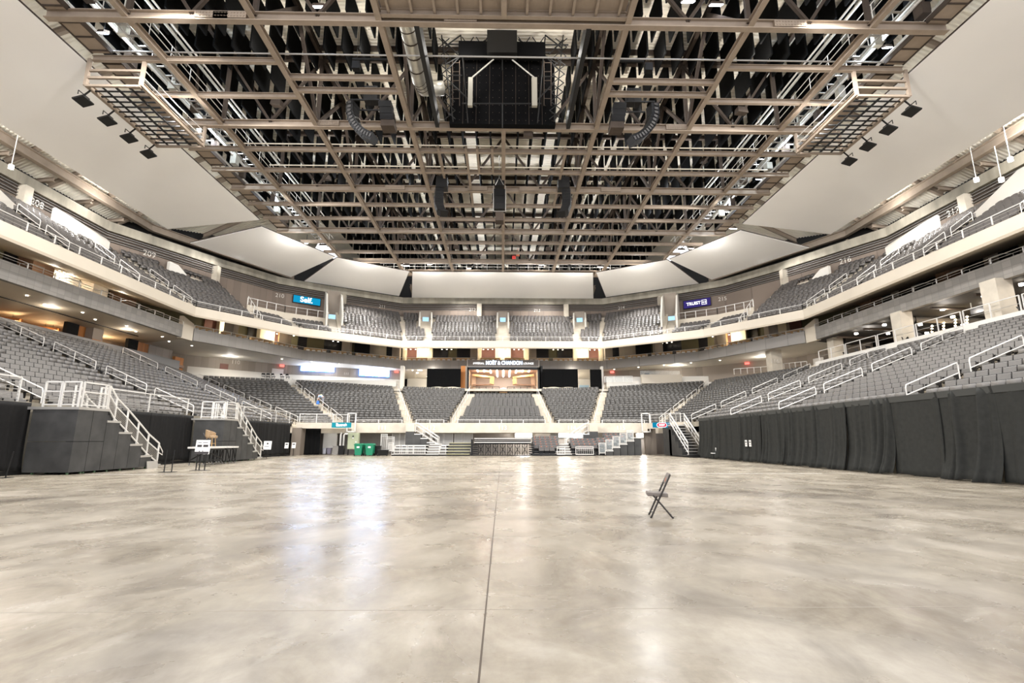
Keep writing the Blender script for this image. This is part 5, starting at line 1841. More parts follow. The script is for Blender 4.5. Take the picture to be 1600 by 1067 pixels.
# round air duct beside it
b = MB()
pts = [at_y(628, 8, 24.5), at_y(642, 60, 26.5), at_y(655, 125, 30.0), at_y(663, 139, 31.0), at_y(676, 139, 31.2), at_y(692, 138, 31.4)]
pts = [Vector((p.x, p.y, max(p.z, 25.2))) for p in pts]
b.path(pts, 0.5, 16)
d = b.build('round_duct', M_silver, smooth=True)
tag(d, 'silver round air duct bending towards the black video board', 'duct')
b = MB()
for i in range(3):
    for k in range(3):
        p, q = lerp(pts[i], pts[i + 1], k / 3), lerp(pts[i], pts[i + 1], k / 3 + 0.03)
        b.tube(p, q, 0.52, 16)
b.build('duct_joint', M_steel_d, d)

# ---- loudspeaker arrays
def line_array(name, label, pts, w, axis, m_face, dep=0.55, n=14):
    """curved hang of flat cabinets along pts (top to bottom)"""
    t = thing(name, label, 'loudspeaker', tuple(pts[0]), 'hanging loudspeaker arrays')
    L = [Vector(p) for p in pts]
    def along(u):
        k = min(int(u * (len(L) - 1)), len(L) - 2)
        return lerp(L[k], L[k + 1], u * (len(L) - 1) - k)
    ax = Vector(axis).normalized()
    for k in range(n):
        p, q = along(k / n), along((k + 0.94) / n)
        d = (q - p).normalized()
        f = ax.cross(d).normalized()
        b = MB()
        A, F_ = ax * (w / 2), f * (dep / 2)
        b.hexa([p - A - F_, p + A - F_, p + A * 0.8 + F_, p - A * 0.8 + F_, q - A - F_, q + A - F_, q + A * 0.8 + F_, q - A * 0.8 + F_])
        cb_ = b.build('cabinet', M_blackp, t)
        b = MB()
        for s2 in (-1, 1):
            c = (p + q) / 2 + A * s2 * 1.0
            e1 = d * (q - p).length * 0.3
            b.prism([c - e1 - F_ * 0.55, c + e1 - F_ * 0.55, c + e1 + F_ * 0.35, c - e1 + F_ * 0.35], ax * s2 * 0.012)
        b.build('rigging_plate', m_face, cb_)
    return t
M_arr = mat('array_grille', '#4d4a48', 0.6)
def arr(pxs, y):
    return [at_y(a, c, y) for a, c in pxs]
YA = 31.0
for s, nm in ((1, 'duct side'), (-1, 'far side from the duct')):
    mx = (lambda p: p) if s > 0 else (lambda p: (1570 - p[0], p[1] + 3))
    line_array('line_array', 'curved grey loudspeaker array beside the video board, %s' % nm, arr([mx(p) for p in ((551, 163), (550, 180), (555, 195), (563, 205), (573, 213), (585, 218))], YA), 0.9, (0.25 * s, 1, 0), M_arr)
    # subwoofer hang
    t = thing('subwoofer_array', 'black subwoofer stack hanging beside the curved array, %s' % nm, 'loudspeaker', tuple(at_y(*mx((604, 176)), YA)), 'hanging subwoofer stacks')
    for k in range(4):
        a, c = at_y(*mx((592 + k * 1.2, 158 + 10 * k)), YA), at_y(*mx((611 + k * 1.6, 167.5 + 10 * k)), YA)
        b = MB(); b.box(min(a.x, c.x), max(a.x, c.x), YA - 0.1, YA + 0.8, c.z, a.z); b.build('cabinet', M_blackp if k < 3 else M_steel_d, t)
    b = MB(); a = at_y(*mx((608, 155)), YA); b.tube(a, (a.x, a.y, ZC + 0.2), 0.02); b.build('hoist_chain', M_wire, t)
    t = thing('delay_speaker', 'black square speaker box hung on a bar between the arrays, %s' % nm, 'loudspeaker', tuple(at_y(*mx((579, 145)), YA)), 'square speaker boxes')
    a, c = at_y(*mx((568, 155)), YA), at_y(*mx((590, 134)), YA)
    b = MB(); b.box(min(a.x, c.x), max(a.x, c.x), YA, YA + 0.7, a.z, c.z); b.build('cabinet', M_blackp, t)
    b = MB(); p, q = at_y(*mx((547, 156)), YA), at_y(*mx((594, 156)), YA); b.bar(p, q, 0.1, 0.1)
    p2, q2 = at_y(*mx((562, 172)), YA), at_y(*mx((594, 172)), YA); b.bar(p2, q2, 0.08, 0.08)
    for (xx, yy) in ((553, 156), (580, 134)):
        p = at_y(*mx((xx, yy)), YA); b.tube(p, (p.x, p.y, ZC + 0.3), 0.018, 5)
    b.build('flying_bar', M_blackm, t)
    # hoist above
    c = at_y(*mx((557, 103)), 29.5)
    t = thing('chain_hoist', 'black chain hoist on a spreader bar above the square speaker, %s' % nm, 'hoist', tuple(c), 'chain hoists')
    b = MB(); b.box(c.x - 0.25, c.x + 0.25, c.y - 0.2, c.y + 0.2, c.z - 0.3, c.z + 0.25); b.build('motor', M_blackp, t)
    b = MB(); b.bar((c.x - 0.3, c.y, c.z + 0.5), (c.x + 2.2 * s, c.y, c.z + 0.5), 0.14, 0.14); b.tube((c.x, c.y, c.z), (c.x, c.y, 30.5), 0.02); b.build('spreader_bar', M_blackm, t)
YD = 40.5
for s, nm in ((1, 'duct side'), (-1, 'draped stand side')):
    mx = (lambda p: p) if s > 0 else (lambda p: (1571 - p[0], p[1] + 1))
    t0 = line_array('line_array', 'black loudspeaker array at mid roof, %s of the centre hang' % nm, arr([mx(p) for p in ((686, 296), (685, 310), (685.5, 322), (689, 331), (694, 334))], YD), 0.75, (1, 0.3 * s, 0), M_blackm, 0.7, 12)
    a, c = at_y(*mx((681, 293)), YD), at_y(*mx((699, 276)), YD)
    b = MB(); b.box(min(a.x, c.x), max(a.x, c.x), YD - 0.1, YD + 0.8, a.z, c.z)
    b.tube(((a.x + c.x) / 2, YD, c.z), ((a.x + c.x) / 2, YD, c.z + 3), 0.03)
    tag(b.build('subwoofer', M_blackp), 'black box speaker above the mid roof array, %s' % nm, 'loudspeaker')
t = thing('centre_array', 'black centre loudspeaker hang on the hall axis below the roof', 'loudspeaker', tuple(at_y(780, 280, YD)))
for k, (x0, y0, x1, y1, m_) in enumerate(((773, 277, 788, 289, M_blackp), (771, 295, 790, 305, M_blackp), (771, 305.5, 790, 316, M_blackp), (771, 316.5, 790, 326, M_blackm), (774, 331, 787, 344, M_steel_d))):
    a, c = at_y(x0, y1, YD), at_y(x1, y0, YD)
    b = MB(); b.box(a.x, c.x, YD, YD + 0.9, a.z, c.z); b.build('cabinet', m_, t)
b = MB()
for a, c in (((780, 277), (780, 243)), ((774, 289), (780, 277)), ((787, 289), (780, 277)), ((771, 290), (771, 330)), ((790, 290), (790, 330)), ((771, 330), (790, 330))):
    b.tube(at_y(*a, YD), at_y(*c, YD), 0.03, 5)
b.build('rigging', M_wire, t)
for k, (px, py, y) in enumerate(((433, 161, 31), (511, 278, 45), (1158, 173, 31), (1100, 251, 45), (1206, 280, 42), (629, 370, 56), (944, 375, 57), (790, 370, 56), (825, 210, 33.5), (857, 389, 58), (713, 386, 58))):
    c = at_y(px, py, y)
    t = thing('box_speaker', 'small dark box hung under the roof beams, %s from the railed stand side' % nth([1, 2, 10, 9, 11, 3, 8, 5, 6, 7, 4][k]), 'box', tuple(c), 'small boxes under the roof beams')
    b = MB(); b.hexa([(c.x - 0.35, c.y - 0.3, c.z - 0.25), (c.x + 0.35, c.y - 0.3, c.z - 0.35), (c.x + 0.35, c.y + 0.3, c.z - 0.2), (c.x - 0.35, c.y + 0.3, c.z - 0.15), (c.x - 0.3, c.y - 0.25, c.z + 0.2), (c.x + 0.3, c.y - 0.25, c.z + 0.15), (c.x + 0.3, c.y + 0.3, c.z + 0.25), (c.x - 0.3, c.y + 0.3, c.z + 0.25)]); b.build('box_body', M_steel_d, t)
    b = MB(); b.tube(c + UP * 0.2, (c.x, c.y, max(c.z + 0.3, ZC + 0.1)), 0.03); b.build('hanger', M_blackm, t)
# thin white conduits along the cross beams
for k, (j, x0, x1) in enumerate(((4, -22, 25), (5, -20, 23), (1, -24, 24))):
    y = YJ[j] - 0.25
    b = MB(); b.tube((x0, y, ZC + 0.5), (x1, y, ZC + 0.5), 0.05, 6)
    tag(b.build('conduit', M_deck if j != 1 else M_wire), 'thin pale conduit fixed along a cross beam, %s from the camera end' % nth([2, 3, 1][k]), 'pipe', 'beam conduits')
# ================================================================== suites, lounges, signs
def plan_hit(px, poly, py=520, off=0.0):
    """where the view ray over pixel column px meets a wall polyline in plan"""
    d = ray(px, py)
    d = Vector((d.x, d.y))
    for i in range(len(poly) - 1):
        a, c = Vector(poly[i][:2]), Vector(poly[i + 1][:2])
        e_ = c - a
        den = d.x * e_.y - d.y * e_.x
        if abs(den) < 1e-9:
            continue
        t = (a.x * e_.y - a.y * e_.x) / den
        u = (a.x * d.y - a.y * d.x) / den
        if t > 0 and -1e-6 <= u <= 1 + 1e-6:
            n_ = Vector((-e_.y, e_.x)).normalized()
            if n_.dot(d) > 0:
                n_ = -n_
            p = d * t + n_ * off
            return Vector((p.x, p.y, 0)), Vector((n_.x, n_.y, 0))
    return None, None
def zat(px, py, p):
    """height at pixel row py above plan point p"""
    d = ray(px, py)
    k = (d.x * p.x + d.y * p.y) / (d.x * d.x + d.y * d.y)
    return H + d.z * k
def wall_panel(px0, px1, poly, z0, z1, m_, py=520, off=0.15, th=0.12, name='wall_panel'):
    p, n0 = plan_hit(px0, poly, py, off)
    q, n1 = plan_hit(px1, poly, py, off)
    if p is None or q is None:
        return None
    b = MB()
    b.prism([p + UP * z0, q + UP * z0, q + UP * z1, p + UP * z1], -(n0 * th))
    return struct(name, b, m_)
def lampdisc(name, p, r, label, cat='downlight', group=None, m_=None):
    b = MB(); b.tube(Vector(p), Vector(p) - UP * 0.03, r, 10)
    o = b.build(name, m_ or M_down)
    return tag(o, label, cat, group)

M_grcol = mat('grey_column', '#9a9083', 0.75, var=0.15, scale=1, stretch=(1, 1, 0.2))
M_redbr = mat('red_brown_room', '#6d4438', 0.6)
# far and corner suites: back panels (column spans taken along the suite back wall)
SPAN = [(313, 332, M_redbr), (332, 351, M_cream), (351, 364, M_tan), (383, 397, M_dark), (397, 424, M_cream), (424, 432, M_redbr), (432, 452, M_tan), (464, 478, M_dark), (478, 505, M_olive), (505, 541, M_dark),
        (553, 577, M_dark), (577, 603, M_grcol), (603, 622, M_dark), (631, 637, M_cream), (637, 653, M_redbr), (653, 677, M_cream), (677, 700, M_dark), (702, 714, M_olive), (714, 735, M_dark), (744, 753, M_cream), (753, 774, M_redbr), (774, 798, M_cream)]
SPAN = SPAN + [(1571 - c, 1571 - a, m_) for a, c, m_ in SPAN if c <= 774]
for a, c, m_ in SPAN:
    wall_panel(a, c, SUB, 12.2, 15.7, m_, 545, 0.2 if m_ is not M_cream else 0.9, 0.1 if m_ is not M_cream else 0.7)
FASC_ALL = [(-32, 6), (-32, 49.2), (-31.9, 50.9), (-25.4, 63.3), (-14.3, 71.3), (14.3, 71.3), (25.4, 63.3), (31.9, 50.9), (32, 49.2), (32, 6)]
for px in (372, 458, 548, 627, 740, 833, 943, 1022, 1113, 1194):
    p, n_ = plan_hit(px, FASC_ALL, 545, -1.6)
    b = MB(); b.box(p.x - 0.55, p.x + 0.55, p.y - 0.5, p.y + 0.5, 12.0, 15.2)
    struct('pilaster', b, M_grcol)
nL = 0
LIGHTS = []
for px in (341, 410, 442, 665, 786, 906, 645, 763, 810, 926, 1161, 1130, 700, 870, 520, 1050):
    p, n_ = plan_hit(px, SUB, 545, 1.6)
    for k in (-1, 0, 1):
        t_ = Vector((-n_.y, n_.x, 0))
        q = p + t_ * (0.7 * k)
        lampdisc('downlight', (q.x, q.y, 14.75), 0.09, 'tiny warm downlight in the suite ceiling', 'downlight', 'suite ceiling downlights')
    if px not in (700, 870, 520, 1050):
        LIGHTS.append(((p.x + n_.x * 0.3, p.y + n_.y * 0.3, 14.3), 60, (1, 0.88, 0.7)))
# tan counters with a row of small seats
k = 0
for i in range(len(FASC_ALL) - 1):
    if i in (0, 8):
        continue
    a, c = Vector((*FASC_ALL[i], 0)), Vector((*FASC_ALL[i + 1], 0))
    L_ = (c - a).length
    if L_ < 4: continue
    d = (c - a) / L_
    n_ = Vector((-d.y, d.x, 0))
    n = int(L_ / 3.3)
    for j in range(n):
        p, q = a + d * (L_ * (j + 0.08) / n) + n_ * 1.3, a + d * (L_ * (j + 0.9) / n) + n_ * 1.3
        t = thing('suite_counter', 'tan suite counter behind the fascia rail, %s round from the railed stand' % nth(k + 1), 'counter', (p.x, p.y, 12.6), 'tan suite counters')
        k += 1
        b = MB(); b.bar(p + UP * 13.0, q + UP * 13.0, 0.35, 0.55); b.build('front', M_tan, t)
        b = MB(); b.bar(p + UP * 13.3, q + UP * 13.3, 0.5, 0.05); b.build('top', M_conc, t)
        m_ = max(2, int((q - p).length / 0.7))
        for e_ in range(m_):
            b = MB()
            cc = lerp(p, q, (e_ + 0.5) / m_) - n_ * 0.55
            b.box(cc.x - 0.2, cc.x + 0.2, cc.y - 0.06, cc.y + 0.06, 12.72, 13.02)
            b.build('seat_back', M_paper, t)

# side suites
for s in (1, -1):
    SB = [(-37.6 * s, 6), (-37.6 * s, 50.5)]
    if s > 0:
        L_ = [(0, 20, M_dark), (20, 57, M_brownp), (57, 125, M_white), (125, 150, M_conc), (150, 164, M_greyw), (164, 173, M_dark), (173, 198, M_brownp), (198, 254, M_olive), (254, 270, M_conc), (270, 282, M_dark), (282, 312, M_olive)]
    else:
        L_ = [(1567, 1600, M_dark), (1542, 1567, M_greyw), (1510, 1542, M_dark), (1486, 1510, M_brownp), (1429, 1486, M_dark), (1401, 1429, mat('dark_brown_room', '#3b2f28', 0.7)), (1388, 1401, M_greyw), (1375, 1388, M_dark), (1357, 1375, M_brownp), (1300, 1357, mat('dark_brown_room', '#3b2f28', 0.7)), (1283, 1300, M_conc), (1266, 1283, M_olive)]
    for a, c, m_ in L_:
        pil = m_ in (M_brownp, M_conc)
        wall_panel(a, c, SB, 12.2, 16.0, m_, 425, 1.4 if pil else 0.1, 1.2 if pil else 0.1)
p, n_ = plan_hit(92, [(-37.6, 6), (-37.6, 50.5)], 425, 1.0)
LIGHTS.append(((p.x, p.y, 15.0), 90, (1, 0.86, 0.66)))
for px in (70, 78, 85, 95):
    p, n_ = plan_hit(px, [(-37.6, 6), (-37.6, 50.5)], 425, 1.2)
    lampdisc('downlight', (p.x, p.y, 15.1), 0.09, 'tiny warm downlight in the lit side suite', 'downlight', 'side suite downlights')
# small loop rails on the side fascia
for s, st in ((1, 'railed'), (-1, 'draped')):
    for k in range(9):
        y = 21.5 + 3.2 * k
        t = thing('suite_handrail', 'small loop handrail standing on the tiled fascia over the %s stand, %s along' % (st, nth(k + 1)), 'handrail', (-32.6 * s, y, 12.75), 'fascia loop handrails')
        b = MB(); b.path([(-32.6 * s, y, 12.7), (-32.6 * s, y, 13.4), (-33.6 * s, y + 0.05, 13.75), (-34.4 * s, y + 0.05, 13.75), (-34.4 * s, y + 0.05, 13.0)], 0.03)
        b.build('loop', M_rail, t)

# ---- side lounge under the railed-stand balcony
LW = [(-38.4, 6), (-38.4, 60)]
def lw(a, c, m_, off=0.1, th=0.15, z0=9.3, z1=11.55):
    return wall_panel(a, c, LW, z0, z1, m_, 500, off, th)
lw(97, 117, M_draped, 0.5, 0.3)
lw(117, 133, M_wood, 0.2)
lw(133, 150, M_greyw, 0.9, 1.0)
lw(133.2, 147, M_wood, 0.95, 0.1, 9.3, 10.5)
lw(198, 214, M_draped, 0.5, 0.3)
lw(214, 235, M_wood, 0.2)
lw(235, 272, M_greyw, 0.3, 0.3)
lw(235, 300, M_white, 0.6, 0.3, 8.8, 10.45)
lw(272, 286, M_wood, 0.7, 0.3, 8.6, 10.9)
lw(286, 330, M_greyw, 0.1, 0.3)
b = MB(); b.wallrun([(-43.5, 6), (-43.5, 50)], 9.5, 11.6, 0.3)
struct('wall_lounge_back', b, M_wood)
b = MB(); b.box(-45, -37.0, 8, 58, 9.6, 9.9)
struct('floor_lounge', b, M_brownp)
b = MB(); b.wallrun([(-36.9, 8), (-36.9, 57)], 9.2, 10.3, 0.2)
struct('wall_parapet', b, M_grey)
M_lat = mat('orange_lattice_wood', '#b06f35', 0.5)
rnd = random.Random(3)
k = 0
for k in range(13):
    y = 27.0 + 1.75 * k
    sg = 1 if k % 2 else -1
    b = MB()
    b.bar((-42.8, y - 0.75 * sg, 11.2), (-39.2, y + 0.75 * sg, 11.0), 0.12, 0.2)
    b.bar((-42.6, y - 0.72 * sg, 11.05), (-42.6, y - 0.72 * sg, 10.2), 0.1, 0.1)
    tag(b.build('slanting_timber', M_lat), 'slanting orange wooden ceiling slat in the lounge behind the railed stand, %s along' % nth(k + 1), 'ceiling slat', 'lounge ceiling slats')
for k, (px, py) in enumerate(((18, 506), (72, 505), (84, 510), (160, 527), (163, 518))):
    p, n_ = plan_hit(px, [(-40.0, 6), (-40.0, 60)], 505)
    t = thing('pendant_lamp', 'glowing pendant lamp in the wooden lounge behind the railed stand, %s along' % nth(k + 1), 'lamp', (p.x, p.y, 10.9), 'lounge pendant lamps')
    b = MB(); b.dome((p.x, p.y, 10.85), 0.17, 10, 6); b.build('globe', M_warm, t, smooth=True)
    b = MB(); b.tube((p.x, p.y, 11.0), (p.x, p.y, 11.5), 0.012, 5); b.build('cord', M_blackm, t)
    LIGHTS.append(((p.x + 0.3, p.y, 10.75), 25, (1, 0.75, 0.45)))
for k in range(16):
    y = 18 + 2.4 * k
    lampdisc('downlight', (-34.8 + 0.9 * (k % 2), y, 11.53), 0.085, 'tiny downlight in the warm soffit over the railed stand', 'downlight', 'railed stand soffit downlights')
b = MB(); b.box(-36.2, -36.1, 8, 49, 11.5, 11.55)
struct('ceiling_slot', b, M_blackp)

# ---- club platform above the draped stand
b = MB(); b.box(30.75, 46, 14, 49, 8.35, 8.7)
struct('floor_club', b, M_conc)
b = MB(); b.box(30.7, 31.0, 14, 47.8, 8.3, 8.95)
struct('trim_club_edge', b, M_white)
b = MB(); b.wallrun([(45.6, 10), (45.6, 50)], 8.5, 11.6, 0.3)
struct('wall_club_back', b, mat('dark_club_wall', '#3a3531', 0.8))
for k in range(8):
    y0 = 16.5 + 3.9 * k
    guard((30.95, y0, 8.95), (30.95, y0 + 3.7, 8.95), 1.0, 'white platform rail above the draped stand, %s from the camera end' % nth(k + 1), 2, 1, group='club platform rails')
for k, (x, y, w) in enumerate(((32.0, 30.4, 0.55), (32.3, 38.6, 0.5), (33.6, 48.8, 0.5), (31.2, 56.0, 0.6))):
    b = MB(); b.box(x - w, x + w, y - w, y + w, 8.3, 11.6)
    struct('pilaster', b, M_conc)
for k, (y0, y1) in enumerate(((39.4, 42.0), (48.0, 49.2))):
    drape('club_drape', (34.2, y0), (34.2, y1), 8.75, 11.5, ['dark curtain beside the second club column', 'dark curtain at the far end of the club platform'][k], M_draped, 120 + k, amp=0.08, freq=1.6, flare=0.0)
rnd = random.Random(11)
k = 0
for y in range(18, 48, 3):
    for x in (33.5, 36.5, 40.0, 43.5):
        k += 1
        xx, yy = x + rnd.uniform(-0.3, 0.3), y + rnd.uniform(-0.6, 0.6)
        b = MB(); b.tube((xx, yy, 11.35), (xx, yy, 11.2), 0.15, 10)
        o = b.build('downlight', M_lampd if 'M_lampd' in globals() else M_down)
        tag(o, 'bright round downlight under the dark club ceiling', 'downlight', 'club ceiling downlights')
for k in range(9):
    y = 18 + 3.6 * k
    b = MB(); b.tube((32.5, y, 11.25), (45, y + 0.6, 11.25), 0.1 if k % 3 else 0.24, 10)
    tag(b.build('ceiling_pipe', M_steel_d if k % 3 else M_grey), 'dark service pipe crossing the club ceiling, %s from the camera end' % nth(k + 1), 'pipe', 'club ceiling pipes')
for k, px in enumerate((1452, 1471, 1490, 1509, 1550)):
    p, n_ = plan_hit(px, [(36.5, 6), (36.5, 60)], 510)
    t = thing('bulb_string', 'hanging string of bright bulbs in the club, %s from the second column' % nth(k + 1), 'lamp', (p.x, p.y, 9.6), 'club bulb strings')
    b = MB()
    for j in range(6):
        b.dome((p.x + 0.05 * j, p.y, 9.75 + 0.25 * j), 0.085, 8, 5)
    b.build('bulbs', M_warm, t, smooth=True)
    b = MB(); b.tube((p.x, p.y, 9.7), (p.x + 0.25, p.y, 11.4), 0.01, 5); b.build('cord', M_blackm, t)
wall_panel(1500, 1545, [(44.9, 6), (44.9, 50)], 9.6, 11.3, mat('blue_mural', '#2f3f86', 0.7), 505, 0.1)
folding0 = [o for o in COL.objects if o.name.startswith('folding_chair') and o.parent is None][1]
k = 0
for y in (18.2, 20.0, 21.5, 23.4, 25, 27.2, 29, 30.6, 35.2, 36.5, 38.0, 42.0, 43.4, 45.0):
    k += 1
    copy_tree(folding0, (31.9, y, 8.7), PI * 0.5 + 0.4 * math.sin(k * 2.1), 'dark loose chair behind the club platform rail, %s from the camera end' % nth(k))
for k, y in enumerate((19.1, 24.2, 28.1, 36.0, 44.0)):
    t = thing('club_table', 'tan topped club table behind the platform rail, %s from the camera end' % nth(k + 1), 'table', (33.2, y, 8.7), 'club tables')
    b = MB(); b.box(32.8, 33.6, y - 0.7, y + 0.7, 9.42, 9.48); b.build('table_top', M_tan, t)
    b = MB(); b.tube((33.2, y, 8.7), (33.2, y, 9.42), 0.05, 8); b.build('leg', M_blackm, t)
# club tv
p, n_ = plan_hit(1533, [(35, 6), (35, 60)], 495)
t = thing('hung_screen', 'dark screen hung below the club ceiling', 'screen', (p.x, p.y, 10.9))
b = MB(); b.box(p.x - 0.05, p.x + 0.05, p.y - 0.7, p.y + 0.7, 10.6, 11.1); b.build('screen', M_dark, t)
b = MB(); b.bar((p.x, p.y - 0.6, 11.1), (p.x, p.y - 0.6, 11.5), 0.05, 0.05); b.bar((p.x, p.y + 0.6, 11.1), (p.x, p.y + 0.6, 11.5), 0.05, 0.05); b.build('hangers', M_rail, t)

# ---- loose chairs on the corner concourse
k = 0
for px, yy in ((302, 61), (313, 62), (321, 62), (331, 62.4), (338, 62.6), (371, 64), (378, 64.3), (405, 64.8), (413, 64.9), (421, 65), (435, 65.2), (444, 65.5)):
    k += 1
    p = at_y(px, 580, yy)
    copy_tree(folding0, (p.x, yy + 1.2, 9.3), -PI / 2 + 0.5 * math.sin(k), 'black chair on the pale corner concourse above the curtained tunnel, %s along' % nth(k))
b = MB(); b.prism([(-37.8, 60.5, 8.5), (-28.0, 66.0, 8.5), (-14.4, 67.4, 8.5), (-14.4, 70.0, 8.5), (-29.5, 69, 8.5), (-39.5, 61, 8.5)], (0, 0, 0.8))
struct('floor_corner_platform', b, M_white)
b = MB(); b.prism([(14.4, 67.5, 8.5), (27.9, 66.0, 8.5), (36, 60, 8.5), (38, 62, 8.5), (28.5, 70, 8.5), (14.4, 71, 8.5)], (0, 0, 0.6))
struct('floor_corner_platform', b, M_white)
k = 0
for px in (955, 962, 966, 970, 974, 979, 985, 990, 1066, 1072, 1080, 1087):
    k += 1
    p = at_y(px, 600, 68.2)
    copy_tree(folding0, (p.x, 68.2, 9.1), -PI / 2 + 0.7 * math.sin(k * 1.7), 'dark chair on the far concourse beside the white bar, %s along' % nth(k))
p, q = at_y(1000, 596, 67.2), at_y(1062, 596, 67.2)
t = thing('bar_counter', 'long white bar counter with glass top above wall number 115', 'counter', ((p.x + q.x) / 2, 67.2, 9.1))
b = MB(); b.box(p.x, q.x, 66.3, 66.75, 8.9, 10.1); b.build('front', M_ledge, t)
b = MB(); b.box(p.x, q.x, 66.95, 66.98, 10.1, 10.7); b.build('glass_screen', M_glass, t)
b = MB(); b.box(p.x + 0.7, p.x + 1.3, 67.1, 67.4, 10.1, 10.4); b.box(p.x + 1.9, p.x + 2.8, 67.1, 67.4, 10.1, 10.2); b.build('till', M_blackp, t)
for k, (x0, x1) in enumerate(((13.9, 17.6), (23.8, 27.4))):
    guard((x0, 67.3, 9.1), (x1, 66.9, 9.1), 0.85, ['glass fronted rail on the far concourse before the white bar', 'glass fronted rail on the far concourse past the white bar'][k], 3, 0, True, group='concourse rails')
for k, (px0, px1, yy) in enumerate(((1140, 1190, 62), (1208, 1250, 58))):
    p, q = at_y(px0, 580, yy), at_y(px1, 576, yy - 2)
    guard((p.x, yy - 1.2, 9.4), (q.x, yy - 3.4, 9.4), 0.7, ['white rail behind the top seats before the numbered column', 'white rail behind the top seats past the numbered column'][k], 5, 1, group='concourse rails')
# doors in the concourse walls
for k, (px0, px1, py0, py1, m_, poly) in enumerate(((343, 356, 567, 590, M_redbr, WL), (425, 443, 569, 590, M_rail, WL), (1178, 1190, 571, 590, M_greyw, WR), (1273, 1290, 552, 575, M_rail, WR))):
    p, n_ = plan_hit(px0, poly, 575, 0.06)
    q, _ = plan_hit(px1, poly, 575, 0.06)
    if p is None or q is None: continue
    b = MB(); b.prism([p + UP * 8.6, q + UP * 8.6, q + UP * 10.9, p + UP * 10.9], n_ * 0.06)
    b.build('door_%d' % (k + 1), m_)['kind'] = 'structure'

# ---- far concourse behind the end seats
for k, (px0, px1, z0, z1, y, m_, nm) in enumerate(((667, 720, 8.5, 11.0, 67.6, M_black, 'wide black curtain between the bright concourse and the lounge'), (848, 903, 8.5, 11.0, 67.6, M_black, 'wide black curtain past the lounge, toward the oval sign'), (922, 940, 8.3, 11.0, 67.9, M_black, 'narrow black curtain at the far concourse beside the bright opening'))):
    p, q = at_y(px0, 590, y), at_y(px1, 590, y)
    drape('concourse_drape', (p.x, y), (q.x, y), z0, z1, nm, m_, 140 + k, amp=0.03, freq=0.5, flare=0.0, side=-1)
for px0, px1, m_ in ((720, 727, M_wood), (843, 848, M_blackp), (625, 630, M_white), (940, 943, M_white), (727, 731, M_grcol), (841, 845, M_grcol)):
    p, q = at_y(px0, 590, 68.3), at_y(px1, 590, 68.3)
    b = MB(); b.box(p.x, q.x, 68.3, 69.3, 8.0, 11.5)
    struct('pilaster', b, m_)
rnd = random.Random(4)
for k in range(10):
    lampdisc('downlight', (-13.4 + rnd.uniform(0, 6), 72 + rnd.uniform(0, 9), 11.5), 0.16, 'small bright downlight in the far concourse ceiling', 'downlight', 'far concourse downlights')
for k in range(20):
    x = -28 + 56 * k / 19
    y = 73.0 - max(0, abs(x) - 14) * 0.72
    if abs(x) < 5.5: continue
    lampdisc('downlight', (x, y, 11.52), 0.09, 'tiny downlight in the far soffit', 'downlight', 'far soffit downlights')
b = MB(); p, q = at_y(920, 590, 75), at_y(905, 597, 75)
b.box(q.x, p.x, 75, 75.1, 8.2, 9.6)
tag(b.build('blue_counter', mat('pale_blue_panel', '#a9c6d6', 0.5)), 'pale blue counter in the bright opening of the far concourse', 'counter')

# ---- lit lounge at the middle of the far end
LX0, LX1, LY0, LY1, LZ0, LZ1 = -4.55, 4.75, 67.2, 76.0, 7.6, 10.85
b = MB(); b.box(LX0, LX1, LY0, LY1, LZ0 - 0.3, LZ0); struct('floor_lounge_far', b, M_tan)
b = MB(); b.box(LX0, LX1, LY0, LY1, LZ1, LZ1 + 0.2); struct('ceiling_lounge_far', b, mat('pinkish_ceiling', '#b59a8c', 0.6))
b = MB(); b.box(LX0, LX1, LY1, LY1 + 0.2, LZ0, LZ1); struct('wall_lounge_far', b, mat('pale_lounge_wall', '#cdbfb2', 0.6))
for x0, x1 in ((LX0 - 0.2, LX0), (LX1, LX1 + 0.2)):
    b = MB(); b.box(x0, x1, LY0, LY1, LZ0, LZ1 + 0.2); struct('wall_lounge_side', b, mat('light_tan_wall', '#b89c80', 0.6))
b = MB()
b.box(LX0 - 0.25, LX1 + 0.25, LY0 - 0.25, LY0 - 0.05, LZ0 - 0.25, LZ0 + 0.05)
b.box(LX0 - 0.25, LX0, LY0 - 0.25, LY0 - 0.05, LZ0, LZ1 + 0.2)
b.box(LX1, LX1 + 0.25, LY0 - 0.25, LY0 - 0.05, LZ0, LZ1 + 0.2)
b.box(LX0 - 0.25, LX1 + 0.25, LY0 - 0.25, LY0 - 0.05, LZ1 - 0.05, LZ1 + 0.3)
struct('trim_lounge_frame', b, M_blackm)
for k in range(9):
    x = lerp(LX0 + 1.1, LX1 - 1.1, k / 8)
    long_ = k in (3, 4, 5)
    b = MB(); b.box(x - 0.08, x + 0.08, LY0 + 0.5, LY0 + (7.5 if long_ else 3.4 if k in (2, 6) else 2.0), LZ1 - 0.06, LZ1 - 0.02)
    tag(b.build('strip_light', M_tube), 'bright ceiling strip light in the lit lounge, %s from its railed-stand end' % nth(k + 1), 'light', 'lounge strip lights')
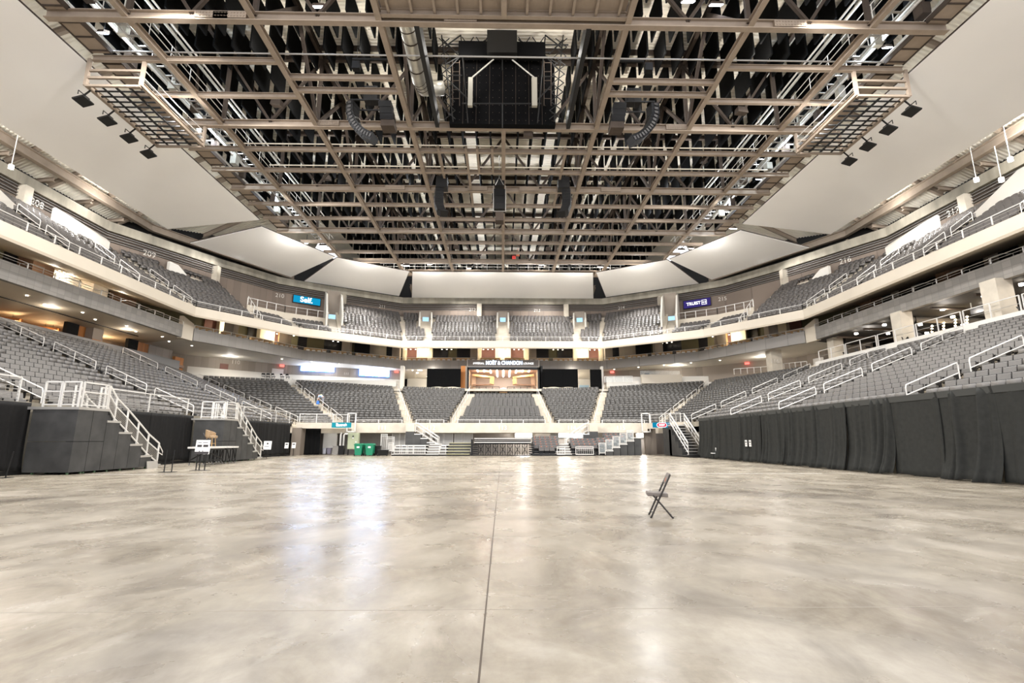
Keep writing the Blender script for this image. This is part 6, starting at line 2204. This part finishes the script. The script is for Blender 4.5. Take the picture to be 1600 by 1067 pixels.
for s in (-1, 1):
    cx = 0.1 + s * 2.9
    t = thing('wood_canopy', 'angular tan wood canopy inside the lit lounge, %s side of its middle' % ('railed stand' if s < 0 else 'draped stand'), 'canopy', (cx, 70, 9.4))
    b = MB()
    b.prism([(0.1 + s * 4.3, 69.0, 10.5), (0.1 + s * 1.3, 69.6, 10.2), (0.1 + s * 1.25, 69.6, 10.0), (0.1 + s * 4.3, 69.0, 10.2)], (0, 1.5, 0))
    b.build('upper_board', M_tan, t)
    b = MB(); b.prism([(0.1 + s * 1.9, 69.6, 10.1), (0.1 + s * 1.3, 69.6, 10.05), (0.1 + s * 1.35, 69.6, 9.1), (0.1 + s * 1.9, 69.6, 9.25)], (0, 1.2, 0)); b.build('side_board', M_tan, t)
    b = MB(); b.prism([(0.1 + s * 4.3, 69.2, 9.05), (0.1 + s * 1.35, 69.7, 9.2), (0.1 + s * 1.35, 69.7, 9.1), (0.1 + s * 4.3, 69.2, 8.9)], (0, 1.2, 0)); b.build('lower_board', M_brownp, t)
    b = MB(); b.box(min(0.1 + s * 3.9, 0.1 + s * 4.4), max(0.1 + s * 3.9, 0.1 + s * 4.4), 69.5, 70.5, LZ0, 10.4); b.build('wood_post', mat('light_tan_wall', '#b89c80', 0.6), t)
k = 0
for s in (-1, 1):
    for j in range(6):
        x = 0.1 + s * (0.95 + 0.57 * j)
        k += 1
        t = thing('lounge_chair', 'pale chair in the lit lounge, %s from its centre gate toward the %s stand' % (nth(j + 1), 'railed' if s < 0 else 'draped'), 'chair', (x, 67.7, LZ0), 'lounge front chairs')
        b = MB(); b.prism([(x - 0.2, 67.55, LZ0 + 0.1), (x + 0.2, 67.55, LZ0 + 0.1), (x + 0.22, 67.62, LZ0 + 0.75), (x - 0.22, 67.62, LZ0 + 0.75)], (0, 0.1, 0)); b.build('backrest', mat('sage_grey_fabric', '#9b9a8d', 0.7), t)
        b = MB(); b.box(x - 0.21, x + 0.21, 67.65, 68.1, LZ0 + 0.35, LZ0 + 0.48); b.build('seat', mat('sage_grey_fabric', '#9b9a8d', 0.7), t)
b = MB()
for s in (-1, 1):
    x0, x1 = sorted((0.1 + s * 0.55, 0.1 + s * 4.15))
    b.box(x0, x1, 67.4, 67.44, LZ0 + 0.9, LZ0 + 0.96)
    for j in range(5):
        x = lerp(x0, x1, j / 4)
        b.box(x - 0.03, x + 0.03, 67.4, 67.44, LZ0, LZ0 + 0.95)
tag(b.build('lounge_rail', M_blackm), 'black front rail of the lit lounge behind its chairs', 'railing')
t = thing('crest_plaque', 'white crown-shaped crest on the lounge centre gate', 'emblem', (0.1, 67.35, LZ0 + 0.55))
b = MB()
out = []
for i in range(20):
    a = 2 * PI * i / 20
    out.append((0.1 + 0.48 * math.cos(a), 67.36, LZ0 + 0.55 + 0.24 * math.sin(a) + (0.05 if i % 4 == 1 and math.sin(a) > 0 else 0)))
b.prism(out, (0, 0.03, 0)); b.build('plaque', M_wtext, t)
b = MB()
for j in range(5):
    b.box(0.1 - 0.3 + 0.15 * j - 0.03, 0.1 - 0.3 + 0.15 * j + 0.03, 67.34, 67.36, LZ0 + 0.5, LZ0 + 0.6)
b.build('marks', mat('navy_mark', '#1c2342', 0.6), t)
b = MB(); b.box(-0.45, 0.65, 67.38, 67.42, LZ0, LZ0 + 0.28)
tag(b.build('lounge_gate', M_tan), 'tan gate panel below the crown-shaped crest', 'gate')
LIGHTS.append(((-2.5, 69.0, 10.5), 70, (1, 0.86, 0.72)))
LIGHTS.append(((2.7, 69.0, 10.5), 70, (1, 0.86, 0.72)))
# sign board on the fascia
t = thing('lounge_sign', 'grey fascia sign board with lit lounge lettering above the far end lounge', 'sign', (0.1, 70.8, 12.1))
b = MB(); b.box(-5.0, 5.15, 70.6, 71.25, 11.75, 12.72); bd = b.build('sign_board', M_fascf, t)
text_mesh('large_letters', 'MOËT & CHANDON', 0.72, (0.2, 70.58, 12.27), (1, 0, 0), (0, 0, 1), M_btext, t, 0.02, bold=0.015, fit=5.2)
text_mesh('small_letters', 'IMPÉRIAL', 0.40, (-3.42, 70.58, 12.2), (1, 0, 0), (0, 0, 1), M_wtext, t, 0.015, fit=1.6)
text_mesh('small_letters', 'LOUNGE', 0.40, (3.7, 70.58, 12.2), (1, 0, 0), (0, 0, 1), M_wtext, t, 0.015, fit=1.45)
for x in (-5.05, 5.2):
    b = MB(); b.box(x - 0.05, x + 0.05, 70.55, 71.2, 11.6, 12.75); b.build('end_trim', M_rail, bd)
b = MB(); b.box(-4.9, 5.05, 70.55, 70.62, 11.68, 11.75); b.build('under_trim', M_rail, bd)

# ---- boards and numbers on the walls
def board(name, label, cat, px0, px1, py0, py1, poly, m_face, off=0.25, zadj=0.0, rim=None, py=None):
    pym = py or (py0 + py1) / 2
    p, n_ = plan_hit(px0, poly, pym, off)
    q, _ = plan_hit(px1, poly, pym, off)
    c = (p + q) / 2
    zt = (zat(px0, py0, p) + zat(px1, py0 + zadj, q)) / 2
    zb = (zat(px0, py1, p) + zat(px1, py1 + zadj, q)) / 2
    if zt < 14: zt = min(zt, 11.5)
    t = thing(name, label, cat, (c.x, c.y, zb))
    b = MB(); b.prism([p + UP * zb, q + UP * zb, q + UP * zt, p + UP * zt], -n_ * 0.15); bd = b.build('cabinet', rim or M_blackp, t)
    b = MB(); e_ = (q - p).normalized() * 0.06
    b.prism([p + e_ + UP * (zb + 0.06) + n_ * 0.012, q - e_ + UP * (zb + 0.06) + n_ * 0.012, q - e_ + UP * (zt - 0.06) + n_ * 0.012, p + e_ + UP * (zt - 0.06) + n_ * 0.012], -n_ * 0.01); b.build('lit_face', m_face, t)
    d = (q - p).normalized()
    return t, (p + q) / 2 + n_ * 0.03 + UP * ((zt + zb) / 2), d, (q - p).length, zt - zb
t, c, d, w, h = board('video_board', 'bright white and blue video board nearest the loose chairs on the concourse', 'screen', 470, 523, 567, 578, WL, M_led, 0.3, 5, M_blueglow)
text_mesh('faint_lettering', 'ULTRA', h * 0.6, c + d * w * 0.22, d, UP, M_ledt, t, 0.005)
b = MB(); b.prism([c + d * w * 0.02 - UP * h * 0.28, c + d * w * 0.035 - UP * h * 0.28, c + d * w * 0.035 + UP * h * 0.28, c + d * w * 0.02 + UP * h * 0.28], (0, -0.01, 0)); b.build('faint_bar', M_ledt, t)
t, c, d, w, h = board('video_board', 'bright white video board above wall number 111, glowing blue', 'screen', 561, 608, 575, 586, WL, M_led, 0.3, 4, M_blueglow)
b = MB(); b.prism([c - d * w * 0.4 - UP * h * 0.2, c - d * w * 0.3 - UP * h * 0.2, c - d * w * 0.3 + UP * h * 0.2, c - d * w * 0.4 + UP * h * 0.2], (0, -0.01, 0)); b.build('faint_mark', M_ledt, t)
t, c, d, w, h = board('sign_board', 'sky blue board with white lettering on the dark upper wall', 'sign', 457, 501, 461, 473, RING, M_sky, 0.25, 4.5)
text_mesh('letters', 'Self.', h * 0.95, c - d * w * 0.02, d, UP, M_wtext, t, 0.01, bold=0.02)
t, c, d, w, h = board('sign_board', 'purple board with white lettering on the dark upper wall', 'sign', 1068, 1112, 469, 482, RING, M_purple, 0.25, -4)
text_mesh('letters', 'TRUIST', h * 0.5, c - d * w * 0.12, d, UP, M_wtext, t, 0.01, bold=0.012)
b = MB()
cc = c + d * w * 0.26
s_ = h * 0.28
nn = Vector((d.y, -d.x, 0))
for (u0, u1, v0, v1) in ((-1, 1, 0.85, 1), (-1, 1, -1, -0.85), (-1, -0.85, -1, 1), (0.85, 1, -1, 1), (-0.5, -0.3, -0.5, 0.5), (0.3, 0.5, -0.5, 0.5), (-0.7, -0.1, -0.1, 0.1), (0.1, 0.7, -0.1, 0.1)):
    b.prism([cc + d * (u0 * s_) + UP * (v0 * s_), cc + d * (u1 * s_) + UP * (v0 * s_), cc + d * (u1 * s_) + UP * (v1 * s_), cc + d * (u0 * s_) + UP * (v1 * s_)], nn * 0.012)
b.build('square_mark', M_wtext, t)
# corner tunnel signs
y = 48.4
p, q = at_y(518.5, 660, y), at_y(547, 668, y)
t = thing('tunnel_sign', 'teal lit sign box with white script over the curtained corner tunnel', 'sign', ((p.x + q.x) / 2, y, q.z))
b = MB(); b.box(p.x, q.x, y, y + 0.35, q.z, p.z); b.build('sign_box', M_cyan, t)
ob = text_mesh('script', 'Germania', 0.36, ((p.x + q.x) / 2 + 0.05, y - 0.01, (p.z + q.z) / 2), (1, 0, 0.02), (0.12, 0, 1), M_wtext, t, 0.01, bold=0.02, sx=0.72)
b = MB(); b.dome((p.x + 0.48, y - 0.02, (p.z + q.z) / 2 + 0.12), 0.075, 10, 6); b.build('mark', M_wtext, t)
y = 47.0
p, q = at_y(1021, 660, y), at_y(1047, 668, y)
t = thing('tunnel_sign', 'blue lit sign box with a red oval logo over the corner tunnel', 'sign', ((p.x + q.x) / 2, y, q.z))
b = MB(); b.box(p.x, q.x, y, y + 0.35, q.z, p.z); b.build('sign_box', M_cyan2, t)
cx, cz = (p.x + q.x) / 2, (p.z + q.z) / 2
def pill(r, l, yy, m_, nm):
    o = []
    for i in range(13):
        a = -PI / 2 + PI * i / 12
        o.append((cx + l + r * math.cos(a), yy, cz + r * math.sin(a)))
    for i in range(13):
        a = PI / 2 + PI * i / 12
        o.append((cx - l + r * math.cos(a), yy, cz + r * math.sin(a)))
    b = MB(); b.prism(o, (0, 0.02, 0)); return b.build(nm, m_, t)
pill(0.21, 0.27, y - 0.02, M_wtext, 'oval_rim')
pill(0.175, 0.27, y - 0.04, M_pink, 'oval_face')
text_mesh('oval_letters', 'H-E-B', 0.22, (cx, y - 0.05, cz), (1, 0, 0), (0, 0, 1), M_wtext, t, 0.008, bold=0.012)
# upper and lower section numbers
M_num = mat('pale_number', '#d9d2c6', 0.6)
for s, px, py, sz, poly in (('208', 57, 318, 0.85, RING), ('209', 233, 397, 0.85, RING), ('210', 437, 462, 0.75, RING), ('211', 597, 479, 0.7, RING), ('212', 738, 484, 0.7, RING), ('213', 839, 485, 0.7, RING),
                            ('214', 971, 481, 0.7, RING), ('215', 1129, 467, 0.75, RING), ('216', 1321, 407, 0.85, RING), ('217', 1490, 331, 0.85, RING), ('111', 541, 584, 0.5, WL), ('110', 368, 566, 0.7, WL)):
    p, n_ = plan_hit(px, poly, py, 0.06)
    if p is None: continue
    d = Vector((-n_.y, n_.x, 0))
    o = text_mesh('section_lettering', s, sz, p + UP * zat(px, py, p), d, UP, M_num, depth=0.01)
    tag(o, 'pale section number %s on the %s wall' % (s, 'upper' if s[0] == '2' else 'concourse'), 'number')
o = text_mesh('section_lettering', '116', 0.7, (30.85, 55.25, 10.2), (1, 0, 0), (0, 0, 1), M_num, depth=0.01)
tag(o, 'pale section number 116 on the concrete concourse column', 'number')
for k, (px, py, poly) in enumerate(((440, 562, WL), (619, 580, WL), (957, 580, WR), (1168, 561, WR))):
    p, n_ = plan_hit(px, poly, py, 0.3)
    z = min(zat(px, py, p), 11.35)
    b = MB(); d = Vector((-n_.y, n_.x, 0)); b.prism([p - d * 0.28 + UP * (z - 0.13), p + d * 0.28 + UP * (z - 0.13), p + d * 0.28 + UP * (z + 0.13), p - d * 0.28 + UP * (z + 0.13)], n_ * 0.08)
    o = b.build('exit_sign', M_exit)
    tag(o, 'small red lit exit sign under the soffit, %s round from the railed stand' % nth(k + 1), 'exit sign')

# ---- cleaner bending on the aisle steps
def skin(name, pts, edges, m_, parent, sub=1):
    me = bpy.data.meshes.new(name)
    base = BASE[parent.name]
    me.from_pydata([tuple(Vector(p[:3])) for p in pts], edges, [])
    o = bpy.data.objects.new(name, me)
    COL.objects.link(o)
    o.parent = parent
    md = o.modifiers.new('skin', 'SKIN')
    for i, p in enumerate(pts):
        r = p[3]
        me.skin_vertices[0].data[i].radius = (r, r)
    me.skin_vertices[0].data[0].use_root = True
    sd = o.modifiers.new('sub', 'SUBSURF')
    sd.levels = sd.render_levels = sub
    me.materials.append(m_)
    return o
pc = lerp(Vector((*FRONT[5], ZF)), Vector(BACK[5]), 0.385) + Vector((0.35, 0, 0.36))
t = thing('person', 'person in pale blue shirt and lime vest bending over on the aisle steps', 'person', tuple(pc))
M_skin = mat('skin_tone', '#b58a6e', 0.6)
bpts = [(0, 0, 0.86, 0.13), (-0.22, 0, 1.05, 0.13), (-0.42, 0, 1.12, 0.14), (-0.52, 0, 1.14, 0.06), (-0.62, 0, 1.13, 0.09), (-0.70, 0, 1.08, 0.075),
        (0.02, 0.1, 0.8, 0.1), (-0.04, 0.11, 0.45, 0.07), (0.02, 0.11, 0.08, 0.05), (-0.12, 0.11, 0.04, 0.045),
        (0.02, -0.1, 0.8, 0.1), (0.06, -0.11, 0.45, 0.07), (0.1, -0.11, 0.08, 0.05), (-0.03, -0.11, 0.04, 0.045),
        (-0.42, 0.2, 1.08, 0.06), (-0.46, 0.22, 0.82, 0.045), (-0.52, 0.2, 0.6, 0.035), (-0.54, 0.19, 0.52, 0.03),
        (-0.42, -0.2, 1.08, 0.06), (-0.46, -0.22, 0.82, 0.045), (-0.52, -0.2, 0.6, 0.035), (-0.54, -0.19, 0.52, 0.03)]
bedg = [(0, 1), (1, 2), (2, 3), (3, 4), (4, 5), (0, 6), (6, 7), (7, 8), (8, 9), (0, 10), (10, 11), (11, 12), (12, 13), (2, 14), (14, 15), (15, 16), (16, 17), (2, 18), (18, 19), (19, 20), (20, 21)]
skin('body', bpts, bedg, M_skin, t)
skin('shirt', [(0, 0, 0.9, 0.15), (-0.22, 0, 1.06, 0.155), (-0.43, 0, 1.13, 0.16), (-0.42, 0.2, 1.09, 0.075), (-0.455, 0.22, 0.86, 0.06), (-0.42, -0.2, 1.09, 0.075), (-0.455, -0.22, 0.86, 0.06)], [(0, 1), (1, 2), (2, 3), (3, 4), (2, 5), (5, 6)], mat('pale_blue_shirt', '#a9c4e8', 0.7), t)
skin('vest', [(-0.16, 0, 1.03, 0.17), (-0.28, 0, 1.09, 0.172), (-0.40, 0, 1.13, 0.17)], [(0, 1), (1, 2)], mat('lime_vest', '#cfd37a', 0.7), t)
skin('trousers', [(0, 0, 0.86, 0.145), (0.02, 0.1, 0.8, 0.115), (-0.04, 0.11, 0.45, 0.085), (0.02, 0.11, 0.12, 0.07), (0.02, -0.1, 0.8, 0.115), (0.06, -0.11, 0.45, 0.085), (0.1, -0.11, 0.12, 0.07)], [(0, 1), (1, 2), (2, 3), (0, 4), (4, 5), (5, 6)], mat('grey_trousers', '#85848a', 0.8), t)
b = MB(); b.dome(pc + Vector((-0.64, 0, 1.16)), 0.1, 10, 6); b.build('hair', mat('dark_hair', '#2c2320', 0.8), t, smooth=True)
b = MB(); q = pc + Vector((-0.55, 0, 0.12)); b.hexa([q + Vector(v) for v in ((-0.18, -0.16, 0), (0.18, -0.16, 0), (0.18, 0.16, 0), (-0.18, 0.16, 0), (-0.1, -0.1, 0.42), (0.1, -0.1, 0.42), (0.1, 0.1, 0.42), (-0.1, 0.1, 0.42))])
tag(b.build('rubbish_bag', mat('blue_bag', '#2f6fc0', 0.5), bevel=0.04), 'bright blue bag held by the person bending on the aisle steps', 'bag')

# ================================================================== lamps and light
def flood(px, py, y, label, size=0.5, cool=False, power=0, aim=None, cam=True):
    c = at_y(px, py, y)
    t = thing('flood_light', label, 'flood light', tuple(c), 'lit flood lights under the roof')
    b = MB(); b.hexa([(c.x - size, c.y - 0.05, c.z - 0.02), (c.x + size, c.y - 0.05, c.z - 0.02), (c.x + size, c.y + 0.4, c.z + 0.25), (c.x - size, c.y + 0.4, c.z + 0.25),
                      (c.x - size * 0.8, c.y, c.z + 0.2), (c.x + size * 0.8, c.y, c.z + 0.2), (c.x + size * 0.8, c.y + 0.4, c.z + 0.45), (c.x - size * 0.8, c.y + 0.4, c.z + 0.45)])
    b.build('housing', M_steel_d, t)
    b = MB(); b.prism([(c.x - size * 0.85, c.y - 0.03, c.z - 0.03), (c.x + size * 0.85, c.y - 0.03, c.z - 0.03), (c.x + size * 0.85, c.y + 0.37, c.z + 0.22), (c.x - size * 0.85, c.y + 0.37, c.z + 0.22)], (0, 0.01, -0.03))
    b.build('lens', M_lampb if cool else M_lamp, t)
    b = MB(); b.tube((c.x, c.y + 0.2, c.z + 0.3), (c.x, c.y + 0.2, c.z + 1.2), 0.03, 6); b.build('hanger', M_blackm, t)
FL = [(497, 9, 26.0, 0.42), (1077, 1, 26.0, 0.42), (1121, 6, 26.0, 0.42), (157, 50, 26.5, 0.22), (326, 219, 38, 0.2), (377, 272, 45, 0.22), (478, 380, 58.2, 0.25), (503, 384, 58.6, 0.45), (625, 414, 64.3, 0.4), (635, 415, 64.3, 0.4),
      (671, 413, 64.6, 0.35), (733, 419, 64.7, 0.3), (846, 414, 64.7, 0.35), (938, 417, 64.3, 0.4), (948, 418, 64.3, 0.4), (1066, 391, 58.6, 0.45), (1081, 388, 58.2, 0.3), (1146, 357, 52.5, 0.45), (1138, 351, 52.3, 0.3), (1137, 331, 50.0, 0.22), (1187, 280, 44, 0.22), (1236, 225, 38, 0.2), (1390, 73, 28, 0.22)]
for k, (px, py, y, s) in enumerate(FL):
    nm = 'lit flood light on the roof edge, %s round from the railed stand' % nth(k - 2) if k > 2 else 'bright panel flood light at the top of the view, %s from the railed stand side' % nth(k + 1)
    flood(px, py, y, nm, s, cool=py < 330)
# hanging lamps outside the panels
for k, (px, py, x) in enumerate(((18, 258, -37.0), (1525, 278, 37.0), (1564, 278, 37.0), (1578, 246, 37.0))):
    c = at_x(px, py, x)
    t = thing('pendant_lamp', 'white rod pendant lamp hanging below the eaves, %s' % ['railed stand side', 'farthest of those over the draped stand', 'middle one over the draped stand', 'nearest over the draped stand'][k], 'lamp', tuple(c), 'eaves pendant lamps')
    b = MB(); b.tube(c, c + UP * 2.6, 0.03, 6); b.build('rod', M_rail, t)
    b = MB(); b.tube(c - UP * 0.3, c, 0.16, 10); b.build('lamp_head', M_down, t)

def light(kind, loc, power, col=(1, 1, 1), size=0.3, rot=None, spot=None, name='lamp_light'):
    d = bpy.data.lights.new(name, kind)
    d.energy = power
    d.color = col
    if kind == 'AREA':
        d.shape = 'RECTANGLE'
        d.size, d.size_y = size if isinstance(size, tuple) else (size, size)
    else:
        d.shadow_soft_size = size
    if kind == 'SPOT':
        d.spot_size = spot or 1.6
        d.spot_blend = 0.6
    o = bpy.data.objects.new(name, d)
    COL.objects.link(o)
    o.location = loc
    if rot is not None:
        v = Vector(rot) - Vector(loc)
        o.rotation_euler = v.to_track_quat('-Z', 'Y').to_euler()
    return o
WARM = (1, 0.99, 0.975)
# house floods: along the roof edge, aimed on the floor and stands
for s in (-1, 1):
    for y in (16, 30, 44):
        light('SPOT', (s * 22.0, y, 23.7), 9000, WARM, 0.5, (s * 3.0, y + 4, 0), 2.3)
    light('SPOT', (s * 16.5, 60.5, 23.7), 6500, WARM, 0.5, (s * 6, 58, 4), 2.2)
    light('SPOT', (s * 17.0, 22.0, 23.8), 7000, WARM, 0.5, (s * 24, 36, 4), 2.3)
    # behind the panels: upper tiers
    for y in (24, 37):
        light('SPOT', (s * 35.2, y, 23.0), 1700, WARM, 0.3, (s * 34.5, y + 6, 16), 2.4)
    light('SPOT', (s * 30.2, 56.5, 22.8), 2000, WARM, 0.3, (s * 33.5, 54, 18), 2.2)
    light('SPOT', (s * 19.5, 67.0, 22.2), 900, WARM, 0.3, (s * 19, 66.5, 17), 2.2)
    light('SPOT', (s * 6.0, 70.5, 22.3), 900, WARM, 0.3, (s * 6, 72.5, 18), 2.4)
    # cool work lights on the edge catwalks
    for y in (27, 38, 49):
        light('POINT', (s * 23.2, y, 26.3), 420, (0.72, 0.85, 1.0), 0.15)
    light('POINT', (s * 37.0, 32, 23.2), 380, WARM, 0.3)
    light('POINT', (s * 37.0, 44, 23.2), 300, WARM, 0.3)
# unseen fill lights added between the baffle rows to brighten the deck
for kx in range(-3, 3):
    for j in (0, 2, 4, 6, 8, 10, 12, 14, 16):
        if j > 12 and abs(kx + 0.5) > 2:
            continue
        light('POINT', ((kx + 0.5) * GX + 0.6, YJ[0] + P * j + 0.2, 28.0), 130, (1, 0.96, 0.9) if j < 6 else (0.93, 0.95, 1.0), 0.25)
# small washers at the upper edge of the far fabric panels
for x, y in ((-10, 63.2), (-3.5, 63.2), (3.5, 63.2), (10, 63.2), (-17.2, 60.4), (17.2, 60.4), (-23.2, 53.6), (23.2, 53.6)):
    light('POINT', (x, y, 22.6), 170, (1, 0.98, 0.95), 0.3)
# soffit wash over the railed stand, the corners and the club
for y in (22, 30, 38, 46):
    light('POINT', (-35.0, y, 11.2), 45, (1, 0.9, 0.78), 0.2)
for y in (20, 28, 36, 44):
    light('POINT', (33.6, y, 11.0), 70, (1, 0.93, 0.85), 0.2)
for x, y, e_ in ((-33.5, 61, 80), (-24, 68.5, 60), (-10, 71, 70), (10, 71, 70), (24, 67.5, 90), (32, 60, 80), (-9, 78, 700), (9, 78, 600)):
    light('POINT', (x, y, 11.1), e_, (1, 0.95, 0.88), 0.2)
for y in (31, 37, 44):
    light('POINT', (-34.5, y, 14.3), 30, (1, 0.9, 0.76), 0.15)
for p, e_, c_ in LIGHTS:
    light('POINT', p, e_, c_, 0.12)
# service passage strip lamps
for k, (px0, px1) in enumerate(((806, 832), (874, 916), (1000, 1010))):
    p, q = at_y(px0, 677, 52.4), at_y(px1, 677, 52.4)
    t = thing('strip_lamp', 'bright strip lamp on the passage wall behind the bleachers, %s from wall number 113' % nth(k + 1), 'lamp', ((p.x + q.x) / 2, 52.4, 2.2), 'passage strip lamps')
    b = MB(); b.box(p.x, q.x, 53.6, 53.75, 1.75, 2.3); b.build('tube', M_tube, t)
    b = MB(); b.box(p.x - 0.05, q.x + 0.05, 53.75, 53.9, 1.7, 2.35); b.build('lamp_body', M_rail, t)
    light('POINT', ((p.x + q.x) / 2, 52.6, 2.0), 60, (1, 0.98, 1), 0.2)
light('POINT', (-17.4, 51.4, 2.2), 30, (0.95, 0.97, 1), 0.2)
light('POINT', (-9, 52.6, 2.1), 20, WARM, 0.2)

# ambient fill light added through the unbuilt end behind the camera
w = bpy.data.worlds.new('world')
SC.world = w
w.use_nodes = True
bg = w.node_tree.nodes['Background']
bg.inputs['Color'].default_value = lin('#f5f7ff')
bg.inputs['Strength'].default_value = 1.2

SC.view_settings.view_transform = 'Standard'
SC.view_settings.look = 'None'
SC.view_settings.gamma = 1.0
SC.view_settings.use_curve_mapping = False
SC.view_settings.exposure = 1.0
SC.cycles.use_denoising = True
SC.cycles.max_bounces = 8
SC.cycles.diffuse_bounces = 4
SC.cycles.sample_clamp_indirect = 8.0
